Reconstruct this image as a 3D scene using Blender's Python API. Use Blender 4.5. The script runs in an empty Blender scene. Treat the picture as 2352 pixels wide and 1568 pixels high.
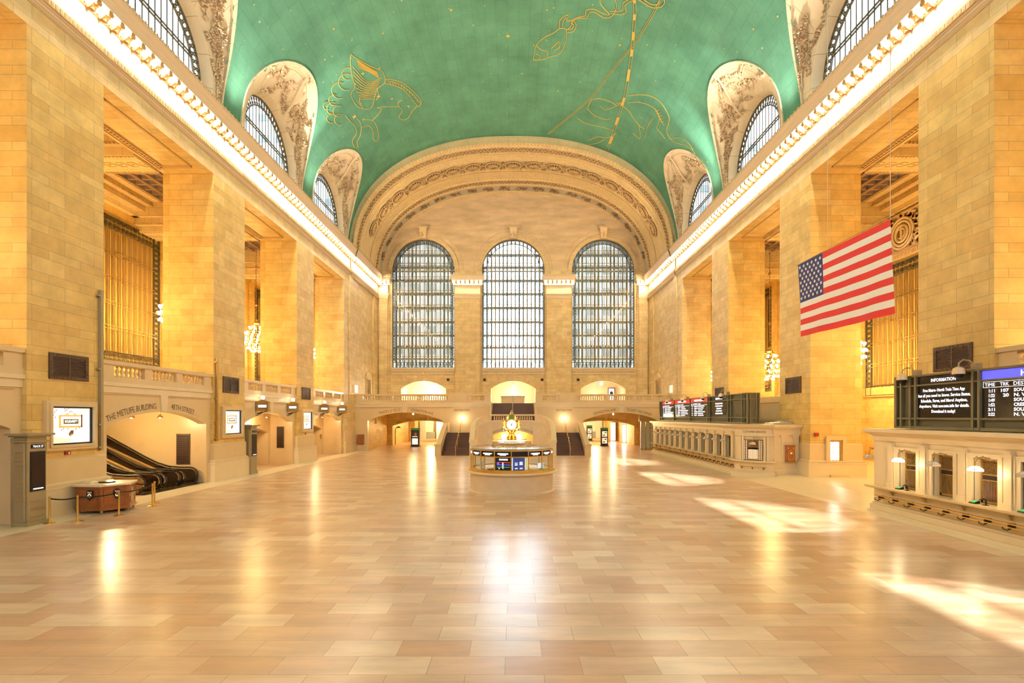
import bpy, bmesh, math, random
from mathutils import Vector, Matrix
from mathutils.geometry import tessellate_polygon
random.seed(7)
sc = bpy.context.scene
COL = sc.collection
PI = math.pi
F = 1176.0                       # focal length in pixels of the 2352 px wide photograph
CX, CZ = 0.15, 4.0               # camera position across the hall and above the floor
VX, VY = 1181.5, 956.0           # vanishing point of the hall

# ------------------------------------------------------------------ camera, sky, sun, exposure
cd = bpy.data.cameras.new('camera'); cam = bpy.data.objects.new('camera', cd); COL.objects.link(cam)
cam.location = (CX, 0, CZ); cam.rotation_euler = (PI/2, 0, 0)
cd.lens = 18; cd.sensor_width = 36; cd.shift_x = -5.5/2352; cd.shift_y = 172/2352
cd.clip_end = 500
sc.camera = cam
sc.view_settings.view_transform = 'Standard'; sc.view_settings.look = 'None'
sc.view_settings.gamma = 1; sc.view_settings.use_curve_mapping = False
sc.view_settings.exposure = 0.38
w = bpy.data.worlds.new('sky'); sc.world = w; w.use_nodes = True
bg = w.node_tree.nodes['Background']; bg.inputs[0].default_value = (0.76, 0.88, 1.0, 1); bg.inputs[1].default_value = 3.4
def sky_glow():
    # bright haze low in the eastern sky
    t = w.node_tree; tc = t.nodes.new('ShaderNodeTexCoord'); vm = t.nodes.new('ShaderNodeVectorMath'); vm.operation = 'DOT_PRODUCT'
    d = Vector((.01, .977, .212)).normalized(); vm.inputs[1].default_value = d
    mr = t.nodes.new('ShaderNodeMapRange'); mr.interpolation_type = 'SMOOTHERSTEP'
    mr.inputs['From Min'].default_value = math.cos(math.radians(26)); mr.inputs['From Max'].default_value = 1.0
    mr.inputs['To Min'].default_value = 3.4; mr.inputs['To Max'].default_value = 21.0
    t.links.new(tc.outputs['Generated'], vm.inputs[0]); t.links.new(vm.outputs['Value'], mr.inputs['Value']); t.links.new(mr.outputs[0], bg.inputs[1])
sky_glow()
sl = bpy.data.lights.new('sun', 'SUN'); sl.energy = 10; sl.angle = 0.01; sl.color = (1, .95, .86)
so = bpy.data.objects.new('sun', sl); COL.objects.link(so)
so.rotation_euler = Vector((29.5, -6.0, -25.5)).to_track_quat('-Z', 'Y').to_euler()
so.location = (-120, 60, 130)
cy = sc.cycles
cy.max_bounces = 5; cy.diffuse_bounces = 3; cy.glossy_bounces = 3; cy.transmission_bounces = 3; cy.transparent_max_bounces = 8
cy.use_adaptive_sampling = True; cy.adaptive_threshold = 0.08; cy.adaptive_min_samples = 12
cy.use_denoising = True; cy.sample_clamp_indirect = 8; cy.sample_clamp_direct = 0
cy.caustics_reflective = False; cy.caustics_refractive = False
try: cy.use_light_tree = False
except Exception: pass

WARM = (1.0, .70, .34)
CORNICE_BULB = 170.0      # emission of the cornice bulbs
CHAND_BULB = 110.0        # emission of the chandelier bulbs

# lamps that stand behind the cornice crest and wash the vault
def point_lamp(name, loc, e, col, r=.2, spot=None, aim=None, blend=.6):
    l = bpy.data.lights.new(name, 'SPOT' if spot else 'POINT'); l.energy = e; l.color = col; l.shadow_soft_size = r
    o = bpy.data.objects.new(name, l); COL.objects.link(o); o.location = loc
    if spot:
        l.spot_size = spot; l.spot_blend = blend
        o.rotation_euler = (Vector(aim)-Vector(loc)).to_track_quat('-Z', 'Y').to_euler()
    return o

# ------------------------------------------------------------------ helpers
def PX(px, py, Y): return Vector((CX+(px-VX)*Y/F, Y, CZ+(VY-py)*Y/F))
def PS(px, py, X):
    Y = F*(X-CX)/(px-VX); return Vector((X, Y, CZ+(VY-py)*Y/F))

def nd(t, ty, **k):
    n = t.nodes.new(ty)
    for a, b in k.items():
        if a.startswith('i_'): n.inputs[a[2:]].default_value = b
        else: setattr(n, a, b)
    return n
MATS = {}
def mat(name, col=(.8,.8,.8), rough=.6, metal=0, emit=None, es=0, spec=.5, alpha=None, noise=None, bump=None, trans=0, coat=0):
    m = bpy.data.materials.new(name); m.use_nodes = True; t = m.node_tree; b = t.nodes['Principled BSDF']
    b.inputs['Base Color'].default_value = (*col, 1); b.inputs['Roughness'].default_value = rough; b.inputs['Metallic'].default_value = metal
    b.inputs['Specular IOR Level'].default_value = spec
    if trans: b.inputs['Transmission Weight'].default_value = trans
    if coat: b.inputs['Coat Weight'].default_value = coat; b.inputs['Coat Roughness'].default_value = .08
    if emit: b.inputs['Emission Color'].default_value = (*emit, 1); b.inputs['Emission Strength'].default_value = es
    if noise:
        sc_, amt = noise
        tc = nd(t, 'ShaderNodeTexCoord'); n = nd(t, 'ShaderNodeTexNoise'); n.inputs['Scale'].default_value = sc_; n.inputs['Detail'].default_value = 5
        r = nd(t, 'ShaderNodeMixRGB'); r.blend_type = 'MIX'
        r.inputs[1].default_value = (*[c*(1-amt) for c in col], 1); r.inputs[2].default_value = (*[min(1, c*(1+amt*.6)) for c in col], 1)
        t.links.new(tc.outputs['Object'], n.inputs['Vector']); t.links.new(n.outputs['Fac'], r.inputs[0]); t.links.new(r.outputs[0], b.inputs['Base Color'])
        if bump:
            bp = nd(t, 'ShaderNodeBump'); bp.inputs['Strength'].default_value = bump; bp.inputs['Distance'].default_value = .02
            t.links.new(n.outputs['Fac'], bp.inputs['Height']); t.links.new(bp.outputs[0], b.inputs['Normal'])
    MATS[name] = m; return m

def brick_mat(name, c1, c2, mort, bw, bh, ms=.012, rough=.55, spec=.4, big=.12, offset=.5, coat=0, bias=0.0, ns=(3, .35), streak=None, third=None, alt=False):
    m = bpy.data.materials.new(name); m.use_nodes = True; t = m.node_tree; b = t.nodes['Principled BSDF']
    b.inputs['Roughness'].default_value = rough; b.inputs['Specular IOR Level'].default_value = spec
    if coat: b.inputs['Coat Weight'].default_value = coat; b.inputs['Coat Roughness'].default_value = .2
    uv = nd(t, 'ShaderNodeUVMap'); uv.uv_map = 'UVMap'
    br = nd(t, 'ShaderNodeTexBrick'); br.offset = offset; br.squash = 1
    br.inputs['Scale'].default_value = 1; br.inputs['Brick Width'].default_value = bw; br.inputs['Row Height'].default_value = bh
    br.inputs['Mortar Size'].default_value = ms; br.inputs['Mortar Smooth'].default_value = .1; br.inputs['Bias'].default_value = bias
    br.inputs['Color1'].default_value = (*c1, 1); br.inputs['Color2'].default_value = (*c2, 1); br.inputs['Mortar'].default_value = (*mort, 1)
    vec = uv.outputs[0]
    if alt:      # courses alternate between tall and low
        M = lambda op, a, b=None, c=None: (lambda n: ([t.links.new(q, n.inputs[i]) if hasattr(q, 'is_linked') else setattr(n.inputs[i], 'default_value', q) for i, q in enumerate((a, b, c)) if q is not None], n.outputs[0])[1])(nd(t, 'ShaderNodeMath', operation=op))
        sp = nd(t, 'ShaderNodeSeparateXYZ'); t.links.new(uv.outputs[0], sp.inputs[0]); P = bh*2
        q = M('DIVIDE', sp.outputs[1], P); fl_ = M('FLOOR', q); fr_ = M('FRACT', q)
        lo = M('MULTIPLY', M('MINIMUM', fr_, .64), .5/.64); hi = M('MULTIPLY', M('MAXIMUM', M('SUBTRACT', fr_, .64), 0.0), .5/.36)
        vv = M('MULTIPLY', M('ADD', M('ADD', lo, hi), fl_), P)
        cb = nd(t, 'ShaderNodeCombineXYZ'); t.links.new(sp.outputs[0], cb.inputs[0]); t.links.new(vv, cb.inputs[1]); vec = cb.outputs[0]
    t.links.new(vec, br.inputs['Vector'])
    n = nd(t, 'ShaderNodeTexNoise'); n.inputs['Scale'].default_value = ns[0]; n.inputs['Detail'].default_value = 6; n.inputs['Roughness'].default_value = .65
    if streak:
        mp = nd(t, 'ShaderNodeMapping'); mp.inputs['Scale'].default_value = (*streak, 1); t.links.new(uv.outputs[0], mp.inputs['Vector']); t.links.new(mp.outputs[0], n.inputs['Vector'])
    else: t.links.new(uv.outputs[0], n.inputs['Vector'])
    mr = nd(t, 'ShaderNodeMapRange'); mr.inputs['From Min'].default_value = .3; mr.inputs['From Max'].default_value = .7
    mr.inputs['To Min'].default_value = 1-ns[1]; mr.inputs['To Max'].default_value = 1+ns[1]*.35
    t.links.new(n.outputs['Fac'], mr.inputs['Value'])
    mx = nd(t, 'ShaderNodeMixRGB'); mx.blend_type = 'MULTIPLY'; mx.inputs[0].default_value = 1
    t.links.new(br.outputs['Color'], mx.inputs[1]); t.links.new(mr.outputs[0], mx.inputs[2])
    out = mx.outputs[0]
    if third:
        n2 = nd(t, 'ShaderNodeTexBrick'); n2.offset = offset; n2.inputs['Scale'].default_value = 1; n2.inputs['Brick Width'].default_value = bw; n2.inputs['Row Height'].default_value = bh
        n2.inputs['Mortar Size'].default_value = 0; n2.inputs['Bias'].default_value = third[1]
        n2.inputs['Color1'].default_value = (1, 1, 1, 1); n2.inputs['Color2'].default_value = (*third[0], 1)
        mp2 = nd(t, 'ShaderNodeMapping'); mp2.inputs['Location'].default_value = (bw*40, bh*26, 0)
        t.links.new(vec, mp2.inputs['Vector']); t.links.new(mp2.outputs[0], n2.inputs['Vector'])
        m3 = nd(t, 'ShaderNodeMixRGB'); m3.blend_type = 'MULTIPLY'; m3.inputs[0].default_value = 1
        t.links.new(out, m3.inputs[1]); t.links.new(n2.outputs['Color'], m3.inputs[2]); out = m3.outputs[0]
    t.links.new(out, b.inputs['Base Color'])
    MATS[name] = m; return m

class MB:
    def __init__(s): s.v = []; s.f = []; s.m = []; s.uv = {}
    def add(s, vs, fs, m=0, uvs=None):
        o = len(s.v); s.v += [tuple(v) for v in vs]
        for i, f in enumerate(fs):
            if uvs is not None: s.uv[len(s.f)] = [uvs[j] for j in f]
            s.f.append(tuple(j+o for j in f)); s.m.append(m)
    def box(s, x0, x1, y0, y1, z0, z1, m=0):
        if x0 > x1: x0, x1 = x1, x0
        if y0 > y1: y0, y1 = y1, y0
        if z0 > z1: z0, z1 = z1, z0
        s.add([(x0,y0,z0),(x1,y0,z0),(x1,y1,z0),(x0,y1,z0),(x0,y0,z1),(x1,y0,z1),(x1,y1,z1),(x0,y1,z1)],
              [(0,3,2,1),(4,5,6,7),(0,1,5,4),(2,3,7,6),(1,2,6,5),(3,0,4,7)], m)
    def hexa(s, p, m=0):
        s.add(p, [(0,3,2,1),(4,5,6,7),(0,1,5,4),(2,3,7,6),(1,2,6,5),(3,0,4,7)], m)
    def prism(s, outer, holes, w0, w1, fn, m=0):
        """outer/holes: 2D loops (u,v); fn(u,v,w) -> 3D; closed solid between w0 and w1"""
        loops = [outer]+list(holes); flat = [p for l in loops for p in l]
        tris = tessellate_polygon([[Vector((p[0], p[1], 0)) for p in l] for l in loops])
        n = len(flat)
        s.add([fn(p[0], p[1], w0) for p in flat]+[fn(p[0], p[1], w1) for p in flat],
              [tuple(t) for t in tris]+[tuple(j+n for j in reversed(t)) for t in tris]+
              [q for q in s._sides(loops, n)], m)
    def _sides(s, loops, n):
        r = []; k = 0
        for l in loops:
            c = len(l)
            for i in range(c): a, b = k+i, k+(i+1) % c; r.append((a, b, b+n, a+n))
            k += c
        return r
    def tube(s, pts, r, n=6, m=0, closed=False, cap=True):
        pts = [Vector(p) for p in pts]; L = len(pts); vs = []; rr = r if isinstance(r, (list, tuple)) else [r]*L
        up = None
        for i, p in enumerate(pts):
            if closed: d = pts[(i+1) % L]-pts[i-1]
            else: d = pts[min(i+1, L-1)]-pts[max(i-1, 0)]
            if d.length < 1e-9: d = Vector((0, 0, 1))
            d.normalize()
            if up is None: up = Vector((0, 0, 1)) if abs(d.z) < .9 else Vector((1, 0, 0))
            a = d.cross(up)
            if a.length < 1e-6: a = d.cross(Vector((0, 1, 0.01)))
            a.normalize(); b = a.cross(d).normalized(); up = b
            for k in range(n):
                t = 2*PI*k/n+PI/n; vs.append(p+(a*math.cos(t)+b*math.sin(t))*rr[i])
        fs = []
        R = L if closed else L-1
        for i in range(R):
            for k in range(n):
                j = (i+1) % L; fs.append((i*n+k, i*n+(k+1) % n, j*n+(k+1) % n, j*n+k))
        if cap and not closed: fs.append(tuple(range(n-1, -1, -1))); fs.append(tuple((L-1)*n+k for k in range(n)))
        s.add(vs, fs, m)
    def lathe(s, prof, c=(0,0,0), n=16, m=0, a0=0, a1=2*PI, rot=0, caps=True):
        full = abs(a1-a0-2*PI) < 1e-6; N = n if full else n+1; vs = []
        for r, z in prof:
            for k in range(N):
                a = a0+(a1-a0)*k/n+rot; vs.append((c[0]+r*math.cos(a), c[1]+r*math.sin(a), c[2]+z))
        fs = []
        for i in range(len(prof)-1):
            for k in range(n):
                k2 = (k+1) % N if full else k+1
                fs.append((i*N+k, i*N+k2, (i+1)*N+k2, (i+1)*N+k))
        if full and caps:
            if prof[0][0] > 1e-4: fs.append(tuple(range(N-1, -1, -1)))
            if prof[-1][0] > 1e-4: fs.append(tuple((len(prof)-1)*N+k for k in range(N)))
        s.add(vs, fs, m)
    def ball(s, c, r, n=8, m=0, sc=(1,1,1), k=None):
        k = k or max(3, n//2); vs = []; 
        for i in range(k+1):
            t = PI*i/k
            for j in range(n):
                a = 2*PI*j/n; vs.append((c[0]+sc[0]*r*math.sin(t)*math.cos(a), c[1]+sc[1]*r*math.sin(t)*math.sin(a), c[2]+sc[2]*r*math.cos(t)))
        s.add(vs, [(i*n+j, (i+1)*n+j, (i+1)*n+(j+1) % n, i*n+(j+1) % n) for i in range(k) for j in range(n)], m)
    def sweep(s, prof, path, m=0, closed=False):
        """prof (a,b) polyline; path = list of (origin, dirA, dirB)"""
        vs = []; P = len(prof)
        for o, A, B in path:
            for a, b in prof: vs.append(Vector(o)+Vector(A)*a+Vector(B)*b)
        fs = [(i*P+k, i*P+k+1, (i+1)*P+k+1, (i+1)*P+k) for i in range(len(path)-1) for k in range(P-1)]
        if closed: fs += [(i*P+P-1, i*P, (i+1)*P, (i+1)*P+P-1) for i in range(len(path)-1)]+[tuple(range(P)), tuple((len(path)-1)*P+P-1-k for k in range(P))]
        s.add(vs, fs, m)
    def mesh(s, name, mats, smooth=None, weld=False):
        me = bpy.data.meshes.new(name); me.from_pydata(s.v, [], s.f)
        if not isinstance(mats, (list, tuple)): mats = [mats]
        for a in mats: me.materials.append(MATS[a] if isinstance(a, str) else a)
        if len(mats) > 1: me.polygons.foreach_set('material_index', s.m)
        me.update()
        bm = bmesh.new(); bm.from_mesh(me)
        ul = bm.loops.layers.uv.new('UVMap'); bm.normal_update(); bm.faces.ensure_lookup_table()
        for i, f in enumerate(bm.faces):
            if i in s.uv:
                for l, u in zip(f.loops, s.uv[i]): l[ul].uv = u
            else:
                nx, ny, nz = (abs(q) for q in f.normal)
                for l in f.loops:
                    c = l.vert.co
                    if nz >= nx and nz >= ny: l[ul].uv = (c.x, c.y)
                    elif nx >= ny: l[ul].uv = (c.y, c.z)
                    else: l[ul].uv = (c.x, c.z)
        if weld: bmesh.ops.remove_doubles(bm, verts=bm.verts, dist=1e-4)
        if not s.uv: bmesh.ops.recalc_face_normals(bm, faces=bm.faces)
        bm.to_mesh(me); bm.free()
        if smooth is not None:
            me.shade_smooth(); me.set_sharp_from_angle(angle=math.radians(smooth))
        return me
    def build(s, name, mats, parent=None, smooth=None, loc=None, weld=False):
        """links the collected geometry as ONE mesh object; parented things keep world coordinates"""
        me = s.mesh(name, mats, smooth, weld)
        return link(name, me, parent, loc)

def wloc(p):
    v = Vector((0, 0, 0))
    while p is not None: v += p.location; p = p.parent
    return v
def link(name, me, parent=None, loc=None):
    """loc None: vertices are world coordinates; the object's origin stays consistent with an unrotated parent"""
    o = bpy.data.objects.new(name, me); COL.objects.link(o)
    if parent is not None:
        o.parent = parent
        o.location = Vector(loc) if loc is not None else -wloc(parent)
    elif loc is not None: o.location = loc
    return o
def empty(name, loc=(0,0,0), rz=0):
    o = bpy.data.objects.new(name, None); COL.objects.link(o); o.location = loc; o.rotation_euler = (0,0,rz); o.empty_display_size = .1; return o
def tag(o, label=None, cat=None, group=None, kind=None):
    if label: o['label'] = label
    if cat: o['category'] = cat
    if group: o['group'] = group
    if kind: o['kind'] = kind
    return o
def dup(root, loc, rz=None, label=None):
    r = root.copy(); COL.objects.link(r); r.location = loc
    if rz is not None: r.rotation_euler = (0,0,rz)
    if label: r['label'] = label
    for ch in list(root.children):
        c = ch.copy(); COL.objects.link(c); c.parent = r
        for g in list(ch.children):
            d = g.copy(); COL.objects.link(d); d.parent = c
    return r

# text as mesh data: (verts 2D, faces, width)
_tc = {}
def text2d(st, size=1.0, space=1.0, bold=0.0):
    key = (st, size, space, bold)
    if key in _tc: return _tc[key]
    cu = bpy.data.curves.new('t', 'FONT'); cu.body = st; cu.size = size; cu.space_character = space; cu.offset = bold
    cu.resolution_u = 2; cu.fill_mode = 'FRONT'
    o = bpy.data.objects.new('t', cu); COL.objects.link(o)
    dg = bpy.context.evaluated_depsgraph_get(); me = o.evaluated_get(dg).to_mesh()
    vs = [(v.co.x, v.co.y) for v in me.vertices]; fs = [tuple(p.vertices) for p in me.polygons]
    o.evaluated_get(dg).to_mesh_clear(); bpy.data.objects.remove(o); bpy.data.curves.remove(cu)
    W = max([v[0] for v in vs], default=0)
    _tc[key] = (vs, fs, W); return _tc[key]
def put_text(mb, st, size, fn, align='c', space=1.0, m=0, fit=None, bold=0.0):
    """fn(u,v) -> 3D point; u along the line of writing"""
    vs, fs, W = text2d(st, size, space, bold)
    k = 1.0 if not fit else fit/W
    off = {'c': -W*k/2, 'l': 0, 'r': -W*k}[align]
    mb.add([fn(v[0]*k+off, v[1]) for v in vs], fs, m)

def arch_pts(u0, u1, v0, vs, va, n=16):
    """opening: flat bottom v0, springs at vs, apex va"""
    c = (u0+u1)/2; h = (u1-u0)/2; rise = va-vs
    pts = [(u0, v0), (u1, v0)]
    if abs(rise-h) < 1e-3:
        for i in range(n+1): a = PI*i/n; pts.append((c+h*math.cos(a), vs+h*math.sin(a)))
    else:
        R = (h*h+rise*rise)/(2*rise); a0 = math.asin(h/R) if rise < h else PI-math.asin(h/R)
        for i in range(n+1):
            a = a0-2*a0*i/n; pts.append((c+R*math.sin(a), vs+rise-R+R*math.cos(a)))
    return pts
YZ = lambda X: (lambda u, v, w: (X+w, u, v))      # u=Y v=Z
XZ = lambda Y: (lambda u, v, w: (u, Y+w, v))      # u=X v=Z
XY = lambda Z: (lambda u, v, w: (u, v, Z+w))
# ------------------------------------------------------------------ materials
STONE1, STONE2 = (.87,.665,.34), (.80,.57,.26)
brick_mat('stone_blocks', STONE1, STONE2, (.50,.34,.17), 1.45, .48, ms=.009, rough=.5, alt=True, ns=(1.1, .22), third=((.86,.80,.72), -.45))
brick_mat('stone_blocks_lamplit', (.87,.61,.21), (.79,.51,.15), (.52,.34,.15), 1.45, .48, ms=.010, rough=.5, alt=True, ns=(1.1, .22), third=((.88,.82,.72), -.4))  # same stone with the warm lamplight put into its colour
brick_mat('vault_paint', (.13,.335,.225), (.12,.32,.215), (.08,.24,.155), 2.4, .9, ms=.012, rough=.75, spec=.15, ns=(.35, .28))
brick_mat('arch_stone', (.80,.60,.32), (.78,.58,.30), (.50,.34,.15), 1.1, .6, ms=.012, rough=.7, ns=(.9, .12))
brick_mat('lunette_stone', (.84,.68,.46), (.83,.66,.44), (.50,.36,.20), 1.2, .9, ms=.012, rough=.7, ns=(.9, .10))
brick_mat('floor_marble', (.88,.67,.46), (.71,.45,.26), (.55,.38,.22), 1.22, .61, ms=.007, rough=.30, spec=.5, ns=(1.6, .22), streak=(.35, 1.6), third=((.86,.74,.70), -.2), coat=.2)
mat('marble_plain', (.80,.59,.32), .3, noise=(1.3, .10))
mat('marble_pink', (.76,.62,.43), .28, noise=(2.2, .16))
mat('marble_cream', (.86,.69,.44), .35, noise=(1.6, .08))
mat('cornice_stone', (.76,.56,.35), .5)
mat('marble_grey', (.55,.48,.36), .35, noise=(2.0, .25))
mat('ornament', (.62,.42,.20), .6)
mat('modillion_stone', (.50,.28,.09), .6)
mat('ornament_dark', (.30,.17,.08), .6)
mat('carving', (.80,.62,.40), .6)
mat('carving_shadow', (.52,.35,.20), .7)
mat('iron', (.13,.10,.055), .45, .4)
mat('iron_gold', (.42,.27,.08), .4, .5)
mat('black', (.012,.010,.010), .35)
mat('vent_dark', (.045,.022,.015), .5, .3)
mat('vent_frame', (.12,.07,.04), .45, .4)
mat('brass', (.85,.58,.18), .22, 1)
mat('brass_dull', (.50,.33,.12), .35, .8)
mat('steel', (.55,.50,.42), .25, 1)
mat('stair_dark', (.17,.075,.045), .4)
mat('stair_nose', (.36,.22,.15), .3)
mat('board_frame', (.20,.175,.10), .45, .2)
mat('board_mesh', (.14,.12,.075), .6)
mat('screen_black', (.018,.014,.013), .15)
mat('text_white', (.9,.9,.95), .5, emit=(.93,.92,1), es=1.5)
mat('text_dark', (.17,.10,.05), .6)
mat('band_red', (.5,.02,.02), .4, emit=(.9,.03,.02), es=1.0)
mat('band_blue', (.05,.06,.5), .4, emit=(.10,.10,.95), es=1.1)
mat('green_paint', (.02,.22,.09), .4)
mat('white_paint', (.9,.88,.82), .4)
mat('cloth_red', (.80,.035,.03), .7); mat('cloth_white', (.90,.86,.80), .7); mat('cloth_blue', (.035,.04,.19), .7)
mat('rope', (.75,.62,.42), .7)
mat('wood', (.36,.10,.025), .3, noise=(3, .35), coat=.4)
mat('wood_panel', (.42,.13,.035), .3, noise=(4, .3), coat=.4)
mat('cabinet', (.40,.31,.17), .45, noise=(2, .10))
mat('bulb', (1,.9,.7), .4, emit=(1,.86,.60), es=CORNICE_BULB)
mat('chand_bulb', (1,.9,.7), .4, emit=(1,.68,.24), es=CHAND_BULB)
mat('globe_lamp', (1,.9,.8), .4, emit=(1,.88,.68), es=26)
mat('lamp_small', (1,.9,.8), .4, emit=(1,.86,.62), es=10)
mat('lamp_on', (1,.9,.8), .4, emit=(1,.86,.58), es=5)
mat('clock_light', (1,.95,.8), .4, emit=(1,.93,.70), es=1.3)
brick_mat('plaster', (.80,.60,.37), (.76,.56,.33), (.66,.45,.24), 3.2, 1.3, ms=.004, rough=.8, ns=(.5, .30), streak=(.5, 2.2))
mat('steel_grey', (.30,.34,.36), .5)
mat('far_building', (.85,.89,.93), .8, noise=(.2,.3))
mat('lamp_off', (.75,.68,.58), .3)
mat('ad_white', (.9,.92,.97), .3, emit=(.90,.93,1), es=.62)
mat('ad_gold', (.65,.42,.08), .3, emit=(.75,.45,.08), es=.55)
mat('ad_brown', (.20,.09,.02), .3, emit=(.25,.10,.02), es=.3)
mat('ad_beige', (.75,.60,.40), .3, emit=(.85,.70,.48), es=.75)
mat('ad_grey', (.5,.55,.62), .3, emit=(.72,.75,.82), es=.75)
mat('ad_black', (.02,.02,.03), .3, emit=(.02,.02,.03), es=.2)
mat('light_panel', (1,1,1), .4, emit=(1,.97,.90), es=6)
mat('blue_screen', (.02,.03,.12), .2, emit=(.03,.05,.18), es=.8)
mat('glass_lit_rooms', (.62,.42,.12), .08, spec=.8)  # opaque pane, its yellow stands in for the lit rooms beyond
mat('rubber', (.02,.018,.015), .5)
mat('esc_metal', (.30,.21,.12), .25, .9)
mat('esc_dark', (.10,.07,.05), .3, .6)
mat('roof_grey', (.46,.50,.55), .18, .5)
mat('red_box', (.42,.03,.02), .5)
mat('pale_green', (.20,.42,.32), .5)
mat('yellow_item', (.85,.65,.06), .5, emit=(.9,.7,.1), es=.3); mat('orange_item', (.75,.15,.03), .5); mat('green_item', (.1,.5,.12), .5, emit=(.1,.6,.15), es=.3); mat('purple_item', (.10,.07,.45), .5, emit=(.14,.10,.6), es=.4)
mat('gold_paint', (.72,.48,.10), .5)
# clear glass that lets the daylight through
def glassy(name, tint, gl=.12, rough=.04):
    m = bpy.data.materials.new(name); m.use_nodes = True; t = m.node_tree; t.nodes.clear()
    o = nd(t, 'ShaderNodeOutputMaterial'); tr = nd(t, 'ShaderNodeBsdfTransparent'); g = nd(t, 'ShaderNodeBsdfGlossy'); mx = nd(t, 'ShaderNodeMixShader'); lw = nd(t, 'ShaderNodeLayerWeight'); fr = nd(t, 'ShaderNodeMath', operation='POWER'); f2 = nd(t, 'ShaderNodeMath', operation='MULTIPLY_ADD')
    tr.inputs[0].default_value = (*tint, 1); g.inputs['Roughness'].default_value = rough; lw.inputs[0].default_value = .5; fr.inputs[1].default_value = 5; t.links.new(lw.outputs['Facing'], fr.inputs[0]); f2.inputs[1].default_value = .9; f2.inputs[2].default_value = .05; t.links.new(fr.outputs[0], f2.inputs[0])
    t.links.new(f2.outputs[0], mx.inputs[0]); t.links.new(tr.outputs[0], mx.inputs[1]); t.links.new(g.outputs[0], mx.inputs[2]); t.links.new(mx.outputs[0], o.inputs[0]); MATS[name] = m
glassy('glass', (.90,.96,1.0)); glassy('glass_green', (.72,.86,.86)); glassy('glass_smoke', (.55,.45,.28))
def translucent(name, col):
    m = bpy.data.materials.new(name); m.use_nodes = True; t = m.node_tree; t.nodes.clear()
    o = nd(t, 'ShaderNodeOutputMaterial'); tr = nd(t, 'ShaderNodeBsdfTranslucent'); tr.inputs[0].default_value = (*col, 1); t.links.new(tr.outputs[0], o.inputs[0]); MATS[name] = m
translucent('milk_glass', (.30,.32,.30))
# star dust on the vault
def add_stars():
    t = MATS['vault_paint'].node_tree; b = t.nodes['Principled BSDF']; src = b.inputs['Base Color'].links[0].from_socket
    uv = [n for n in t.nodes if n.type == 'UVMAP'][0]
    vo = nd(t, 'ShaderNodeTexVoronoi'); vo.inputs['Scale'].default_value = .75; t.links.new(uv.outputs[0], vo.inputs['Vector'])
    lt = nd(t, 'ShaderNodeMath', operation='LESS_THAN'); lt.inputs[1].default_value = .045; t.links.new(vo.outputs['Distance'], lt.inputs[0])
    mx = nd(t, 'ShaderNodeMixRGB'); mx.inputs[2].default_value = (.62,.50,.16, 1); t.links.new(lt.outputs[0], mx.inputs[0]); t.links.new(src, mx.inputs[1]); t.links.new(mx.outputs[0], b.inputs['Base Color'])
add_stars()

# ------------------------------------------------------------------ main dimensions (metres)
W = 18.3; WI = 21.4; WB = 30.0            # hall half width, inner side of the piers, back wall of the side galleries
ZL, ZE = 18.88, 22.92                     # underside of the lintels, top of the entablature
Y0, YA, YE = -14.0, 57.0, 69.5            # west end, start of the end arch, east wall
P0, PITCH, PW = 7.34, 12.03, 3.63
PIERS = [(P0+PITCH*(k-1), P0+PITCH*(k-1)+PW) for k in range(0, 5)]   # -4.69 .. 47.06
OPEN = [(PIERS[k][1], PIERS[k+1][0]) for k in range(4)]+[(PIERS[4][1], 55.42)]
BAYC = [15.15+PITCH*k for k in range(-2, 5)]
LUNC = [3.1+PITCH*k for k in range(-1, 5)]
LUNC = [15.1+PITCH*k for k in range(-2, 4)]
FLZ = 5.6

# ------------------------------------------------------------------ floor
mb = MB(); mb.add([(-31,Y0,0),(31,Y0,0),(31,150,0),(-31,150,0)], [(0,1,2,3)])
fl = tag(mb.build('floor', 'floor_marble'), 'polished beige and pink marble slab floor of the hall', 'floor', kind='structure')
# pale border strips along both sides of the hall
for s, nm in ((-1, 'left'), (1, 'right')):
    mb = MB(); mb.box(s*16.9, s*18.6, Y0, 59.3, 0, .004) if s < 0 else mb.box(14.75, 15.5, Y0, 59.3, 0, .004)
    tag(mb.build('trim_1' if s < 0 else 'trim_2', 'marble_cream'), kind='structure')
# the raised paving of the passage between the two ticket offices
mb = MB()
mb.hexa([(15.35,21.5,0),(31,21.5,0),(31,59,0),(15.35,59,0),(15.4,21.5,.006),(31,21.5,.3),(31,59,.3),(15.4,59,.006)])
mb.v = [tuple(v) for v in mb.v]
mb2 = MB(); mb2.add([(15.3,21.9,.005),(17.2,21.9,.30),(30,21.9,.30),(30,59,.30),(17.2,59,.30),(15.3,59,.005)], [(0,1,4,5),(1,2,3,4)])
mb2.add([(15.3,21.9,0),(17.2,21.9,.30),(17.2,21.9,0)], [(0,1,2)]); mb2.add([(17.2,21.9,0),(17.2,21.9,.3),(30,21.9,.3),(30,21.9,0)], [(0,1,2,3)])
tag(mb2.build('ramp', 'marble_cream'), 'pale marble ramp rising to the passage beside the ticket office', 'ramp', kind='structure')

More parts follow.
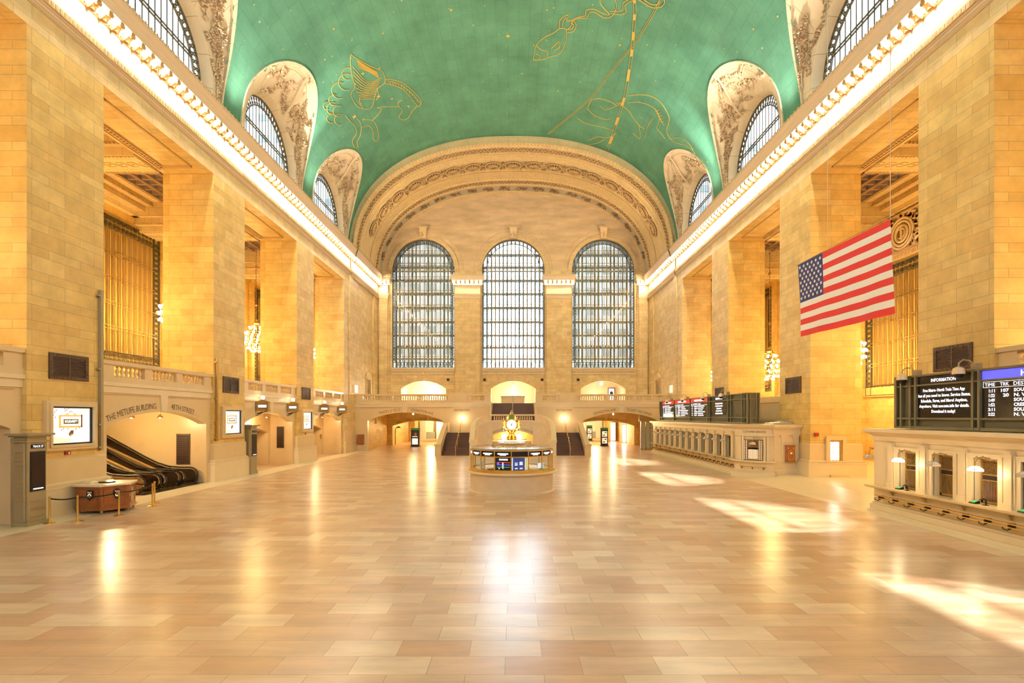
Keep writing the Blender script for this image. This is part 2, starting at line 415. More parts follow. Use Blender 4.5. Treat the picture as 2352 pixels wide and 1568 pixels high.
# ------------------------------------------------------------------ long side walls: lintel, piers, solid east bay
for s, nm in ((-1, 'left'), (1, 'right')):
    mb = MB()
    mb.box(s*W, s*WI, Y0, YE, ZL, ZE)                        # lintel
    mb.box(s*W, s*WI, 55.42, YE, 0, ZL)                      # solid wall of the last bay
    mb.box(s*(W-.12), s*(W+.1), 57.0, 58.0, 5.6, 19.8)       # shallow pilaster strip
    mb.box(s*(W-.12), s*(W+.1), 66.6, 67.4, 5.6, 19.8)
    tag(mb.build('wall_'+nm, 'stone_blocks'), kind='structure')
    for i, (a, b) in enumerate(PIERS):
        root = empty('pillar', (s*(W+WI)/2, (a+b)/2, 0))
        where = {0: 'behind the camera', 1: 'beside the camera', 2: 'nearest the camera', 3: 'in the middle of the row', 4: 'farthest down the hall'}[i]
        tag(root, 'tall square stone block pier, %s side of the hall, %s' % (nm, where), 'pillar', kind='structure')
        mb = MB(); mb.box(s*W, s*WI, a, b, 0, ZL); mb.build('shaft', 'stone_blocks_lamplit', root)
        mb = MB(); mb.box(s*(W-.07), s*(WI+.07), a-.07, b+.07, 1.3, 2.25)
        mb.hexa([(s*(W-.07),a-.07,2.25),(s*(WI+.07),a-.07,2.25),(s*(WI+.07),b+.07,2.25),(s*(W-.07),b+.07,2.25),(s*W,a,2.33),(s*WI,a,2.33),(s*WI,b,2.33),(s*W,b,2.33)])
        mb.build('dado', 'marble_plain', root)
        mb = MB(); mb.box(s*(W-.22), s*(WI+.22), a-.22, b+.22, 0, 1.1)
        for q, (o, z0, z1) in enumerate(((.26,1.10,1.16),(.17,1.16,1.22),(.21,1.22,1.28),(.12,1.28,1.34))): mb.box(s*(W-o), s*(WI+o), a-o, b+o, z0, z1)
        mb.build('plinth', 'marble_cream', root)
    # plinth + dado of the solid wall
    mb = MB(); mb.box(s*(W-.2), s*W, 55.42, 59.3, 0, 1.15); mb.box(s*(W-.25), s*W, 55.42, 59.3, 1.15, 1.28); mb.box(s*(W-.07), s*W, 55.42, 59.3, 1.28, 2.3)
    tag(mb.build('baseboard_'+nm, 'marble_plain'), kind='structure')

# panelled mouldings under the lintels
for s in (-1, 1):
    for i, (a, b) in enumerate(OPEN):
        mb = MB(); x0, x1 = s*(W+.75), s*(WI-.45); y0, y1 = a+.9, b-.9
        for o, h, r in ((0,.10,.10),):
            mb.box(x0, x0+s*.12, y0, y1, ZL-.05, ZL+.01); mb.box(x1, x1-s*.22, y0, y1, ZL-.10, ZL+.01)
            mb.box(x0, x1, y0, y0+.16, ZL-.10, ZL+.01); mb.box(x0, x1, y1-.16, y1, ZL-.10, ZL+.01)
        # leaf pattern
        n = int((y1-y0)/.22)
        for k in range(n):
            y = y0+.1+k*.22; mb.ball((x1-s*.11, y, ZL-.11), .09, 5, 1, (1,.8,.5), 3)
        mb.box(x1+s*.2, x1+s*.24, y0-.35, y1+.35, ZL-.03, ZL+.01, 1)
        tag(mb.build('trim_%d' % (10+i+(10 if s > 0 else 0)), ['ornament', 'ornament_dark']), kind='structure')

# ------------------------------------------------------------------ side galleries: ceiling, beams, back wall, cornices
def grille_window(s, yc, z0, z1, num, gold):
    """tall rectangular window with an ornate iron border, bars and double rails, in the back wall"""
    X = s*(WB-.02); hw = 4.1; root = empty('window_%d' % num, (X, yc, z0)); tag(root, kind='structure')
    mb = MB(); mb.box(X, X+s*.1, yc-hw, yc+hw, z0, z1); mb.build('pane', 'glass_lit_rooms', root)
    mb = MB(); d = s*-.16
    mb.box(X, X+d, yc-hw, yc-hw+.06, z0, z1); mb.box(X, X+d, yc+hw-.06, yc+hw, z0, z1); mb.box(X, X+d, yc-hw, yc+hw, z1-.06, z1); mb.box(X, X+d, yc-hw, yc+hw, z0, z0+.06)
    bw = .62
    mb.box(X, X+d, yc-hw+bw, yc-hw+bw+.05, z0, z1); mb.box(X, X+d, yc+hw-bw-.05, yc+hw-bw, z0, z1); mb.box(X, X+d, yc-hw, yc+hw, z1-bw-.3, z1-bw-.24); mb.box(X, X+d, yc-hw, yc+hw, z0+bw+.2, z0+bw+.26)
    # ornate border: rows of rings and crosses
    def ring(y, z, r):
        n = 6
        pts = [(X+d*.6, y+r*math.cos(2*PI*k/n), z+r*math.sin(2*PI*k/n)) for k in range(n)]
        mb.tube(pts, .035, 4, 0, closed=True)
        mb.box(X+d*.4, X+d*.6, y-r, y+r, z-.02, z+.02); mb.box(X+d*.4, X+d*.6, y-.02, y+.02, z-r, z+r); mb.ball((X+d*.6, y, z), r*.35, 5, 0, (1,1,1), 3)
    st = .42
    for k in range(int((z1-z0)/st)):
        z = z0+st*(k+.5)
        for y in (yc-hw+.18, yc-hw+.45, yc+hw-.18, yc+hw-.45): ring(y, z, .12)
    for k in range(int((2*hw-1.3)/st)):
        y = yc-hw+.85+st*k
        for z in (z1-.22, z1-.62, z0+.22, z0+.6): ring(y, z, .15)
    mb.build('border', 'iron', root)
    mb = MB()
    n = 13
    for k in range(1, n):
        y = yc-hw+bw+(2*hw-2*bw)*k/n
        mb.box(X+d*.2, X+d*.5, y-.12, y+.12, z0+.8, z1-.9, 1); mb.box(X+d*.5, X+d*.9, y-.10, y-.06, z0+.8, z1-.9); mb.box(X+d*.5, X+d*.9, y+.06, y+.10, z0+.8, z1-.9)
    m_ = int((z1-z0-1.6)/1.95)
    for k in range(1, m_+1):
        z = z0+.8+(z1-z0-1.7)*k/(m_+1)
        for q in (-.14, .10): mb.box(X+d*.6, X+d, yc-hw+bw, yc+hw-bw, z+q, z+q+.05)
    mb.build('lattice', ['iron_gold', 'ornament'], root)
    return root
wn = 20
for s, nm in ((-1, 'north'), (1, 'south')):
    # back wall
    mb = MB(); mb.box(s*WB, s*(WB+.6), Y0, YE, 0, 21.5); mb.box(s*WI, s*WB, YE-.3, YE, 0, 21); mb.box(s*WI, s*WB, Y0, Y0+.3, 0, 21)
    mb.box(s*WB, s*(WB-.16), Y0, YE, FLZ, 6.4)
    for yc in BAYC:
        for e in (-1, 1): mb.box(s*WB, s*(WB-.3), yc+e*4.75-.35, yc+e*4.75+.35, 0, 19.6)
    tag(mb.build('wall_'+nm, 'stone_blocks_lamplit'), kind='structure')
    # stepped cornice and ceiling with skylights
    for q, yc in enumerate(BAYC):
        mb = MB()
        ya, yb = yc-4.6, yc+2.2
        for (x0, x1, z0, z1, m) in ((28.9,30,20.1,21.2,0),(28.3,30,20.55,21.2,0),(27.5,30,20.85,21.2,0)):
            mb.box(s*x0, s*x1, yc-6.02, yc+6.02, z0, z1, m)
        n = 55
        for k in range(n):
            y = yc-6+12*k/n
            mb.box(s*28.86, s*28.92, y, y+.11, 20.3, 20.5, 1); mb.box(s*28.2, s*28.35, y, y+.12, 20.45, 20.6, 1); mb.box(s*27.4, s*27.55, y, y+.1, 20.78, 20.9, 1)
        mb.box(s*28.87, s*28.9, yc-6, yc+6, 20.12, 20.2, 1); mb.box(s*29.55, s*30, yc-6, yc+6, 19.75, 20.1, 0)
        mb.box(s*21.4, s*22.5, yc-6.02, yc+6.02, 20.7, 21.2, 0)
        # wide beam toward the next pier
        yb0, yb1 = yc+1.75, yc+3.9
        mb.box(s*21.4, s*30, yb0, yb1, 18.75, 21.2, 0); mb.box(s*21.4, s*30, yb1, yb1+.5, 19.6, 21.2, 0); mb.box(s*21.4, s*30, yb0-.35, yb0, 19.2, 21.2, 0); mb.box(s*21.4, s*30, yb0-.7, yb0-.35, 19.75, 21.2, 0)
        mb.box(s*21.4, s*30, yc+4.9, yc+6.02, 20.3, 21.2, 0)
        for k in range(38):
            x = 21.5+k*.225
            mb.box(s*x, s*(x+.12), yb0+.06, yb0+.2, 18.70, 18.76, 1); mb.box(s*x, s*(x+.12), yb1-.2, yb1-.06, 18.70, 18.76, 1)
            if k % 3 == 0:
                mb.tube([(s*x+s*.3*math.cos(t), yb0+1.05+.3*math.sin(t), 18.74) for t in [PI/3*j for j in range(6)]], .03, 4, 1, closed=True); mb.ball((s*x, yb0+1.05, 18.74), .09, 5, 1, (1,1,.5), 3)
            mb.box(s*x, s*(x+.14), yb0-.45, yb0-.34, 19.2, 19.33, 1)
        tag(mb.build('ceiling' , ['arch_stone', 'ornament']), kind='structure')
        # skylight
        root = empty('window_%d' % (50+wn), (s*24.8, yc, 20.95)); wn += 1; tag(root, kind='structure')
        mb = MB(); x0, x1 = 22.5, 27.5; y0, y1 = yc-6.0, yc+1.4
        nx, ny = 5, 9
        for i in range(nx+1): x = x0+(x1-x0)*i/nx; mb.box(s*(x-.14), s*(x+.14), y0, y1, 20.8, 21.15)
        for j in range(ny+1): y = y0+(y1-y0)*j/ny; mb.box(s*x0, s*x1, y-.10, y+.10, 20.88, 21.15)
        mb.build('frame', 'ornament_dark', root)
        mb = MB(); mb.box(s*x0, s*x1, y0, y1, 21.15, 21.18); mb.build('pane', 'milk_glass', root)
    mb = MB(); mb.box(s*WI, s*22.5, Y0, YE, 21.18, 21.3); mb.box(s*27.5, s*30.6, Y0, YE, 21.18, 21.3)
    for yc in BAYC: mb.box(s*22.5, s*27.5, yc+1.4, yc+6.03, 21.18, 21.3)
    tag(mb.build('ceiling', 'arch_stone'), kind='structure')
for k, yc in enumerate(BAYC[2:]):
    grille_window(-1, yc, 8.0, 18.9, 20+k, True)
    grille_window(1, yc, 5.7 if k < 4 else 7.0, 15.9 if k < 4 else 19.0, 30+k, True)
# carved medallion above the south window
root = empty('medallion', (29.9, 39.2, 18.0)); tag(root, 'carved round medallion in a garland above the tall window behind the flag', 'carving', kind='structure')
mb = MB(); X = 29.9
for r in (1.15, .92, .62): mb.tube([(X-.1, 39.2+r*math.cos(t), 18.0+r*math.sin(t)) for t in [PI/10*j for j in range(20)]], .1, 6, 0, closed=True)
for a in (.35,): mb.tube([(X-.12, 39.2+.38*math.cos(t), 18+.38*math.sin(t)) for t in [PI/3+PI*1.4*j/9 for j in range(10)]], .07, 5, 0)
mb.box(X-.16, X-.05, 39.12, 39.28, 17.5, 18.5)
for k in range(90):
    a = random.random()*2*PI; r = 1.25+random.random()*.5; y = 39.2+r*math.cos(a)*1.05; z = 18+r*math.sin(a)*.95
    mb.ball((X-.1, y, z), .16, 5, k % 2, (.6,1+random.random(),.6+random.random()), 3)
for k in range(150):
    y = 39.2+(1.6+random.random()*3.0)*random.choice((-1,1)); mb.ball((X-.08, y, 17.9+random.uniform(-.75,.75)*(1-.12*abs(y-39.2))), .17, 5, k % 2, (.5,1+random.random(),.7), 3)
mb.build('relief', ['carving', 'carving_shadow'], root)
mb = MB(); mb.box(X-.2, X+.1, 34.9, 43.5, 16.55, 16.75); mb.box(X-.3, X+.1, 34.9, 43.5, 16.1, 16.5)
for k in range(40): mb.box(X-.34, X-.3, 35+k*.215, 35.1+k*.215, 16.15, 16.4, 1)
mb.box(X-.15, X+.1, 34.9, 43.5, 19.4, 19.6)
mb.build('ledge', ['marble_plain', 'ornament'], root)
# ------------------------------------------------------------------ entablature, modillions and lamp bulbs
PROF = [(18.35,19.75),(18.25,19.75),(18.25,19.9),(18.20,19.93),(18.20,20.12),(18.15,20.18),(18.13,20.45),(18.22,20.52),(18.26,20.6),(18.26,21.55),(18.16,21.60),(18.14,21.86),(18.1,21.88),
        (17.66,21.90),(17.64,22.12),(17.60,22.32),(17.55,22.4),(17.50,22.58),(17.45,22.64),(17.45,22.80),(17.6,22.84),(18.4,22.93)]
YC1 = 68.85
for s, nm in ((-1, 'left'), (1, 'right')):
    root = empty('trim_'+nm, (s*18, 20, 20)); tag(root, 'long carved stone cornice lit by a row of bulbs along the %s wall' % nm, 'cornice', kind='structure')
    mb = MB(); mb.sweep([(s*a, z) for a, z in PROF], [((0,Y0,0),(1,0,0),(0,0,1)), ((0,57.4,0),(1,0,0),(0,0,1))])
    mb.sweep([(s*(a-.1), z) for a, z in PROF], [((0,57.4,0),(1,0,0),(0,0,1)), ((0,YC1,0),(1,0,0),(0,0,1))])
    for (xa, z0_, z1_) in ((18.195,20.03,20.11),(18.245,19.78,19.86),(18.12,20.16,20.20),(18.15,21.84,21.88)): mb.box(s*(xa+.03), s*(xa-.01), Y0, 57.3, z0_, z1_, 1)
    y = 14.0
    while y < YC1-.5:      # egg band, dentils, crest
        e = .1 if y > 57.4 else 0
        for q in (0, .2): mb.box(s*(18.15-e), s*(18.11-e), y+q, y+q+.1, 20.22, 20.4, 1)
        for q in (0, .13, .26): mb.box(s*(18.15-e), s*(18.08-e), y+q, y+q+.08, 21.62, 21.82, 1)
        mb.ball((s*(17.45-e), y+.05, 22.79), .075, 5, 1, (.6,.8,1.3), 3); mb.box(s*(17.46-e), s*(17.42-e), y+.2, y+.26, 22.66, 22.77, 1)
        y += .4
    mb.build('cornice', ['cornice_stone', 'ornament'], root)
    # modillions and bulbs
    mm = MB(); mm.hexa([(-.22,-.1,-.30),(.0,-.1,-.30),(.0,.1,-.30),(-.22,.1,-.30),(-.22,-.1,0),(.0,-.1,0),(.0,.1,0),(-.22,.1,0)])
    mm = MB()
    pts = [(0,-.01),(.10,-.01),(.44,-.01),(.47,-.10),(.43,-.20),(.33,-.20),(.24,-.26),(.16,-.36),(.06,-.40),(0,-.38)]
    mm.prism([(p[0], p[1]) for p in pts], [], -.14, .14, (lambda s_: (lambda u, v, w: (s_*-u, w, v)))(s))
    mm.ball((s*-.38, 0, -.15), .10, 6, 0, (1,1.5,1), 4); mm.ball((s*-.10, 0, -.31), .11, 6, 0, (1,1.4,1), 4)
    md = mm.mesh('modillion', ['modillion_stone'], 40)
    bb = MB(); bb.ball((0,0,0), .11, 6, 0, (1,1,1), 4)
    bl = bb.mesh('light_bulb', ['bulb'], 60)
    y = 19.4; k = 0
    while y < 68.6:
        e = .1 if y > 57.5 else 0
        link('modillion', md, root, Vector((s*(18.14-e), y, 21.90))-root.location)
        link('light_bulb', bl, root, Vector((s*(17.80-e), y+.325, 21.74))-root.location)
        y += .655; k += 1

# ------------------------------------------------------------------ vault with lunettes
NX = 2.3; ZV = 22.0
def prof_pt(a, b, t):
    c, s_ = math.cos(t), math.sin(t)
    return (math.copysign(abs(c)**(2/NX), c)*a, ZV+abs(s_)**(2/NX)*b)
def t_of_z(b, z): return math.asin(min(1, ((z-ZV)/b)**(NX/2)))
VA, VB = 18.25, 13.2; BA, BB = 17.85, 12.45
def vx(z): return VA*max(0, 1-((z-ZV)/VB)**NX)**(1/NX)
LR = 4.85; LZC = 25.25
NT = 56
ts = [PI/2*(j/NT) for j in range(NT+1)]
arc = [0]; 
for j in range(NT):
    p, q = prof_pt(VA, VB, ts[j]), prof_pt(VA, VB, ts[j+1]); arc.append(arc[-1]+math.dist(p, q))
def arc_at(t):
    x = t/(PI/2)*NT; j = min(NT-1, int(x)); return arc[j]+(arc[j+1]-arc[j])*(x-j)
ys = set([Y0, YA])
for c in LUNC:
    for k in range(25): ys.add(round(c-LR*math.cos(PI*k/24), 4))
y = Y0
while y < YA: ys.add(round(y, 4)); y += 2.0
ys = sorted(q for q in ys if Y0 <= q <= YA)
def zlow(y, mid):
    for c in LUNC:
        if abs(mid-c) < LR: return LZC+math.sqrt(max(0, LR*LR-(y-c)**2))
    return ZE
mb = MB()
for i in range(len(ys)-1):
    a, b = ys[i], ys[i+1]; mid = (a+b)/2
    ta, tb = t_of_z(VB, zlow(a, mid)), t_of_z(VB, zlow(b, mid))
    for s in (-1, 1):
        for j in range(NT):
            t0, t1 = ts[j], ts[j+1]
            if t1 <= min(ta, tb): continue
            q = []
            for (yy, tl) in ((a, ta), (b, tb)):
                q.append((yy, max(t0, min(tl, t1)))); q.append((yy, max(t1, tl)))
            vs = []; uv = []
            for yy, t in (q[0], q[1], q[3], q[2]):
                X, Z = prof_pt(VA, VB, t); vs.append((s*X, yy, Z)); uv.append((yy, s*(arc[-1]-arc_at(t))+40))
            if abs(q[0][1]-q[1][1]) < 1e-6: vs.pop(1); uv.pop(1)
            elif abs(q[2][1]-q[3][1]) < 1e-6: vs.pop(2); uv.pop(2)
            mb.add(vs, [tuple(range(len(vs)))], 0, uv)
vault = mb.build('ceiling', 'vault_paint', smooth=50, weld=True)
tag(vault, 'green painted barrel vault with gold constellations', 'ceiling', kind='structure')

# lunettes: window, reveal, spandrel surface, carved foliage
WR, WZC, WXP = 3.85, 24.0, 18.9
RR = 4.12
def win_curve(r, zc, zbot, n=28):
    """points (dy, z) from base near side over the arch to base far side"""
    pts = [(-r, zbot), (-r, (zbot+zc)/2)]
    for k in range(n+1): a = PI-PI*k/n; pts.append((r*math.cos(a), zc+r*math.sin(a)))
    pts += [(r, (zbot+zc)/2), (r, zbot)]
    return pts
def leaf(mb, c, d, n, L, wd, m=0):
    """small pointed leaf lying in the surface: centre c, direction d, surface normal n"""
    sd = d.cross(n).normalized()
    p = [c-d*L*.5, c+sd*wd*.5+n*.05, c+d*L*.5+n*.02, c-sd*wd*.5+n*.05, c+n*.16, c-n*.04]
    mb.add(p, [(0,1,4),(1,2,4),(2,3,4),(3,0,4),(1,0,5),(2,1,5),(3,2,5),(0,3,5)], m)
class Lun:
    def __init__(s, sd, c):
        s.sd = sd; s.c = c
        s.inner = [Vector((sd*W, c+dy, z)) for dy, z in win_curve(RR, WZC, ZE)]
        s.outer = [Vector((sd*(vx(max(z, ZE))+.05), c+dy*1.02, z+.09)) for dy, z in win_curve(LR, LZC, ZE)]
    def at(s, u, r):
        """u 0..1 along, r 0..1 from window arch to vault edge"""
        x = u*(len(s.inner)-1); i = min(len(s.inner)-2, int(x)); f = x-i
        A = s.inner[i].lerp(s.inner[i+1], f); B = s.outer[i].lerp(s.outer[i+1], f)
        p = A.lerp(B, r); bow = .35*math.sin(PI*r)*math.sin(PI*u)
        p.x += s.sd*bow; return p
    def frame(s, u, r):
        p = s.at(u, r); du = s.at(min(1, u+.01), r)-s.at(max(0, u-.01), r); dr = s.at(u, min(1, r+.03))-s.at(u, max(0, r-.03))
        n = du.cross(dr).normalized()
        if n.x*s.sd > 0: n = -n
        return p, du.normalized(), dr.normalized(), n
def lunette(sd, c, num, seed):
    rnd = random.Random(seed); L = Lun(sd, c); side = 'left' if sd < 0 else 'right'
    root = empty('window_%d' % num, (sd*W, c, ZE)); tag(root, kind='structure')
    nU, nR = len(L.inner)-1, 8
    mb = MB(); g = [[L.at(i/nU, j/nR) for j in range(nR+1)] for i in range(nU+1)]
    vs = [p for r in g for p in r]
    uvs = [(p.y, p.z+abs(p.x)) for p in vs]
    mb.add(vs, [(i*(nR+1)+j, i*(nR+1)+j+1, (i+1)*(nR+1)+j+1, (i+1)*(nR+1)+j) for i in range(nU) for j in range(nR)], 0, uvs)
    mb.build('spandrel', 'lunette_stone', root, smooth=40)
    # raised border along the vault edge
    mb = MB()
    for i in range(nU):
        a = [L.at(i/nU, .90), L.at((i+1)/nU, .90), L.at((i+1)/nU, 1.0), L.at(i/nU, 1.0)]
        o = Vector((-sd*.14, 0, -.12)); mb.hexa([p for p in a]+[p+o for p in a])
    mb.build('edge_band', 'lunette_stone', root, smooth=40)
    # reveal
    mb = MB(); oc = win_curve(RR, WZC, ZE-.02); ic = win_curve(WR, WZC, ZE-.02)
    path = []; vs = []
    for (a, b) in zip(oc, ic):
        mid = ((a[0]+b[0])/2, (a[1]+b[1])/2)
        vs += [(sd*(W-.05), c+a[0]*1.02, a[1]), (sd*(W+.02), c+a[0]*.985, a[1]-.03), (sd*(W+.35), c+mid[0], mid[1]), (sd*(WXP+.05), c+b[0], b[1])]
    n = len(oc); mb.add(vs, [(i*4+j, i*4+j+1, (i+1)*4+j+1, (i+1)*4+j) for i in range(n-1) for j in range(3)], 0, [(i//4*.3, (i % 4)*.3) for i in range(4*n)])
    mb.build('reveal', 'lunette_stone', root, smooth=50)
    # iron frame
    mb = MB(); X = sd*WXP
    for r0, r1 in ((WR-.06, WR+.05), (WR-.62, WR-.54)):
        cu0, cu1 = win_curve(r0, WZC, ZE), win_curve(r1, WZC, ZE)
        for i in range(len(cu0)-1):
            q = [cu0[i], cu0[i+1], cu1[i+1], cu1[i]]; mb.hexa([(X-.06, c+p[0], p[1]) for p in q]+[(X+.06, c+p[0], p[1]) for p in q])
    k = 0
    for i in range(30):
        a = PI*i/29; r = WR-.3
        for dr in (-.12, .12): mb.tube([(X, c+(r+dr)*math.cos(a)+.1*math.cos(t), WZC+(r+dr)*math.sin(a)+.1*math.sin(t)) for t in [PI/2.5*j for j in range(5)]], .04, 4, closed=True)
    for z in (23.1, 23.4, 23.7):
        for e in (-1, 1): mb.ball((X, c+e*(WR-.3), z), .14, 5, 0, (.4,1,1), 3)
    mb.build('border', 'iron', root)
    mb = MB(); ri = WR-.56
    for i in range(1, 14):
        dy = -ri+2*ri*i/14; zt = WZC+math.sqrt(ri*ri-dy*dy); mb.box(X-.02, X+.02, c+dy-.03, c+dy+.03, ZE, zt)
    for z in (25.15, 25.35): h = math.sqrt(max(.1, ri*ri-max(0, z-WZC)**2)); mb.box(X-.04, X+.04, c-h, c+h, z-.035, z+.035)
    mb.build('lattice', 'iron', root)
    mb = MB(); cu = win_curve(WR, WZC, ZE); vs = [(X+sd*.12, c+p[0], p[1]) for p in cu]; mb.add(vs, [tuple(range(len(vs)))])
    mb.build('pane', 'glass', root)
    # carved foliage and emblem
    mb = MB()
    def branch(u, r, du, dr, n, sz):
        pts = []
        for k in range(n):
            if not (.03 < u < .97 and .06 < r < .94): break
            p, a, b, nn = L.frame(u, r); pts.append(p+nn*.06)
            for q in range(4):
                th = rnd.uniform(-1.3, 1.3); d = (a*du*8+b*dr).normalized(); sd_ = d.cross(nn); dd = (d*math.cos(th)+sd_*math.sin(th)).normalized()
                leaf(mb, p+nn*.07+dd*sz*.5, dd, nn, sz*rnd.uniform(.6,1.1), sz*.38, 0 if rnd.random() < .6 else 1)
            u += du*rnd.uniform(.5,1.4); r += dr*.12*rnd.uniform(.4,1.4)+rnd.uniform(-.02,.02)
        if len(pts) > 1: mb.tube(pts, .05, 5, 0)
    lo, hi = (.35, .92)
    for k in range(16): branch(rnd.uniform(.50,.90), rnd.uniform(.15,.55), rnd.choice((-1,1))*.012, rnd.choice((.3,.6,-.3)), rnd.randint(5,9), rnd.uniform(.26,.40))
    for k in range(9): branch(rnd.uniform(.30,.55), rnd.uniform(.15,.7), rnd.choice((-1,1))*.014, rnd.choice((.4,-.3)), rnd.randint(4,8), rnd.uniform(.28,.42))
    for k in range(5): branch(rnd.uniform(.72,.93), rnd.uniform(.3,.6), .014, rnd.uniform(-.3,.2), 8, .28)
    # winged disc with a staff and trailing drapery
    u0, r0 = .56, .52
    p, a, b, nn = L.frame(u0, r0)
    vs = []; 
    def ell(cen, A, B, N, ra, rb, rn, m=0):
        k1, k2 = 10, 5; vv = []
        for i in range(k2+1):
            t = PI/2*i/k2
            for j in range(k1): f = 2*PI*j/k1; vv.append(cen+A*ra*math.cos(t)*math.cos(f)+B*rb*math.cos(t)*math.sin(f)+N*rn*math.sin(t))
        mb.add(vv, [(i*k1+j, i*k1+(j+1) % k1, (i+1)*k1+(j+1) % k1, (i+1)*k1+j) for i in range(k2) for j in range(k1)], m)
    ell(p, a, b, nn, .75, .9, .35)
    for e in (-1, 1):
        for k in range(6):
            q = p+a*e*(.5+.23*k)+b*(.55-.18*k); d = (b*-1+a*e*.35).normalized(); ell(q, d, d.cross(nn), nn, .75-.05*k, .14, .2)
    q0 = L.frame(.60, .05)[0]; q1 = L.frame(.50, .97)[0]
    mb.tube([q0.lerp(q1, k/6)+nn*(.12+.1*math.sin(k)) for k in range(7)], .09, 6, 0)
    for k in range(9):
        q = L.frame(.505, .90)[0]+nn*.25+Vector((-sd*.03*k, rnd.uniform(-.15,.15), .12*k-.2)); leaf(mb, q, Vector((-sd*.4, rnd.uniform(-.7,.7), 1)).normalized(), nn, .5, .22, k % 2)
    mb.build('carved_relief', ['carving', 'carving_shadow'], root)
num = 1
for i, c in enumerate(LUNC):
    for sd in (-1, 1):
        if c > 10: lunette(sd, c, num, 100+num); num += 1
        else:
            L = Lun(sd, c); mb = MB(); nU, nR = len(L.inner)-1, 4; g = [[L.at(i_/nU, j/nR) for j in range(nR+1)] for i_ in range(nU+1)]
            mb.add([p for r in g for p in r], [(i_*(nR+1)+j, i_*(nR+1)+j+1, (i_+1)*(nR+1)+j+1, (i_+1)*(nR+1)+j) for i_ in range(nU) for j in range(nR)])
            tag(mb.build('window_%d' % (40+i*2+(sd > 0)), 'lunette_stone', smooth=40), kind='structure')

# ------------------------------------------------------------------ end arch (barrel with ornament bands and rosettes)
def prof_table(a, b, t0, n):
    """points at equal arc length over the whole arch from one springing to the other, with normals (inwards)"""
    M = 400; P = [prof_pt(a, b, t0+(PI-2*t0)*i/M) for i in range(M+1)]
    cum = [0]
    for i in range(M): cum.append(cum[-1]+math.dist(P[i], P[i+1]))
    out = []; j = 0
    for k in range(n+1):
        s_ = cum[-1]*k/n
        while j < M-1 and cum[j+1] < s_: j += 1
        f = (s_-cum[j])/max(1e-9, cum[j+1]-cum[j]); p = (P[j][0]+(P[j+1][0]-P[j][0])*f, P[j][1]+(P[j+1][1]-P[j][1])*f)
        d = (P[j+1][0]-P[j][0], P[j+1][1]-P[j][1]); l = math.hypot(*d); d = (d[0]/l, d[1]/l)
        out.append((Vector((p[0], 0, p[1])), Vector((d[0], 0, d[1])), Vector((-d[1], 0, d[0])), s_))
    return out
t0 = t_of_z(BB, ZE)
tab = prof_table(BA, BB, t0, 120)
root = empty('trim_east', (0, YA, 30)); tag(root, 'deep round stone arch with rosettes in front of the three great windows', 'arch', kind='structure')
def band(mb, tab, y0, y1, h, m=0):
    vs = []; uv = []
    for p, d, n, s_ in tab:
        for (yy, hh) in ((y0, 0), (y0, h), (y1, h), (y1, 0)):
            q = p+n*hh; vs.append((q.x, yy, q.z)); uv.append((s_, yy))
    N = len(tab); mb.add(vs, [(i*4+j, i*4+j+1, (i+1)*4+j+1, (i+1)*4+j) for i in range(N-1) for j in range(3)], m, uv)
mb = MB()
# face ring between vault and barrel and barrel surface
vs = []; uv = []
to = prof_table(VA+.25, VB+.25, t_of_z(VB+.25, ZE), 120)
for (p, d, n, s_), (po, do, no, so_) in zip(tab, to):
    for q, yy in ((po, YA), (p, YA), (p, YE+.02)): vs.append((q.x, yy, q.z)); uv.append((s_, yy+(q.z-p.z)))
mb.add(vs, [(i*3+j, i*3+j+1, (i+1)*3+j+1, (i+1)*3+j) for i in range(120) for j in range(2)], 0, uv)
for (y0, y1, h) in ((YA-.12, YA+.5, .10), (YA+.5, YA+.7, .18), (58.9, 59.1, .12), (59.35, 59.5, .08), (60.4,60.5,.06), (63.6,63.7,.06), (65.7,65.95,.12), (67.0,67.3,.16), (69.1,69.5,.2)): band(mb, tab, y0, y1, h)
mb.build('barrel', 'arch_stone', root, smooth=35)
mb = MB(); band(mb, tab, 67.3, 69.1, .03); mb.build('plain_band', 'marble_grey', root, smooth=35)
rnd = random.Random(3)
mb = MB()
T2 = prof_table(BA, BB, t0, 230)
for i, (p, d, n, s_) in enumerate(T2[1:-1]):
    for y0, sz in ((57.85, .20), (58.3, .22), (58.65, .16), (66.2, .20), (66.6, .2)):
        q = Vector((p.x, y0+rnd.uniform(-.06,.06), p.z))-(-n)*.06; dd = (d*rnd.uniform(-1,1)+Vector((0, rnd.uniform(-1,1), 0))).normalized()
        leaf(mb, q, dd, n, sz*1.5, sz*.8, 1 if (i+int(y0*3)) % 2 else 0)
    if i % 2 == 0: c_ = Vector((p.x, 57.2, p.z))+n*.06; mb.box(c_.x-.05, c_.x+.05, 56.9, 57.3, c_.z-.06, c_.z+.05, 0)
mb.build('leaf_bands', ['ornament', 'ornament_dark'], root)
# scattered sprays on the plain inner band
mb = MB(); T3 = prof_table(BA, BB, t0+.02, 21)
for i, (p, d, n, s_) in enumerate(T3[1:-1]):
    for k in range(26):
        a = rnd.random()*2*PI; r = rnd.random()**.6; q = Vector((p.x, 68.2, p.z))+d*(r*.75*math.cos(a))+Vector((0, r*.55*math.sin(a), 0))+n*.08
        leaf(mb, q, (d*math.cos(a)+Vector((0, math.sin(a), 0))).normalized(), n, .3, .12, 1)
mb.build('sprays', ['ornament', 'ornament_dark'], root)
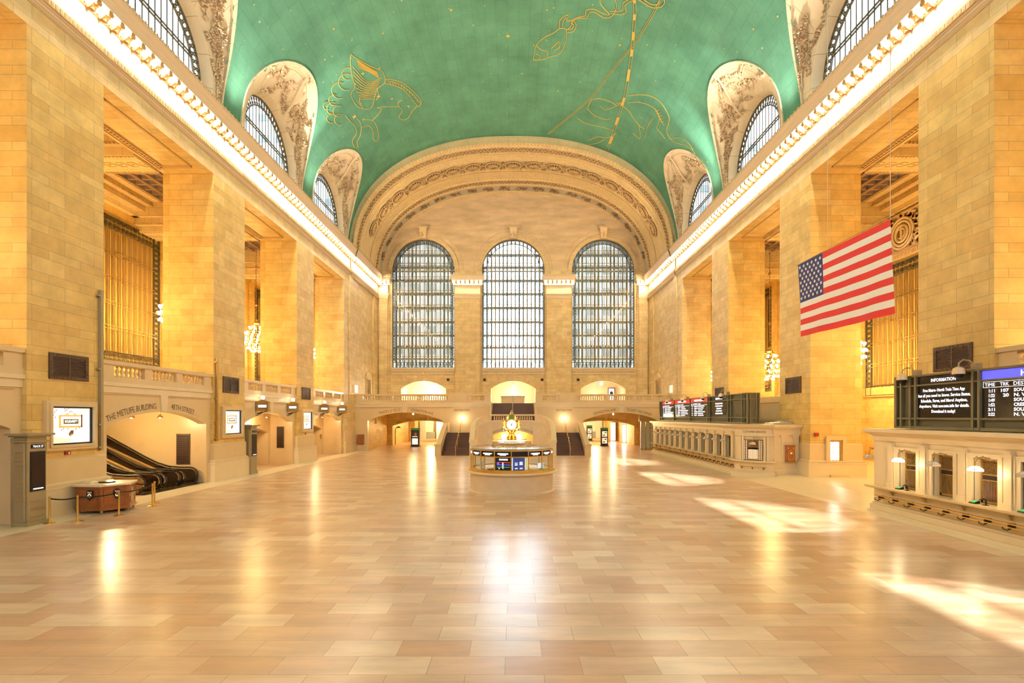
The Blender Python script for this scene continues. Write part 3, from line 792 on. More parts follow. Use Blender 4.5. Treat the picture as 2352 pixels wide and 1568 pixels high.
# rosettes
T4 = prof_table(BA, BB, t0, 1000)
u_lo = 0.083
mr_ = MB()
mr_.lathe([(1.0,.10),(1.0,.16),(.90,.18),(.86,.10),(.84,.02)], n=24, m=0, caps=False); mr_.lathe([(.001,.03),(.84,.03)], n=24, m=1, caps=False)
for k in range(12):
    a = 2*PI*k/12; mr_.tube([(.18*math.cos(a), .18*math.sin(a), .10), (.5*math.cos(a), .5*math.sin(a), .16), (.78*math.cos(a), .78*math.sin(a), .06)], [.04,.06,.025], 5, 0)
mr_.ball((0,0,.1), .2, 8, 0, (1,1,.7), 4); mr_.lathe([(.30,.08),(.26,.14),(.22,.08)], n=12, m=0, caps=False)
rme = mr_.mesh('rosette', ['ornament', 'ornament_dark'], 40)
NR = 17
mbs = MB()
for k in range(NR):
    u = u_lo+(1-2*u_lo)*k/(NR-1); p, d, n, s_ = T4[int(u*1000)]
    o = link('rosette', rme, root); R = Matrix((d, Vector((0,1,0)), n)).transposed()
    if R.determinant() < 0: R = Matrix((-d, Vector((0,1,0)), n)).transposed()
    o.matrix_local = Matrix.Translation(Vector((p.x, 62.0, p.z))+n*.02-root.location) @ R.to_4x4()
    if k < NR-1:
        um = u+(1-2*u_lo)/(NR-1)/2; p, d, n, s_ = T4[int(um*1000)]
        for j in range(22):
            e = rnd.choice((-1,1)); y_ = rnd.uniform(.25, 1.0)*e; x_ = rnd.uniform(-.28,.28)*(.4+abs(y_)); q = Vector((p.x, 62+y_, p.z))+d*x_+n*.04
            leaf(mbs, q, (d*rnd.uniform(-1,1)+Vector((0, rnd.uniform(-1,1), 0))).normalized(), n, .26, .1, j % 2)
mbs.build('scrolls', ['ornament', 'ornament_dark'], root)
# ------------------------------------------------------------------ east wall with the three great windows
WINX = (-12.2, 0.0, 12.2); WH = 4.25; WZ0, WZS, WZT = 10.6, 23.8, 28.05
def stair(w_, n): return w_
def big_wall(Yp, th, name, label, uv=True):
    mb = MB(); zb = 5.3 if Yp > 0 else 0
    outer = [(-22,zb),(22,zb),(22,WZS),(-22,WZS)]
    holes = [[(x-WH,WZ0),(x+WH,WZ0),(x+WH,WZS-.001),(x-WH,WZS-.001)] for x in WINX]
    if Yp > 0: holes += [arch_pts(x-3.05, x+3.05, 5.6, 7.75, 8.8, 12) for x in WINX]
    mb.prism(outer, holes, 0, th, XZ(Yp))
    up = [(-22,WZS)]
    for x in WINX: up += [(x+WH*math.cos(PI-PI*k/28), WZS+WH*math.sin(PI-PI*k/28)) for k in range(29)]
    mb.prism(up+[(22,WZS),(22,36),(-22,36)], [], 0, th, XZ(Yp), 1)
    return tag(mb.build(name, ['stone_blocks', 'plaster']), label, 'wall', kind='structure')
big_wall(YE, .9, 'wall_east', 'stone end wall with three tall arched windows')
big_wall(Y0-.9, .9, 'wall_west', 'stone end wall behind the camera with three tall arched windows')
# smooth plaster tympanum ring faces: archivolts and keystones
root = empty('trim_1', (0, YE, 26)); tag(root, 'moulded stone rings and scroll keystones over the three great windows', 'moulding', kind='structure')
mb = MB()
for x in WINX:
    for (r0, r1, d) in ((4.25, 4.55, .10), (4.55, 4.75, .16), (5.35, 5.45, .06)):
        for k in range(32):
            a, b = PI*k/32, PI*(k+1)/32
            q = [(x+r0*math.cos(a), WZS+r0*math.sin(a)), (x+r0*math.cos(b), WZS+r0*math.sin(b)), (x+r1*math.cos(b), WZS+r1*math.sin(b)), (x+r1*math.cos(a), WZS+r1*math.sin(a))]
            if abs(q[2][0]) > 18: continue
            mb.hexa([(u, YE+.01, v) for u, v in q]+[(u, YE-d, v) for u, v in q])
mb.build('archivolt', 'arch_stone', root)
for x in WINX:
    mb = MB(); z = 28.2
    mb.hexa([(x-.34,YE,z),(x+.34,YE,z),(x+.34,YE-.35,z),(x-.34,YE-.35,z),(x-.5,YE,z+1.2),(x+.5,YE,z+1.2),(x+.5,YE-.6,z+1.2),(x-.5,YE-.6,z+1.2)])
    mb.box(x-.62, x+.62, YE-.7, YE, z+1.2, z+1.36); mb.box(x-.45, x+.45, YE-.42, YE, z-.16, z)
    for k in range(10): mb.ball((x+random.uniform(-.3,.3), YE-.45, z+.15+.1*k), .12, 5, 1, (1,.7,1), 3)
    mb.build('keystone', ['marble_plain', 'ornament'], root)
for i, x in enumerate(WINX):
    root = empty('window_%d' % (60+i), (x, YE+.3, WZ0)); tag(root, ('tall arched window, %s of the three in the end wall' % ('left', 'middle', 'right')[i]), 'window', kind='structure')
    Y = YE+.32
    def cuv(r): return [(-r, WZ0)]+[(-r, WZS)]+[(r*math.cos(PI-PI*k/32), WZS+r*math.sin(PI-PI*k/32)) for k in range(33)]+[(r, WZ0)]
    mb = MB()
    for r0, r1 in ((4.18, 4.26), (3.62, 3.70)):
        c0, c1 = cuv(r0), cuv(r1)
        for k in range(len(c0)-1): q = [c0[k], c0[k+1], c1[k+1], c1[k]]; mb.hexa([(x+u, Y-.07, v) for u, v in q]+[(x+u, Y+.07, v) for u, v in q])
    mb.box(x-4.2, x+4.2, Y-.07, Y+.07, WZ0, WZ0+.08); mb.box(x-4.2, x+4.2, Y-.07, Y+.07, WZ0+.72, WZ0+.8)
    def ring(u, v, r=.14):
        mb.tube([(x+u+r*math.cos(2*PI*k/6), Y, v+r*math.sin(2*PI*k/6)) for k in range(6)], .045, 4, closed=True); mb.ball((x+u, Y, v), .07, 5, 0, (1,1,1), 3)
    z = WZ0+.95
    while z < WZS:
        for e in (-1, 1):
            ring(e*3.82, z); ring(e*4.06, z+.2)
        z += .4
    for k in range(44):
        a = PI*(k+.5)/44; ring(3.82*math.cos(a), WZS+3.82*math.sin(a), .12); ring(4.06*math.cos(a+.03), WZS+4.06*math.sin(a+.03), .12)
    for k in range(19):
        ring(-3.7+7.4*k/18, WZ0+.28, .17); ring(-3.5+7.4*k/18, WZ0+.55, .13)
    for k in range(19): ring(-3.5+7.0*k/18, WZ0+2.9, .11)
    mb.build('border', 'iron', root)
    mb = MB(); ri = 3.63
    for k in range(1, 30):
        u = -ri+2*ri*k/30; zt = WZS+math.sqrt(ri*ri-u*u); wd = .045 if k % 2 else .03
        mb.box(x+u-wd, x+u+wd, Y-.06, Y+.06, WZ0+.8, zt)
    for z in (12.0, 13.55, 15.25, 17.1, 19.05, 21.0, 22.85, 24.7, 26.4):
        h = math.sqrt(max(.2, ri*ri-max(0, z-WZS)**2))
        for q in (-.17, .13): mb.box(x-h, x+h, Y-.08, Y+.06, z+q, z+q+.06)
    mb.build('lattice', 'iron_gold', root)
    # second, outer window layer
    mb = MB(); Y2 = YE+2.2
    for k in range(0, 16): u = -4.2+8.4*k/15; mb.box(x+u-.10, x+u+.10, Y2-.05, Y2+.05, 9, 28.5)
    for z in (12.0, 13.55, 15.25, 17.1, 19.05, 21.0, 22.85, 24.7, 26.4): mb.box(x-4.5, x+4.5, Y2-.8, Y2+.05, z-.10, z+.06)
    mb.build('outer_lattice', 'steel_grey', root)
    mb = MB(); cu = cuv(4.22); mb.add([(x+u, Y+.12, v) for u, v in cu], [tuple(range(len(cu)))]); mb.build('pane', 'glass' if i == 1 else 'glass_green', root)
    # sill
    mb = MB(); mb.box(x-WH, x+WH, YE-.35, YE+.5, WZ0-.22, WZ0); mb.box(x-WH, x+WH, YE-.22, YE, WZ0-.32, WZ0-.22); mb.box(x-WH, x+WH, YE-.12, YE, WZ0-.85, WZ0-.32, 0)
    for k in range(32): mb.ball((x-WH+.15+k*.265, YE-.13, WZ0-.6), .13, 5, 1, (1,.4,1), 3)
    mb.build('window_sill', ['marble_cream', 'ornament'], root)
# pilasters with lit capitals
cap_mod = MB(); cap_mod.box(-.11,.11,-.38,0,-.32,0); cap_mod.ball((0,-.3,-.18), .13, 6, 0, (1,1,1), 4); capm = cap_mod.mesh('modillion', ['modillion_stone'])
bb = MB(); bb.ball((0,0,0), .12, 8, 0, (1,1,1), 5); capb = bb.mesh('light_bulb', ['bulb'], 60)
for nm, x0, x1 in (('between the left and middle windows', -8.0, -4.3), ('between the middle and right windows', 4.3, 8.0), ('in the left corner', -18.3, -16.75), ('in the right corner', 16.75, 18.3)):
    root = empty('pilaster', ((x0+x1)/2, YE, 0)); tag(root, 'flat stone pilaster with a lit capital, ' + nm, 'pillar', kind='structure')
    mb = MB(); mb.box(x0+.2, x1-.2, YE-.45, YE+.02, 5.6, 20.0); mb.box(x0, x1, YE-.2, YE+.02, 5.6, 22.0); mb.build('shaft', 'stone_blocks', root)
    mb = MB()
    for (o, z0, z1) in ((.50,19.9,20.02),(.56,20.02,20.2),(.62,20.2,20.55),(.50,20.55,21.62),(.72,21.62,21.95),(1.15,22.18,22.4),(1.2,22.4,22.6),(1.3,22.6,22.95)):
        e = o-.5; mb.box(x0+.15-e*.7, x1-.15+e*.7, YE-o, YE, z0, z1)
    k = x0-.3
    while k < x1+.3: mb.box(k, k+.09, YE-.76, YE-.7, 21.68, 21.9, 1); mb.box(k, k+.1, YE-.66, YE-.6, 20.3, 20.5, 1); mb.box(k, k+.1, YE-1.33, YE-1.28, 22.75, 22.9, 1); k += .18
    mb.box(x0-.1, x1+.1, YE-.5, YE, 21.9, 22.2)
    mb.build('capital', ['marble_cream', 'ornament'], root)
    n = max(2, round((x1-x0+.9)/.66))
    for k in range(n+1):
        x = x0-.25+(x1-x0+.5)*k/n
        link('modillion', capm, root, Vector((x, YE-.72, 22.16))-root.location)
        if k < n: link('light_bulb', capb, root, Vector((x+(x1-x0+.5)/n/2, YE-.86, 22.0))-root.location)
# buildings across the street, seen through the side windows
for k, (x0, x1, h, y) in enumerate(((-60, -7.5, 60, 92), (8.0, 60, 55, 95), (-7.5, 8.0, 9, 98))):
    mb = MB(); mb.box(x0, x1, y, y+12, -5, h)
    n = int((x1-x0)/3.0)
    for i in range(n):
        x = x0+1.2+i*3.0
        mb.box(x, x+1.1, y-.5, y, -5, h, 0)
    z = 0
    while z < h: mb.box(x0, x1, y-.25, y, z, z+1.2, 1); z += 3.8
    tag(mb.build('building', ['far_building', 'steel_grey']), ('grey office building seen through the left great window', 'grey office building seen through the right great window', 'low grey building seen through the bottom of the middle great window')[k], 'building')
# small dark vents
for k, x in enumerate((-8.85, -3.9, 3.9, 8.8)):
    mb = MB(); mb.box(x-.18, x+.18, YE-.08, YE, 8.8, 9.15); mb.box(x-.13, x+.13, YE-.1, YE-.08, 8.85, 9.1, 1); tag(mb.build('vent', ['vent_frame', 'vent_dark']), 'small square dark vent, %s along the end wall below the windows' % ('first from the left', 'second from the left', 'third from the left', 'fourth from the left')[k], 'vent', 'small square vents under the great windows')
# rooms behind the balcony arches, bright
mb = MB()
for x in WINX:
    mb.box(x-3.6, x-3.1, YE+.9, YE+6, 5.6, 9); mb.box(x+3.1, x+3.6, YE+.9, YE+6, 5.6, 9)
mb.box(-17, 17, YE+6, YE+6.3, 5.6, 9.2); mb.box(-17, 17, YE+.9, YE+6, 9.0, 9.3); mb.box(-17, 17, YE+.9, YE+6.3, 5.3, 5.6)
tag(mb.build('wall_balcony_room', 'marble_cream'), kind='structure')
def emis_box(name, b, m='light_panel', label=None, cat='lamp', group=None, par=None):
    mb = MB(); mb.box(*b, 0); o = mb.build(name, m, par)
    if label: tag(o, label, cat, group)
    return o

# ------------------------------------------------------------------ balustrades
bal = MB(); bal.lathe([(.10,0),(.10,.05),(.065,.07),(.05,.12),(.095,.22),(.085,.28),(.05,.34),(.04,.38),(.075,.42),(.075,.47)], n=7)
bal_me = bal.mesh('baluster', ['marble_plain'], 40)
bal2 = MB(); bal2.lathe([(.12,0),(.12,.07),(.075,.10),(.055,.17),(.115,.30),(.10,.38),(.055,.46),(.045,.52),(.09,.58),(.09,.65)], n=7)
bal2_me = bal2.mesh('baluster', ['marble_plain'], 40)
def balustrade(label, A, B, panels, z0=5.58, thick=.42, solid=(), top=6.58):
    """A->B along X or Y; panels = list of (t0,t1) in metres from A holding balusters; the rest is solid"""
    A, B = Vector(A), Vector(B); L = (B-A).length; d = (B-A)/L; n = Vector((-d.y, d.x, 0))
    root = empty('balustrade', (A+B)/2+Vector((0,0,z0))); tag(root, label, 'balustrade', kind='structure')
    mb = MB()
    def bx(t0, t1, h0, h1, wd, m=0):
        a, b = A+d*t0, A+d*t1
        mb.hexa([a-n*wd+Vector((0,0,h0)), b-n*wd+Vector((0,0,h0)), b+n*wd+Vector((0,0,h0)), a+n*wd+Vector((0,0,h0)),
                 a-n*wd+Vector((0,0,h1)), b-n*wd+Vector((0,0,h1)), b+n*wd+Vector((0,0,h1)), a+n*wd+Vector((0,0,h1))])
    h = thick/2
    bx(0, L, z0, z0+.27, h); bx(0, L, top-.18, top, h+.04); bx(0, L, top-.22, top-.18, h-.03)
    k = 0
    for (a, b) in sorted(list(panels)+[(L, L)]):
        if a > k+.01: bx(k, a, z0+.27, top-.2, h-.04)
        k = b
    for (a, b) in solid: bx(a, b, z0, top+.12, h+.08)
    mb.build('rail', 'marble_plain', root)
    hh = top-.2-(z0+.27)
    for (a, b) in panels:
        c = max(1, round((b-a)/.27))
        for i in range(c):
            p = A+d*(a+(b-a)*(i+.5)/c); o = link('baluster', bal_me, root, Vector((p.x, p.y, z0+.27))-root.location); o.scale = (1,1,hh/.47)
    return root

# ------------------------------------------------------------------ gallery fronts between the piers
def seg_arch_text(mb, st, size, cx_, apex, R, a_mid, Y=None, X=None, s=1, m=0, rad=.30, space=1.0, fit=None):
    """letters standing on an arch of radius R with crown at (cx_, apex); a_mid = angle of the text's middle from the vertical"""
    vs, fs, Wd = text2d(st, size, space)
    if fit: vs = [(v[0]*fit/Wd, v[1]) for v in vs]; Wd = fit
    def fn(u, v):
        a = a_mid+(u-Wd/2)/(R+rad); r = R+rad+v
        h = cx_+r*math.sin(a); z = apex-R+r*math.cos(a)
        return (h, Y, z) if Y is not None else (X, h, z)
    if X is not None and s > 0:
        def fn(u, v, f0=fn):
            a = a_mid+(u-Wd/2)/(R+rad); r = R+rad+v
            return (X, cx_-r*math.sin(a), apex-R+r*math.cos(a))
    mb.add([fn(*v) for v in vs], fs, m)
XG = 18.5
def gallery(s, k, text=None, hole=True):
    a, b = OPEN[k]; side = 'left' if s < 0 else 'right'
    where = ('behind the camera', 'beside the camera', 'over the escalators', 'over the arch in the middle of the wall', 'over the arch at the far end of the wall')[k]
    root = empty('wall_gallery_%s_%d' % (side, k), (s*XG, (a+b)/2, 0)); tag(root, kind='structure')
    mb = MB(); outer = [(a-.02,0),(b+.02,0),(b+.02,5.1),(a-.02,5.1)]
    hl = [arch_pts(a+.42, b-.42, 0.0, 3.55, 4.25, 20)]
    # open at the floor: build the outline as one loop
    ar = hl[0]; loop = [(a-.02,0),(a+.42,0)]+[p for p in reversed(ar[2:])][0:]+[(b-.42,0),(b+.02,0),(b+.02,5.1),(a-.02,5.1)]
    mb.prism(loop, [], 0, s*.5, YZ(s*XG)); mb.build('front', 'marble_plain', root)
    mb = MB(); f = s*-1
    mb.box(s*XG+f*.06, s*XG+s*.5, a, b, 5.1, 5.42); mb.box(s*XG+f*.14, s*XG+s*.5, a, b, 5.42, 5.58); mb.box(s*XG+f*.03, s*XG, a+.3, b-.3, 5.0, 5.04, 1)
    mb.box(s*XG, s*XG+s*3.4, a, b, 5.42, 5.58)
    c = (a+b)/2; mb.hexa([(s*XG+f*.07,c-.20,4.25),(s*XG,c-.20,4.25),(s*XG,c+.20,4.25),(s*XG+f*.07,c+.20,4.25),(s*XG+f*.07,c-.30,5.1),(s*XG,c-.30,5.1),(s*XG,c+.30,5.1),(s*XG+f*.07,c+.30,5.1)])
    mb.build('ledge', ['marble_cream', 'ornament'], root)
    h = (b-a)/2-.42; R = (h*h+.7*.7)/1.4
    if text:
        mb = MB()
        for st, am, sz, ft in text: mb = MB(); seg_arch_text(mb, st, sz, c, 4.25, R, am, fit=ft, X=s*XG+f*.012, s=s, rad=.16); mb.build('lettering', 'text_dark', root)
    L = b-a
    balustrade('marble gallery balustrade %s, %s side' % (where, side), (s*(XG+.1), a, 0), (s*(XG+.1), b, 0), [(.75,2.75),(3.25,5.15),(5.65,7.65)] if L > 7 else [(.5,2.4),(2.9,4.8)])
    return root
for s in (-1, 1):
    for k in range(5):
        if s > 0 and k in (2, 3, 4): continue
        tx = None
        if s < 0 and k == 2: tx = [('THE METLIFE BUILDING', -.205, .42, 3.3), ('45TH STREET', .150, .40, 2.0)]
        gallery(s, k, tx)
# right side: the gallery fronts behind the ticket offices stay plain walls
for k in (3, 4):
    a, b = OPEN[k]; root = empty('wall_gallery_right_%d' % k, (20.6, (a+b)/2, 0)); tag(root, kind='structure')
    mb = MB(); mb.box(20.6, 21.1, a, b, 0, 5.1); mb.box(20.5, 21.1, a, b, 5.1, 5.4); mb.box(20.6, 20.9, a+.02, b-.02, 5.4, 5.56); mb.build('front', 'marble_plain', root)
# alcoves behind the left arches
def alcove(k, depth, door=None):
    a, b = OPEN[k]; x0, x1 = -19.0, -19.0-depth
    root = empty('wall_alcove_%d' % k, (x0, (a+b)/2, 0)); tag(root, kind='structure')
    mb = MB(); mb.box(x0, x1, a-.02, a+.3, 0, 5.4); mb.box(x0, x1, b-.3, b+.02, 0, 5.4)
    if door:
        d0, d1, zs, za = door; ar = arch_pts(d0, d1, 0, zs, za, 10); loop = [(a,0),(d0,0)]+list(reversed(ar[2:]))+[(d1,0),(b,0),(b,5.4),(a,5.4)]
        mb.prism(loop, [], 0, -.4, YZ(x1)); mb.box(x1-3, x1-.4, d1, d1+.3, 0, 4.2); mb.box(x1-3, x1-.4, d0-.3, d0, 0, 4.2); mb.box(x1-3, x1-.4, d0, d1, 3.9, 4.2); mb.box(x1-3.3, x1-3, d0-.3, d1+.3, 0, 4.2)
    else: mb.box(x1-.3, x1, a, b, 0, 5.4)
    mb.build('stone', 'marble_plain', root)
    mb = MB(); mb.box(x0, x1, a, b, 4.28, 4.45)
    mb.build('soffit', 'marble_plain', root)
    return root
alcove(3, 1.4, (OPEN[3][0]+1.0, OPEN[3][1]-.75, 2.65, 3.15)); alcove(4, 1.4, (OPEN[4][0]+1.0, OPEN[4][1]-.75, 2.65, 3.15)); alcove(1, 1.4); 
a, b = OPEN[2]
mb = MB(); mb.box(-19, -30, a-.02, a+.3, 0, 5.42); mb.box(-19, -30, b-.3, b+.02, 0, 5.42); mb.box(-19, -30, a, b, 5.3, 5.42); mb.box(-30, -29.8, a, b, 0, 5.4)
mb.box(-21.7, -21.4, a, b, 4.35, 5.4)
tag(mb.build('wall_escalator_hall', 'marble_plain'), kind='structure')
# dark bronze grilles in the alcoves
for k, (y, x0, x1, z0, z1, wh) in enumerate(((OPEN[2][1]-.31, -19.55, -20.35, 1.1, 2.95, 'beside the escalators'), (OPEN[3][1]-.31, -19.25, -19.85, 1.35, 3.15, 'in the alcove of the middle arch'))):
    mb = MB(); mb.box(x0, x1, y-.05, y+.01, z0, z1)
    mb.box(x0-.06, x1+.06, y-.07, y-.05, z0+.08, z1-.08, 1)
    for j in range(12): mb.box(x0-.06, x1+.06, y-.085, y-.07, z0+.12+j*(z1-z0-.25)/12, z0+.15+j*(z1-z0-.25)/12, 0)
    tag(mb.build('grille', ['vent_frame', 'vent_dark']), 'tall dark bronze wall grille ' + wh, 'grille')
# floors of alcoves are the hall floor

# ------------------------------------------------------------------ east balcony
YB = 59.3
EX = lambda px: CX+(px-VX)*YB/F
root = empty('wall_balcony', (0, YB, 0)); tag(root, kind='structure')
mb = MB()
LA = (EX(844), EX(1017)); RA = (EX(1340), EX(1514))
def aopen(x0, x1): return list(reversed(arch_pts(x0, x1, 0, 3.5, 4.45, 24)[2:]))
loop = [(-18.3,0),(LA[0],0)]+aopen(*LA)+[(LA[1],0),(RA[0],0)]+aopen(*RA)+[(RA[1],0),(18.3,0),(18.3,5.1),(2.6,5.1),(2.6,3.2),(-2.6,3.2),(-2.6,5.1),(-18.3,5.1)]
mb.prism(loop, [], 0, .6, XZ(YB)); mb.build('front', 'marble_plain', root)
mb = MB()
for x0, x1 in ((-18.3,-2.6),(2.6,18.3)):
    mb.box(x0, x1, YB-.06, YE, 5.1, 5.42); mb.box(x0, x1, YB-.14, YB+.6, 5.42, 5.58); mb.box(x0, x1, YB, YE, 5.42, 5.58)
mb.box(-2.6, 2.6, 62.2, YE, 5.1, 5.58)
for c in ((LA[0]+LA[1])/2, (RA[0]+RA[1])/2): mb.hexa([(c-.22,YB-.1,4.45),(c+.22,YB-.1,4.45),(c+.22,YB,4.45),(c-.22,YB,4.45),(c-.32,YB-.1,5.1),(c+.32,YB-.1,5.1),(c+.32,YB,5.1),(c-.32,YB,5.1)])
for (x0, x1) in ((LA[0]-.7, (LA[0]+LA[1])/2-.5), ((LA[0]+LA[1])/2+.5, RA[0]*0+LA[1]+1.2), (RA[0]-1.2, (RA[0]+RA[1])/2-.5), ((RA[0]+RA[1])/2+.5, RA[1]+.7)):
    mb.box(x0, x1, YB-.03, YB, 4.98, 5.03, 1)
mb.build('ledge', ['marble_cream', 'ornament'], root)
h = (LA[1]-LA[0])/2; R = (h*h+.95*.95)/1.9
for c, T in (((LA[0]+LA[1])/2, (('TRACKS 21 TO 11', -.170, .44, 2.4), ('LEXINGTON AVE', .182, .44, 2.6))), ((RA[0]+RA[1])/2, (('LEXINGTON AVE', -.182, .44, 2.6), ('TICKET MACHINES', .195, .44, 2.9)))):
    for st, am, sz, ft in T: mb = MB(); seg_arch_text(mb, st, sz, c, 4.45, R, am, fit=ft, Y=YB-.012, rad=.18); mb.build('lettering', 'text_dark', root)
for x in (EX(1061), EX(1296)):
    mb = MB(); put_text(mb, 'EAST BALCONY', .36, lambda u, v, x=x: (x+u, YB-.012, 4.62+v), fit=1.85); mb.build('lettering', 'text_dark', root)
def panels(lst, x0): return [(EX(a)-x0, EX(b)-x0) for a, b in lst]
balustrade('marble balcony balustrade left of the central stairs', (-18.3, YB+.2, 0), (-2.6, YB+.2, 0), panels([(833,895),(902,960),(967,1029),(1081,1112)], -18.3), solid=[(EX(1036)+18.3, EX(1073)+18.3)])
balustrade('marble balcony balustrade right of the central stairs', (2.6, YB+.2, 0), (18.3, YB+.2, 0), panels([(1246,1277),(1329,1391),(1398,1456),(1463,1525)], 2.6), solid=[(EX(1285)-2.6, EX(1322)-2.6)])

# passages under the balcony
for s, nm in ((-1, 'left'), (1, 'right')):
    x0, x1 = sorted((s*17.6, s*6.0))
    root = empty('wall_passage_'+nm, (s*12, 66, 0)); tag(root, kind='structure')
    mb = MB(); mb.box(s*17.6, s*18.3, YB+.6, 71.8, 0, 5.1); mb.box(s*5.4, s*6.0, YB+.6, 71.8, 0, 5.1); mb.box(x0, x1, YB+.6, 72, 4.5, 4.7)
    d0, d1 = sorted((s*16.95, s*8.0)); ar = arch_pts(d0, d1, 0, 2.7, 3.4, 16)
    loop = [(x0,0),(d0,0)]+list(reversed(ar[2:]))+[(d1,0),(x1,0),(x1,4.5),(x0,4.5)]
    mb.prism(loop, [], 0, .5, XZ(71.8))
    mb.box(s*17.0, s*17.4, 72.3, 150, 0, 4.2); mb.box(s*7.2, s*7.6, 72.3, 150, 0, 4.2); mb.box(s*7.2, s*17.4, 150, 150.5, 0, 4.2); mb.box(s*7.2, s*17.4, 72.3, 150.5, 3.9, 4.2)
    for y in (84, 98, 114, 132): mb.box(s*17.0, s*16.2, y, y+1.2, 0, 3.9); mb.box(s*7.6, s*8.4, y, y+1.2, 0, 3.9); mb.box(s*7.6, s*17, y, y+.8, 3.4, 3.9)
    mb.build('stone', 'stone_blocks_lamplit', root)
    mb = MB(); c = (d0+d1)/2; h = (d1-d0)/2; R2 = (h*h+.49)/1.4
    seg_arch_text(mb, '42ND STREET PASSAGE   SUBWAY 4 5 6 7 S', .42, c, 3.4, R2, 0, Y=71.78, rad=.12, space=1.0)
    mb.build('lettering', 'text_dark', root)
# ------------------------------------------------------------------ central staircase
def flight(name, label, x0, x1, y0, z0, n, rise, run, rail=None, wallx=()):
    root = empty(name, ((x0+x1)/2, y0, z0)); tag(root, label, 'stairs', kind='structure')
    mb = MB()
    for i in range(n):
        mb.box(x0, x1, y0+i*run, y0+(n+.5)*run, z0+i*rise-.02 if i else 0, z0+(i+1)*rise-.03)
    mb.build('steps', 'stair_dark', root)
    mb = MB()
    for i in range(n): mb.box(x0, x1, y0+i*run-.03, y0+i*run+.06, z0+(i+1)*rise-.03, z0+(i+1)*rise)
    mb.build('step_nosing', 'stair_nose', root)
    return root
SY = 52.4
for s, nm in ((-1, 'left'), (1, 'right')):
    xa, xb = s*4.25, s*7.35
    r = flight('staircase', 'dark marble stair flight rising on the %s of the round booth' % nm, min(xa, xb), max(xa, xb), SY, 0, 14, .157, .35)
    mb = MB(); mb.box(xa, xb, SY+14*.35, YB, 2.0, 2.2); mb.box(xa, xb, SY+14*.35, SY+14*.35+.1, 2.2, 2.24); mb.build('landing', 'marble_plain', r)
    # brass handrail in the middle of the flight
    hx = s*5.85
    h = empty('handrail', (hx, SY, 0)); tag(h, 'brass handrail in the middle of the %s stair flight' % nm, 'handrail')
    mb = MB(); mb.tube([(hx, SY-.1, 0), (hx, SY-.1, 1.0), (hx+s*-.0, SY+.15, 1.08), (hx, SY+4.95, 3.22), (hx, SY+5.2, 3.2)], .035, 6); mb.build('rail', 'brass', h)
    for i in (4, 9, 13): mb = MB(); y = SY+i*.35+.2; mb.tube([(hx, y, .157*(i+1)), (hx, y, .157*(i+1)+.92)], .02, 5); mb.build('post', 'brass', h)
    # outer stringer balustrade
    xo = s*7.6; p = [(SY-.15, 1.0), (SY+5.2, 3.3)]
    st = empty('balustrade', (xo, SY, 0)); tag(st, 'sloping marble balustrade on the outer edge of the %s stair flight' % nm, 'balustrade', kind='structure')
    mb = MB()
    mb.hexa([(xo-.22,SY-.1,0),(xo+.22,SY-.1,0),(xo+.22,SY+5.3,0),(xo-.22,SY+5.3,0),(xo-.22,SY-.1,.42),(xo+.22,SY-.1,.42),(xo+.22,SY+5.3,2.55),(xo-.22,SY+5.3,2.55)])
    mb.hexa([(xo-.26,SY-.3,.95),(xo+.26,SY-.3,.95),(xo+.26,SY+5.3,3.15),(xo-.26,SY+5.3,3.15),(xo-.26,SY-.3,1.12),(xo+.26,SY-.3,1.12),(xo+.26,SY+5.3,3.32),(xo-.26,SY+5.3,3.32)])
    mb.box(xo-.3, xo+.3, SY-.6, SY-.05, 0, 1.0); mb.box(xo-.35, xo+.35, SY-.65, SY, .98, 1.2); mb.box(xo-.25, xo+.25, SY+5.2, YB, 2.2, 3.35); mb.box(xo-.25, xo+.25, SY+5.2, YB, 0, 2.2)
    mb.build('rail', 'marble_plain', st)
    for i in range(17):
        y = SY+.25+i*.3; o = link('baluster', bal_me, st, Vector((xo, y, .42+(y-SY)*.394))-st.location); o.scale = (1,1,1.15)
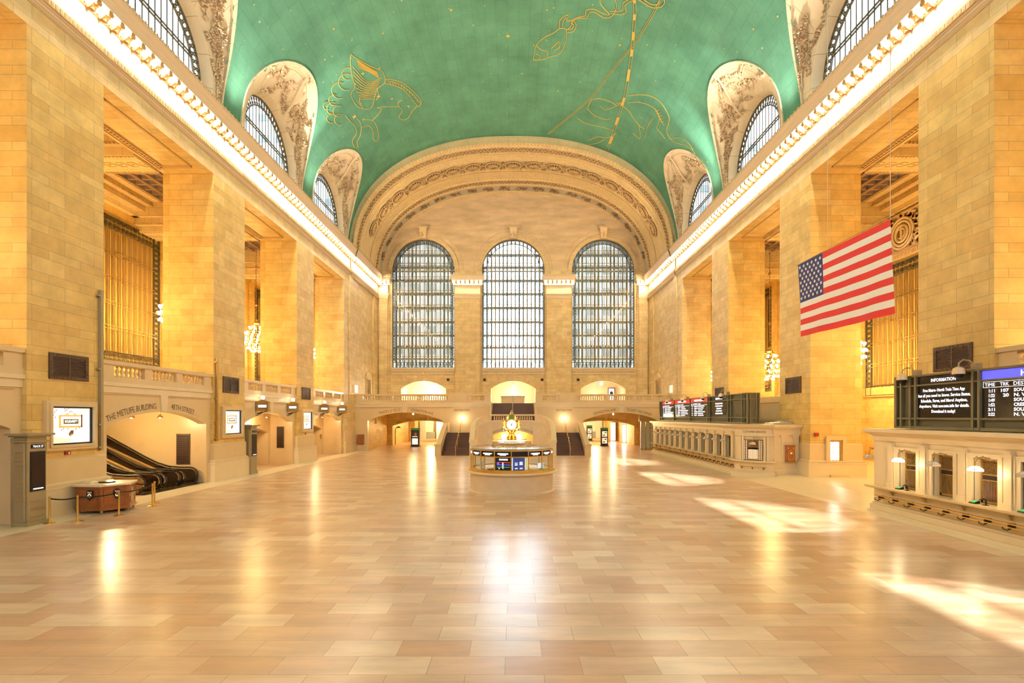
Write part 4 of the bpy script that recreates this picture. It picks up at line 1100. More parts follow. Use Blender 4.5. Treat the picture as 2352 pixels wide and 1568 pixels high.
# bastion: recessed court between the flights
def court():
    root = empty('staircase', (0, 55, 0)); tag(root, 'curved marble stair landing with an arched doorway behind the round booth', 'stairs', kind='structure')
    # plan of the inner wall face, from left newel to right newel
    pl = [(-4.05,SY)]+[(-4.05, SY+1.6)]
    cxr = 1.9
    for k in range(1, 9): a = PI/2*k/8; pl.append((-4.05+cxr*(1-math.cos(a)), SY+1.6+1.3*math.sin(a)))
    pl += [(-x, y) for x, y in reversed(pl)]
    def ztop(i):
        x, y = pl[i]; j = min(i, len(pl)-1-i)
        if j == 0: return .85
        if j == 1: return 2.35
        return 2.35+(3.45-2.35)*math.sin(PI/2*(j-1)/8)
    mb = MB(); n = len(pl)
    # straight centre part holds the arch hole
    i0 = 9; i1 = n-10
    for i in range(n-1):
        if i0 <= i < i1: continue
        (x0, y0), (x1, y1) = pl[i], pl[i+1]
        dx, dy = x1-x0, y1-y0; l = math.hypot(dx, dy); nx, ny = -dy/l*.35, dx/l*.35
        mb.hexa([(x0,y0,0),(x1,y1,0),(x1+nx,y1+ny,0),(x0+nx,y0+ny,0),(x0,y0,ztop(i)),(x1,y1,ztop(i+1)),(x1+nx,y1+ny,ztop(i+1)),(x0+nx,y0+ny,ztop(i))])
    xl, yl = pl[i0]; xr = -xl
    mb.build('side_wall', 'marble_pink', root, smooth=30)
    mb = MB(); ar = list(reversed(arch_pts(-2.55, 2.55, 0, 1.75, 2.45, 18)[2:]))
    loop = [(-4.4,0),(-2.55,0)]+ar+[(2.55,0),(4.4,0),(4.4,2.2),(xr,3.45),(xl,3.45),(-4.4,2.2)]
    mb.prism(loop, [], 0, .4, XZ(yl+.05)); mb.build('front_wall', 'marble_pink', root)
    mb = MB()
    seg_arch_text(mb, 'TRACKS 100 TO 117     DINING CONCOURSE', .34, 0, 2.45, (2.55**2+.49)/1.4, 0, Y=yl+.035, rad=.14, fit=4.7)
    mb.build('lettering', 'text_dark', root)
    # handrails on the walls
    mb = MB()
    for i in range(n-1):
        (x0, y0), (x1, y1) = pl[i], pl[i+1]; dx, dy = x1-x0, y1-y0; l = math.hypot(dx, dy); nx, ny = -dy/l, dx/l
        j = min(i, n-2-i)
        z0, z1 = ztop(i), ztop(i+1)
        if i0 <= i < i1: z0 = z1 = 3.45
        hh = .0 if False else .62
        a, b = -.08, .43
        for (q0, q1, w0, w1) in ((hh, hh+.16, a, b), (0, .12, a+.05, b-.05)):
            mb.hexa([(x0+nx*w0,y0+ny*w0,z0+q0),(x1+nx*w0,y1+ny*w0,z1+q0),(x1+nx*w1,y1+ny*w1,z1+q0),(x0+nx*w1,y0+ny*w1,z0+q0),
                     (x0+nx*w0,y0+ny*w0,z0+q1),(x1+nx*w0,y1+ny*w0,z1+q1),(x1+nx*w1,y1+ny*w1,z1+q1),(x0+nx*w1,y0+ny*w1,z0+q1)])
        if j < 8 and j > 0: mb.hexa([(x0+nx*.05,y0+ny*.05,z0),(x1+nx*.05,y1+ny*.05,z1),(x1+nx*.25,y1+ny*.25,z1),(x0+nx*.25,y0+ny*.25,z0),
                     (x0+nx*.05,y0+ny*.05,z0+.62),(x1+nx*.05,y1+ny*.05,z1+.62),(x1+nx*.25,y1+ny*.25,z1+.62),(x0+nx*.25,y0+ny*.25,z0+.62)])
        if j == 0: mb.hexa([(x0+nx*.05,y0,z0),(x1+nx*.05,y1,z1),(x1+nx*.25,y1,z1),(x0+nx*.25,y0,z0),(x0+nx*.05,y0,z0+.62),(x1+nx*.05,y1,z1+.62),(x1+nx*.25,y1,z1+.62),(x0+nx*.25,y0,z0+.62)])
    for s in (-1, 1): mb.box(s*3.75, s*4.4, SY-.6, SY+.05, 0, 1.35); mb.box(s*3.7, s*4.45, SY-.65, SY+.1, 1.35, 1.6)
    mb.build('coping', 'marble_cream', root)
    for i in range(17):
        x = xl+(xr-xl)*(i+.5)/17; o = link('baluster', bal_me, root, Vector((x, yl+.2, 3.57))-root.location)
    # solid landing block
    mb = MB(); mb.box(-4.2, 4.2, yl+.45, 57.4, 2.9, 3.2); mb.box(-4.2, 4.2, 57.4, YB, 0, 3.2); mb.box(-4.3,-4.0, yl+.4, 57.4, 0, 3.2); mb.box(4.0,4.3, yl+.4, 57.4, 0, 3.2)
    mb.build('landing', 'marble_plain', root)
    mb = MB(); mb.box(-4.0, 4.0, 57.3, 57.38, 0, 2.9); mb.build('inner_wall', 'stone_blocks_lamplit', root)  # gold tone stands in for the yellow lamplight inside the arch
    point_lamp('court_lamp', (0, 56.3, 2.5), 380, (1,.74,.34), .15)
    return yl
YL = court()
flight('staircase', 'upper dark marble stair flight rising to the balcony in the middle', -2.45, 2.45, 57.6, 3.2, 16, .15, .29)
mb = MB(); mb.box(-2.62, -2.45, 57.6, 62.3, 3.0, 5.6); mb.box(2.45, 2.62, 57.6, 62.3, 3.0, 5.6); tag(mb.build('trim_2', 'marble_cream'), kind='structure')
h = empty('handrail', (0, 58, 3.2)); tag(h, 'brass handrail in the middle of the upper stair flight above the clock', 'handrail')
mb = MB(); mb.tube([(-.05,57.6,3.3),(-.05,57.6,4.25),(-.05,62.2,6.6),(-.05,62.4,6.6),(-.05,62.4,5.6)], .04, 6); mb.build('rail', 'steel', h)
# bench/desk block on the balcony behind the stair top
mb = MB(); mb.box(-1.55, 1.45, 66.5, 67.3, 5.6, 6.55); mb.box(-1.65, 1.55, 66.4, 67.4, 6.55, 6.65, 1)
tag(mb.build('counter', ['marble_plain', 'brass_dull']), 'low stone counter at the top of the central stairs', 'counter')

# globe lamps on the balcony wall
for s, nm in ((-1, 'left'), (1, 'right')):
    p = PX(1061 if s < 0 else 1296.5, 962, YB-.5)
    r = empty('globe_lamp', p); tag(r, 'glowing round wall lamp above the %s stair flight' % nm, 'lamp')
    mb = MB(); mb.ball(p, .19, 12, 0, k=8); mb.build('globe', 'globe_lamp', r, smooth=60)
    mb = MB(); mb.tube([p+Vector((0,.1,-.2)), p+Vector((0,.5,-.35))], .03, 6); mb.lathe([(.02,-.3),(.09,-.22),(.07,-.16)], p, 8); mb.build('bracket', 'brass', r)
# lamp inside the middle balcony doorway, and its neighbours
for i, x in enumerate(WINX):
    p = Vector((x+.0, YE+1.5, 8.15 if i == 1 else 8.5))
    r = empty('ceiling_lamp', p); tag(r, 'bright lamp glowing inside the %s arched doorway of the balcony' % ('left', 'middle', 'right')[i], 'lamp')
    mb = MB(); mb.ball(p, .22, 12, k=8); mb.build('globe', 'globe_lamp', r, smooth=60)
    mb = MB(); mb.tube([p+Vector((0,0,.2)), p+Vector((0,0,.9-(.0 if i == 1 else .4)))], .03, 6); mb.build('stem', 'brass', r)
    point_lamp('lamp_%d' % i, (x, YE+2.5, 7.4), (900, 480, 230)[i], (1,.90,.72), .3)

# ------------------------------------------------------------------ passage contents
def poster_pillar(name, x, y, wd, dp, h, top, faces, label):
    r = empty(name, (x, y, 0)); tag(r, label, 'poster stand')
    mb = MB(); mb.box(x-wd/2, x+wd/2, y-dp/2, y+dp/2, .12, h); mb.box(x-wd/2-.06, x+wd/2+.06, y-dp/2-.06, y+dp/2+.06, 0, .12); mb.box(x-wd/2-.04, x+wd/2+.04, y-dp/2-.04, y+dp/2+.04, h, h+.05); mb.build('case', 'black', r)
    mb = MB(); mb.box(x-wd/2-.01, x+wd/2+.01, y-dp/2-.01, y+dp/2+.01, h+.05, h+.32); mb.build('sign_head', top, r)
    for i, (f, z0, z1) in enumerate(faces):
        mb = MB(); Y = y-dp/2
        if f == 'dark':
            mb.box(x-wd*.36, x+wd*.36, Y-.02, Y, z0, z1, 2); mb.ball((x+.08, Y-.015, (z0+z1)/2), .2, 10, 3, (1,.05,1.2)); mb.box(x-wd*.33, x+wd*.33, Y-.03, Y-.01, z0+.05, z0+.14, 0)
        elif f == 'blue':
            mb.box(x-wd*.36, x+wd*.36, Y-.02, Y, z0, z1, 4)
            for k in range(9): mb.box(x-wd*.28, x+wd*.28*random.uniform(.3,1), Y-.03, Y-.01, z0+.1+k*.085, z0+.125+k*.085, 0)
        else:
            mb.box(x-wd*.36, x+wd*.36, Y-.02, Y, z0, z1, 0); mb.box(x-.02, x+wd*.27, Y-.03, Y-.01, z1-.25, z1-.12, 1); mb.ball((x-.08, Y-.02, z0+.22), .14, 8, 3, (1.2,.05,.7))
            mb.box(x-wd*.27, x+wd*.2, Y-.03, Y-.01, z0+.05, z0+.08, 1)
        mb.build('poster', ['ad_beige', 'ad_black', 'ad_black', 'ad_brown', 'ad_grey'], r)
    return r
p = PX(953, 1025.6, 67.5)
poster_pillar('poster_pillar', p.x, 67.9, 1.05, .7, 2.15, 'green_paint', [('dark', 1.25, 2.05), ('blue', .3, 1.1)], 'black poster pillar with two posters in the left passage arch')
p = PX(1389, 1022, 69)
poster_pillar('poster_pillar', p.x, 69.4, .92, .6, 2.15, 'green_paint', [('tan', 1.25, 2.0), ('tan', .35, 1.1)], 'black poster pillar with green head in the right passage arch')
poster_pillar('poster_pillar', PX(1353.5, 1010, 85).x, 85, .85, .7, 2.2, 'green_paint', [('tan', 1.25, 2.0), ('tan', .35, 1.1)], 'farther black poster pillar deep in the right passage, beside the stair balustrade')
poster_pillar('poster_pillar', PX(935.5, 1005, 88).x, 90, .9, .7, 2.3, 'black', [('tan', 1.3, 2.15), ('tan', .35, 1.15)], 'farther black poster case deep in the left passage, behind the poster pillar')
def wall_ad(name, label, x0, x1, y, z0, z1, m='light_panel'):
    r = empty(name, ((x0+x1)/2, y, z0)); tag(r, label, 'poster')
    mb = MB(); mb.box(x0-.08, x1+.08, y, y+.12, z0-.08, z1+.08); mb.build('frame', 'brass_dull', r)
    mb = MB(); mb.box(x0, x1, y-.02, y, z0, z1); mb.build('panel', m, r)
def pxr(a, b, Y): return PX(a, 956, Y).x, PX(b, 956, Y).x
wall_ad('lit_panel', 'lit white advertising panel deep in the left passage', *pxr(978, 991.5, 110), 110, .9, 3.3, 'ad_white')
wall_ad('lit_panel', 'tall lit panel at the end of the left passage', *pxr(962, 974, 96), 96, .7, 3.1, 'ad_beige')
wall_ad('lit_panel', 'green framed lit poster on the right wall of the left passage', *pxr(994, 1000, 100), 100, .6, 2.8, 'ad_beige')
wall_ad('lit_panel', 'black and white lit poster deep in the right passage', *pxr(1368, 1376, 100), 100, .9, 3.0, 'ad_grey')
wall_ad('lit_panel', 'bright glass doorway in the right passage, left of the two', *pxr(1403, 1413, 82), 82, .15, 3.0, 'light_panel')  # doorway built as a glowing panel, its brightness is emission
wall_ad('lit_panel', 'bright glass doorway in the right passage, right of the two', *pxr(1430, 1437, 77), 77, .15, 2.7, 'light_panel')  # likewise a glowing panel in place of a bright doorway
wall_ad('lit_panel', 'lit white panel beside the stairs in the right passage', *pxr(1346, 1358, 118), 118, 1.4, 3.4, 'light_panel')
for s, nm in ((-1, 'left'), (1, 'right')):
    for k, (y, x) in enumerate(((64.5, 12.6), (76, 12.2), (90, 12), (108, 12), (130, 12))):
        r = empty('ceiling_lamp', (s*x, y, 3.9)); tag(r, 'small bright ceiling lamp in the %s passage, number %s from the hall' % (nm, ('one','two','three','four','five')[k]), 'lamp', 'ceiling lamps of the %s passage' % nm)
        zc = 4.42 if k == 0 else 3.75
        mb = MB(); mb.ball((s*x, y, zc-.12), .10 if k == 0 else .16, 8, k=5); mb.build('globe', 'globe_lamp', r)
        mb = MB(); mb.lathe([(.16,0),(.12,-.06)], (s*x, y, zc+(.08 if k == 0 else .15)), 8); mb.build('mount', 'brass_dull', r)
        point_lamp('passage_lamp', (s*x, y, zc-.5), (220, 850, 950, 1200, 1400)[k], (1,.76,.34), .25)
# left passage: arched lamp stand, small wall sign, cone lamp; right passage: glass shop door
mb = MB(); q = PX(908, 1021, 70); mb.tube([q, q+Vector((0,0,2.05)), q+Vector((.1,0,2.3)), q+Vector((.3,0,2.42))], .05, 6); mb.lathe([(.001,.2),(.2,.1),(.34,-.05)], q+Vector((.45,0,2.35)), 10)
tag(mb.build('standing_lamp', 'iron'), 'dark curved lamp stand against the wall of the left passage', 'lamp')
mb = MB(); q = PX(876, 998, 71.7); mb.box(q.x-.2, q.x+.2, 71.74, 71.8, q.z-.06, q.z+.06); tag(mb.build('wall_sign', 'red_box'), 'small dark red wall plate inside the left passage', 'sign')
mb = MB(); q = PX(864.5, 968, 62.5); mb.lathe([(.12,.35),(.16,.3),(.24,-.15),(.27,-.25)], q, 12); mb.tube([q+Vector((0,0,.3)), q+Vector((0,0,.9))], .03, 5)
tag(mb.build('spot_lamp', 'white_paint', smooth=50), 'pale cylindrical downlight hanging inside the left passage arch', 'lamp')
r = empty('glass_door', PX(1486, 1030, 61.5)); tag(r, 'tall bronze framed glass shop door under an arch in the right passage', 'door')
x0, x1 = PX(1472, 0, 62).x, PX(1503, 0, 62).x
mb = MB()
for x in (x0, x0+.58, x0+1.1, x1-.05): mb.box(x, x+.07, 62, 62.12, 0, 3.3)
for z in (0, 2.55, 3.3): mb.box(x0, x1, 62, 62.12, z, z+.08)
mb.build('frame', 'brass', r)
mb = MB(); mb.box(x0, x1, 62.05, 62.07, 0, 3.3); mb.build('glass_panel', 'glass_smoke', r)
mb = MB(); mb.box(x0-.2, x1+.3, 62.02, 62.2, 3.38, 4.5); mb.build('transom', 'marble_plain', r)
mb = MB(); mb.box(x0+.35, x1+.3, 63.6, 63.7, 0, 3.4); tag(mb.build('wall_shop_glow', 'ad_grey'), kind='structure')  # glowing plane in place of the bright shop interior
# side wall details left: wooden box, door, niche candelabra
for s, nm in ((-1, 'left'),):
    r = empty('notice_box', (-17.6, 59.1, 1.4)); tag(r, 'red wooden notice box on the wall left of the left passage arch', 'box')
    a_, b_ = PX(820, 0, YB-.1).x, PX(836, 0, YB-.1).x
    mb = MB(); mb.box(a_, b_, YB-.16, YB, .75, 1.9); mb.box(a_+.06, b_-.06, YB-.18, YB-.16, .85, 1.8, 1); mb.build('case', ['wood', 'wood_panel'], r)
for s, nm in ((-1, 'left'), (1, 'right')):
    # carved niche with pediment on the side walls of the balcony
    yc = 64.3; r = empty('niche', (s*W, yc, 5.6)); tag(r, 'carved stone door surround with scrolls on the %s end of the balcony' % nm, 'door surround', kind='structure')
    mb = MB(); X = s*(W+.02); f = -s
    mb.box(X, X+f*.16, yc-.65, yc-.5, 5.6, 8.6); mb.box(X, X+f*.16, yc+.5, yc+.65, 5.6, 8.6); mb.box(X, X+f*.2, yc-.75, yc+.75, 8.6, 8.8)
    mb.prism([(yc-.8,8.8),(yc+.8,8.8),(yc+.5,9.2),(yc,9.5),(yc-.5,9.2)], [], 0, f*.28, YZ(X)); mb.build('surround', 'marble_plain', r)
    mb = MB()
    for e in (-1, 1):
        for k in range(9): mb.ball((X+f*.22, yc+e*(.6+.06*math.sin(k*1.7)), 8.5-.2*k), .10, 5, 0, (1,1,1), 3)
    mb.build('scrolls', 'ornament', r)
    mb = MB(); mb.box(X, X+f*.04, yc-.5, yc+.5, 5.6, 8.3); mb.build('door_leaf', 'iron_gold', r)
# ------------------------------------------------------------------ chandeliers in the side galleries
def chandelier():
    r = empty('chandelier', (0, 0, 0))
    mb = MB()
    for k in range(16):
        a = 2*PI*k/16; c, s_ = math.cos(a), math.sin(a)
        mb.tube([(c*q, s_*q, z) for q, z in ((.25,1.35),(.8,.9),(1.05,.1),(.95,-.7),(.5,-1.25))], .022, 4)
    for rad, z in ((.55,1.05),(.98,.5),(1.06,0),(1.0,-.5),(.72,-1.0),(.35,-1.3)):
        mb.tube([(rad*math.cos(2*PI*k/18), rad*math.sin(2*PI*k/18), z) for k in range(18)], .04, 4, closed=True)
    mb.lathe([(.02,1.9),(.16,1.75),(.12,1.6),(.32,1.4),(.2,1.25)], n=10); mb.lathe([(.30,-1.3),(.18,-1.5),(.04,-1.6)], n=10)
    mb.build('frame', 'brass', r)
    mb = MB()
    mb.tube([(0,0,1.8),(0,0,9.0)], .035, 5)
    for z in (3.2, 5.2, 8.6): mb.ball((0,0,z), .13, 6, 0, (1,1,.7), 4)
    for z in (3.1, 6.9): mb.lathe([(.04,0),(.16,.12),(.04,.3)], (0,0,z), 8)
    mb.build('chain', 'brass_dull', r)
    me = MB(); me.ball((0,0,0), .11, 5, k=3); me = me.mesh('bulb', ['chand_bulb'], 60)
    for rad, z, n in ((.55,1.05,7),(.98,.5,12),(1.06,0,13),(1.0,-.5,12),(.72,-1.0,9),(.35,-1.3,5)):
        for k in range(n):
            a = 2*PI*(k+.5*(z > 0))/n; link('bulb', me, r, (rad*1.12*math.cos(a), rad*1.12*math.sin(a), z-.1))
    return r
ch0 = chandelier(); used = 0
names = {0: 'nearest to the camera', 1: 'second from the camera', 2: 'third from the camera', 3: 'beyond the third opening', 4: 'farthest'}
for i, yc in enumerate(BAYC[1:]):
    for s in (-1, 1):
        lab = 'gilded chandelier of round bulbs in the %s gallery, bay %s' % ('left' if s < 0 else 'right', ('beside the camera','of the nearest pier','with the nearest tall window','behind the middle opening','behind the far opening','farthest')[i])
        lc = (s*25.7, yc, 11.9 if s < 0 else 9.1)
        if not used: o = ch0; o.location = lc; used = 1
        else: o = dup(ch0, lc)
        tag(o, lab, 'chandelier', 'globe chandeliers in the side galleries')
for o in list(bpy.data.objects):
    if o.name.startswith('chain') and o.parent and o.parent.location.x > 0: o.scale = (1,1,1.30)
# small ceiling lights in the left alcoves
for k in (2, 3, 4):
    a, b = OPEN[k]
    for j in range(3):
        y = a+2.0+j*2.2; x = -20.2 if k == 2 else -19.9
        r = empty('ceiling_lamp', (x, y, 4.28)); tag(r, 'small brass bell lamp under the %s arch, %s' % (('escalator', 'middle', 'far')[k-2], ('near side', 'middle', 'far side')[j]), 'lamp', 'bell lamps under the left arches')
        mb = MB(); mb.tube([(x,y,4.28),(x,y,4.1)], .02, 5); mb.lathe([(.03,4.12),(.13,4.0),(.17,3.93)], (x,y,0), 10); mb.build('shade', 'brass_dull', r)
        mb = MB(); mb.ball((x,y,3.95), .07, 6); mb.build('bulb', 'lamp_small', r)
    point_lamp('alcove_lamp', (-19.9 if k > 2 else -21.5, (a+b)/2, 3.7), 240 if k > 2 else 520, (1,.74,.36), .2)

# ------------------------------------------------------------------ information booth
BX, BY = 0.0, 27.7
booth = empty('information_booth', (BX, BY, 0)); tag(booth, 'round marble and glass information booth in the middle of the hall', 'booth')
mb = MB(); mb.lathe([(2.30,0),(2.30,.10),(2.23,.14),(2.23,1.02)], (BX,BY,0), 64); mb.build('base', 'marble_pink', booth, smooth=40)
mb = MB(); mb.lathe([(2.23,1.0),(2.36,1.02),(2.46,1.06),(2.47,1.12),(2.42,1.15),(1.9,1.15)], (BX,BY,0), 64); mb.build('counter', 'marble_cream', booth, smooth=40)
mb = MB(); mb.lathe([(2.34,1.15),(2.34,1.25),(2.2,1.25)], (BX,BY,0), 64); mb.build('brass_ledge', 'brass', booth, smooth=40)
N = 16; r0 = 2.2
def seg(k): a = 2*PI*k/N-PI/2; return Vector((BX+r0*math.cos(a), BY+r0*math.sin(a), 0))
for k in range(N):
    p = seg(k); mb = MB(); mb.tube([p+Vector((0,0,1.15)), p+Vector((0,0,2.3))], .035, 6); mb.build('mullion', 'brass', booth)
mb = MB()
for k in range(N):
    a, b = seg(k), seg(k+1)
    for z0, z1 in ((1.25,1.29),(1.94,1.99),(2.24,2.32)): mb.hexa([a*1, b*1, b+(Vector((BX,BY,0))-b)*.03, a+(Vector((BX,BY,0))-a)*.03]*1+[a, b, b, a]) if False else mb.tube([a+Vector((0,0,(z0+z1)/2)), b+Vector((0,0,(z0+z1)/2))], (z1-z0)/1.6, 4)
mb.build('rail', 'brass', booth)
mb = MB()
for k in range(N):
    a, b = seg(k)*1, seg(k+1)*1; mb.add([a+Vector((0,0,1.25)), b+Vector((0,0,1.25)), b+Vector((0,0,1.96)), a+Vector((0,0,1.96))], [(0,1,2,3)])
mb.build('glazing', 'glass', booth)
mb = MB()
for k in range(N):
    a, b = seg(k), seg(k+1); c = Vector((BX, BY, 0)); a2, b2 = a+(c-a)*.02, b+(c-b)*.02
    mb.add([a2+Vector((0,0,1.98)), b2+Vector((0,0,1.98)), b2+Vector((0,0,2.24)), a2+Vector((0,0,2.24))], [(0,1,2,3)])
mb.build('header_band', 'black', booth)
mb = MB()
for k in range(N):
    if k in (0,): continue
    a, b = seg(k), seg(k+1); d = (b-a).normalized(); n = (a+b)/2-Vector((BX, BY, 0)); n.normalize(); c = (a+b)/2+n*.0
    for (u0, u1, z0, z1) in ((-.27,.27,2.10,2.155),(-.16,.16,2.045,2.085)):
        mb.add([c+d*u0+n*.03+Vector((0,0,z0)), c+d*u1+n*.03+Vector((0,0,z0)), c+d*u1+n*.03+Vector((0,0,z1)), c+d*u0+n*.03+Vector((0,0,z1))], [(0,1,2,3)])
mb.build('lit_header_signs', 'text_white', booth)
mb = MB(); mb.lathe([(2.27,2.3),(2.29,2.34),(2.27,2.37),(1.0,2.44),(.001,2.44)], (BX,BY,0), 16, rot=PI/16*0-PI/2); mb.build('roof', 'roof_grey', booth)
mb = MB()
for k in range(N):
    p = seg(k)*1; c = Vector((BX,BY,0)); mb.tube([c+(p-c)*1.02+Vector((0,0,2.37)), c+(p-c)*.45+Vector((0,0,2.45))], .018, 4)
mb.build('roof_rib', 'brass', booth)
# screens on the two front panels
def panel(k, name, m, parts, z0=1.3, z1=1.93):
    a, b = seg(k), seg(k+1); d = (b-a).normalized(); L = (b-a).length; c = Vector((BX,BY,0)); n = ((a+b)/2-c).normalized()
    P = lambda u, v, o=0: a+d*(u*L)-n*(.07-o)+Vector((0,0,z0+(z1-z0)*v))
    r = MB(); r.add([P(.03,0),P(.97,0),P(.97,1),P(.03,1)], [(0,1,2,3)]); 
    for q_, (u0,u1,v0,v1,mi) in enumerate(parts): o_ = .006+.004*q_; r.add([P(u0,v0,o_),P(u1,v0,o_),P(u1,v1,o_),P(u0,v1,o_)], [(0,1,2,3)], mi)
    r.build(name, [m, 'ad_grey', 'band_red', 'band_blue', 'green_item', 'text_white', 'blue_screen', 'yellow_item'], booth)
panel(-1, 'departure_screen', 'screen_black', [(.25,.78,.78,.92,1),(.12,.9,.60,.64,2),(.12,.9,.40,.46,3),(.12,.9,.22,.28,4),(.12,.26,.45,.6,3),(.44,.52,.12,.62,1),(.22,.30,.1,.2,1)])
panel(0, 'notice_screen', 'ad_white', [(.1,.82,.0,1,6),(.22,.38,.55,.60,5),(.22,.38,.40,.48,5),(.5,.68,.60,.66,5),(.5,.68,.44,.55,5),(.22,.38,.1,.2,1),(.5,.68,.1,.2,1),(.84,.93,0,1,7)])
# clutter inside
for (x, y, z, sx, sy, sz, m, nm, lab) in ((-1.55, 26.6, 1.2, .18, .12, .35, 'white_paint', 'desk_fan', 'white desk fan behind the booth glass on the left'),
    (-1.0, 26.55, 1.2, .28, .18, .10, 'orange_item', 'paper_tray', 'orange paper tray inside the booth'), (-.72, 26.8, 1.2, .08, .1, .40, 'yellow_item', 'binder', 'yellow binder standing inside the booth'),
    (.75, 26.7, 1.2, .10, .1, .25, 'marble_grey', 'telephone', 'grey telephone inside the booth'), (1.5, 26.5, 1.25, .14, .1, .34, 'ad_grey', 'monitor', 'small lit monitor inside the booth on the right'),
    (1.62, 26.35, 1.2, .12, .08, .12, 'green_item', 'leaflet_box', 'green leaflet box inside the booth on the right')):
    r = empty(nm, (x, y, z)); tag(r, lab, nm.replace('_', ' '))
    mb = MB()
    if nm == 'desk_fan':
        mb.lathe([(.09,0),(.09,.02),(.02,.04),(.02,.22)], (x,y,z), 10); mb.build('stand', m, r)
        mb = MB(); mb.ball((x,y,z+.33), .15, 12, 0, (1,.35,1)); mb.build('fan_head', m, r)
    elif nm == 'monitor':
        mb.box(x-sx, x+sx, y-.02, y+.02, z+.08, z+sz); mb.build('display', m, r); mb = MB(); mb.box(x-.03, x+.03, y, y+.04, z-.04, z+.1); mb.box(x-.1,x+.1,y-.04,y+.08,z-.05,z-.03); mb.build('stand', 'black', r)
    else:
        mb.box(x-sx, x+sx, y-sy, y+sy, z-.04, z+sz*.25); mb.box(x-sx, x-sx+.02, y-sy, y+sy, z, z+sz); mb.box(x+sx-.02, x+sx, y-sy, y+sy, z, z+sz); mb.box(x-sx*.8, x+sx*.8, y-sy*.6, y+sy*.6, z+sz*.25, z+sz*.9); mb.build('body', m, r)
# desk inside and inner cylinder
mb = MB(); mb.lathe([(2.1,1.02),(2.1,1.2),(1.2,1.2)], (BX,BY,0), 32); mb.lathe([(.62,1.2),(.62,2.4)], (BX,BY,0), 16); mb.build('inner_desk', 'brass_dull', booth)
mb = MB()
for k in range(10): a = PI+PI*k/9; mb.ball((BX+1.2*math.cos(a), BY+1.2*math.sin(a), 2.2), .08, 6)
mb.build('interior_lamp', 'lamp_on', booth)
# gilded gallery, lit sign ring, globes, clock
mb = MB(); mb.lathe([(1.05,2.40),(1.05,2.44),(.98,2.46)], (BX,BY,0), 40); mb.tube([(BX+1.05*math.cos(2*PI*k/40), BY+1.05*math.sin(2*PI*k/40), 2.66) for k in range(40)], .025, 5, closed=True)
for k in range(56):
    a = 2*PI*k/56; c = (BX+1.05*math.cos(a), BY+1.05*math.sin(a))
    mb.tube([(c[0], c[1], 2.44),(c[0], c[1], 2.66)], .014, 4)
    mb.tube([(c[0]+.05*math.cos(t)*-math.sin(a), c[1]+.05*math.cos(t)*math.cos(a), 2.55+.06*math.sin(t)) for t in [PI/3*j for j in range(6)]], .014, 4, closed=True)
mb.build('gallery_rail', 'ornament', booth)
mb = MB(); mb.lathe([(.74,2.56),(.74,2.60)], (BX,BY,0), 40); mb.lathe([(.80,2.74),(.80,2.78),(.4,2.80)], (BX,BY,0), 40); mb.lathe([(.6,2.4),(.62,2.58),(.4,2.6)], (BX,BY,0), 24)
mb.lathe([(.42,2.78),(.30,2.86),(.24,2.94),(.34,2.97),(.20,3.0),(.14,3.1),(.24,3.16),(.22,3.2)], (BX,BY,0), 24)
mb.build('clock_pedestal', 'brass', booth, smooth=40)
mb = MB(); mb.lathe([(.72,2.59),(.72,2.75)], (BX,BY,0), 40, m=0)
mb.build('lit_sign_ring', 'lamp_on', booth)
mb = MB(); put_text(mb, 'Information', .16, lambda u, v: (BX+.735*math.sin(u/.735), BY-.735*math.cos(u/.735), 2.61+v*.95), fit=.85, bold=.004); mb.build('lettering', 'text_dark', booth)
for k, (dx, dy) in enumerate(((-.42,-.5),(.44,-.5),(-.42,.5),(.44,.5))):
    p = Vector((BX+dx, BY+dy, 2.93)); mb = MB(); mb.ball(p, .115, 12, k=8); mb.lathe([(.05,-.16),(.07,-.1)], p, 8); mb.build('globe_lamp', 'globe_lamp', booth, smooth=60)
cz = 3.56; 
clock = empty('clock', (BX, BY, 3.2)); tag(clock, 'four faced brass clock standing on top of the information booth', 'clock')
mb = MB(); mb.lathe([(.22,-.36),(.30,-.34),(.26,-.30),(.40,-.22),(.44,-.05),(.44,.10),(.38,.26),(.28,.40),(.16,.52),(.06,.58)], (BX,BY,cz), 24); mb.build('body', 'brass', clock, smooth=40)
mb = MB(); mb.lathe([(.10,.56),(.11,.60),(.06,.66),(.07,.70),(.02,.78),(.001,.8)], (BX,BY,cz), 12); mb.build('finial', 'brass', clock, smooth=40)
def dface(ang):
    R = Matrix.Rotation(ang, 3, 'Z'); c = Vector((BX, BY, cz))
    T = lambda x, y, z: c+R @ Vector((x, y, z))
    f = MB(); n = 28; o = -.45
    f.add([T(.27*math.cos(2*PI*k/n), o, .27*math.sin(2*PI*k/n)) for k in range(n)], [tuple(range(n))]); fo = f.build('clock_face', 'clock_light', clock)
    f = MB(); f.tube([T(.285*math.cos(2*PI*k/n), o-.0, .285*math.sin(2*PI*k/n)) for k in range(n)], .03, 6, closed=True); f.build('bezel', 'brass', clock, smooth=60)
    f = MB()
    for a, L, w_ in ((PI/2-2*PI*(53/60), .25, .014), (PI/2-2*PI*(12.9/12), .16, .018)):
        d = Vector((math.cos(a), 0, math.sin(a))); s_ = Vector((-d.z, 0, d.x))
        q = [d*-.07+s_*w_, d*-.07-s_*w_, d*L-s_*w_*.5, d*L+s_*w_*.5]
        f.add([T(v.x, o-.02, v.z) for v in q]+[T(v.x, o-.012, v.z) for v in q], [(0,1,2,3),(4,5,6,7)])
    for k in range(12): a = 2*PI*k/12; f.ball(T(.22*math.cos(a), o-.005, .22*math.sin(a)), .013, 4, k=3)
    f.build('hands', 'black', clock)
for k in range(4): dface(PI/2*k)

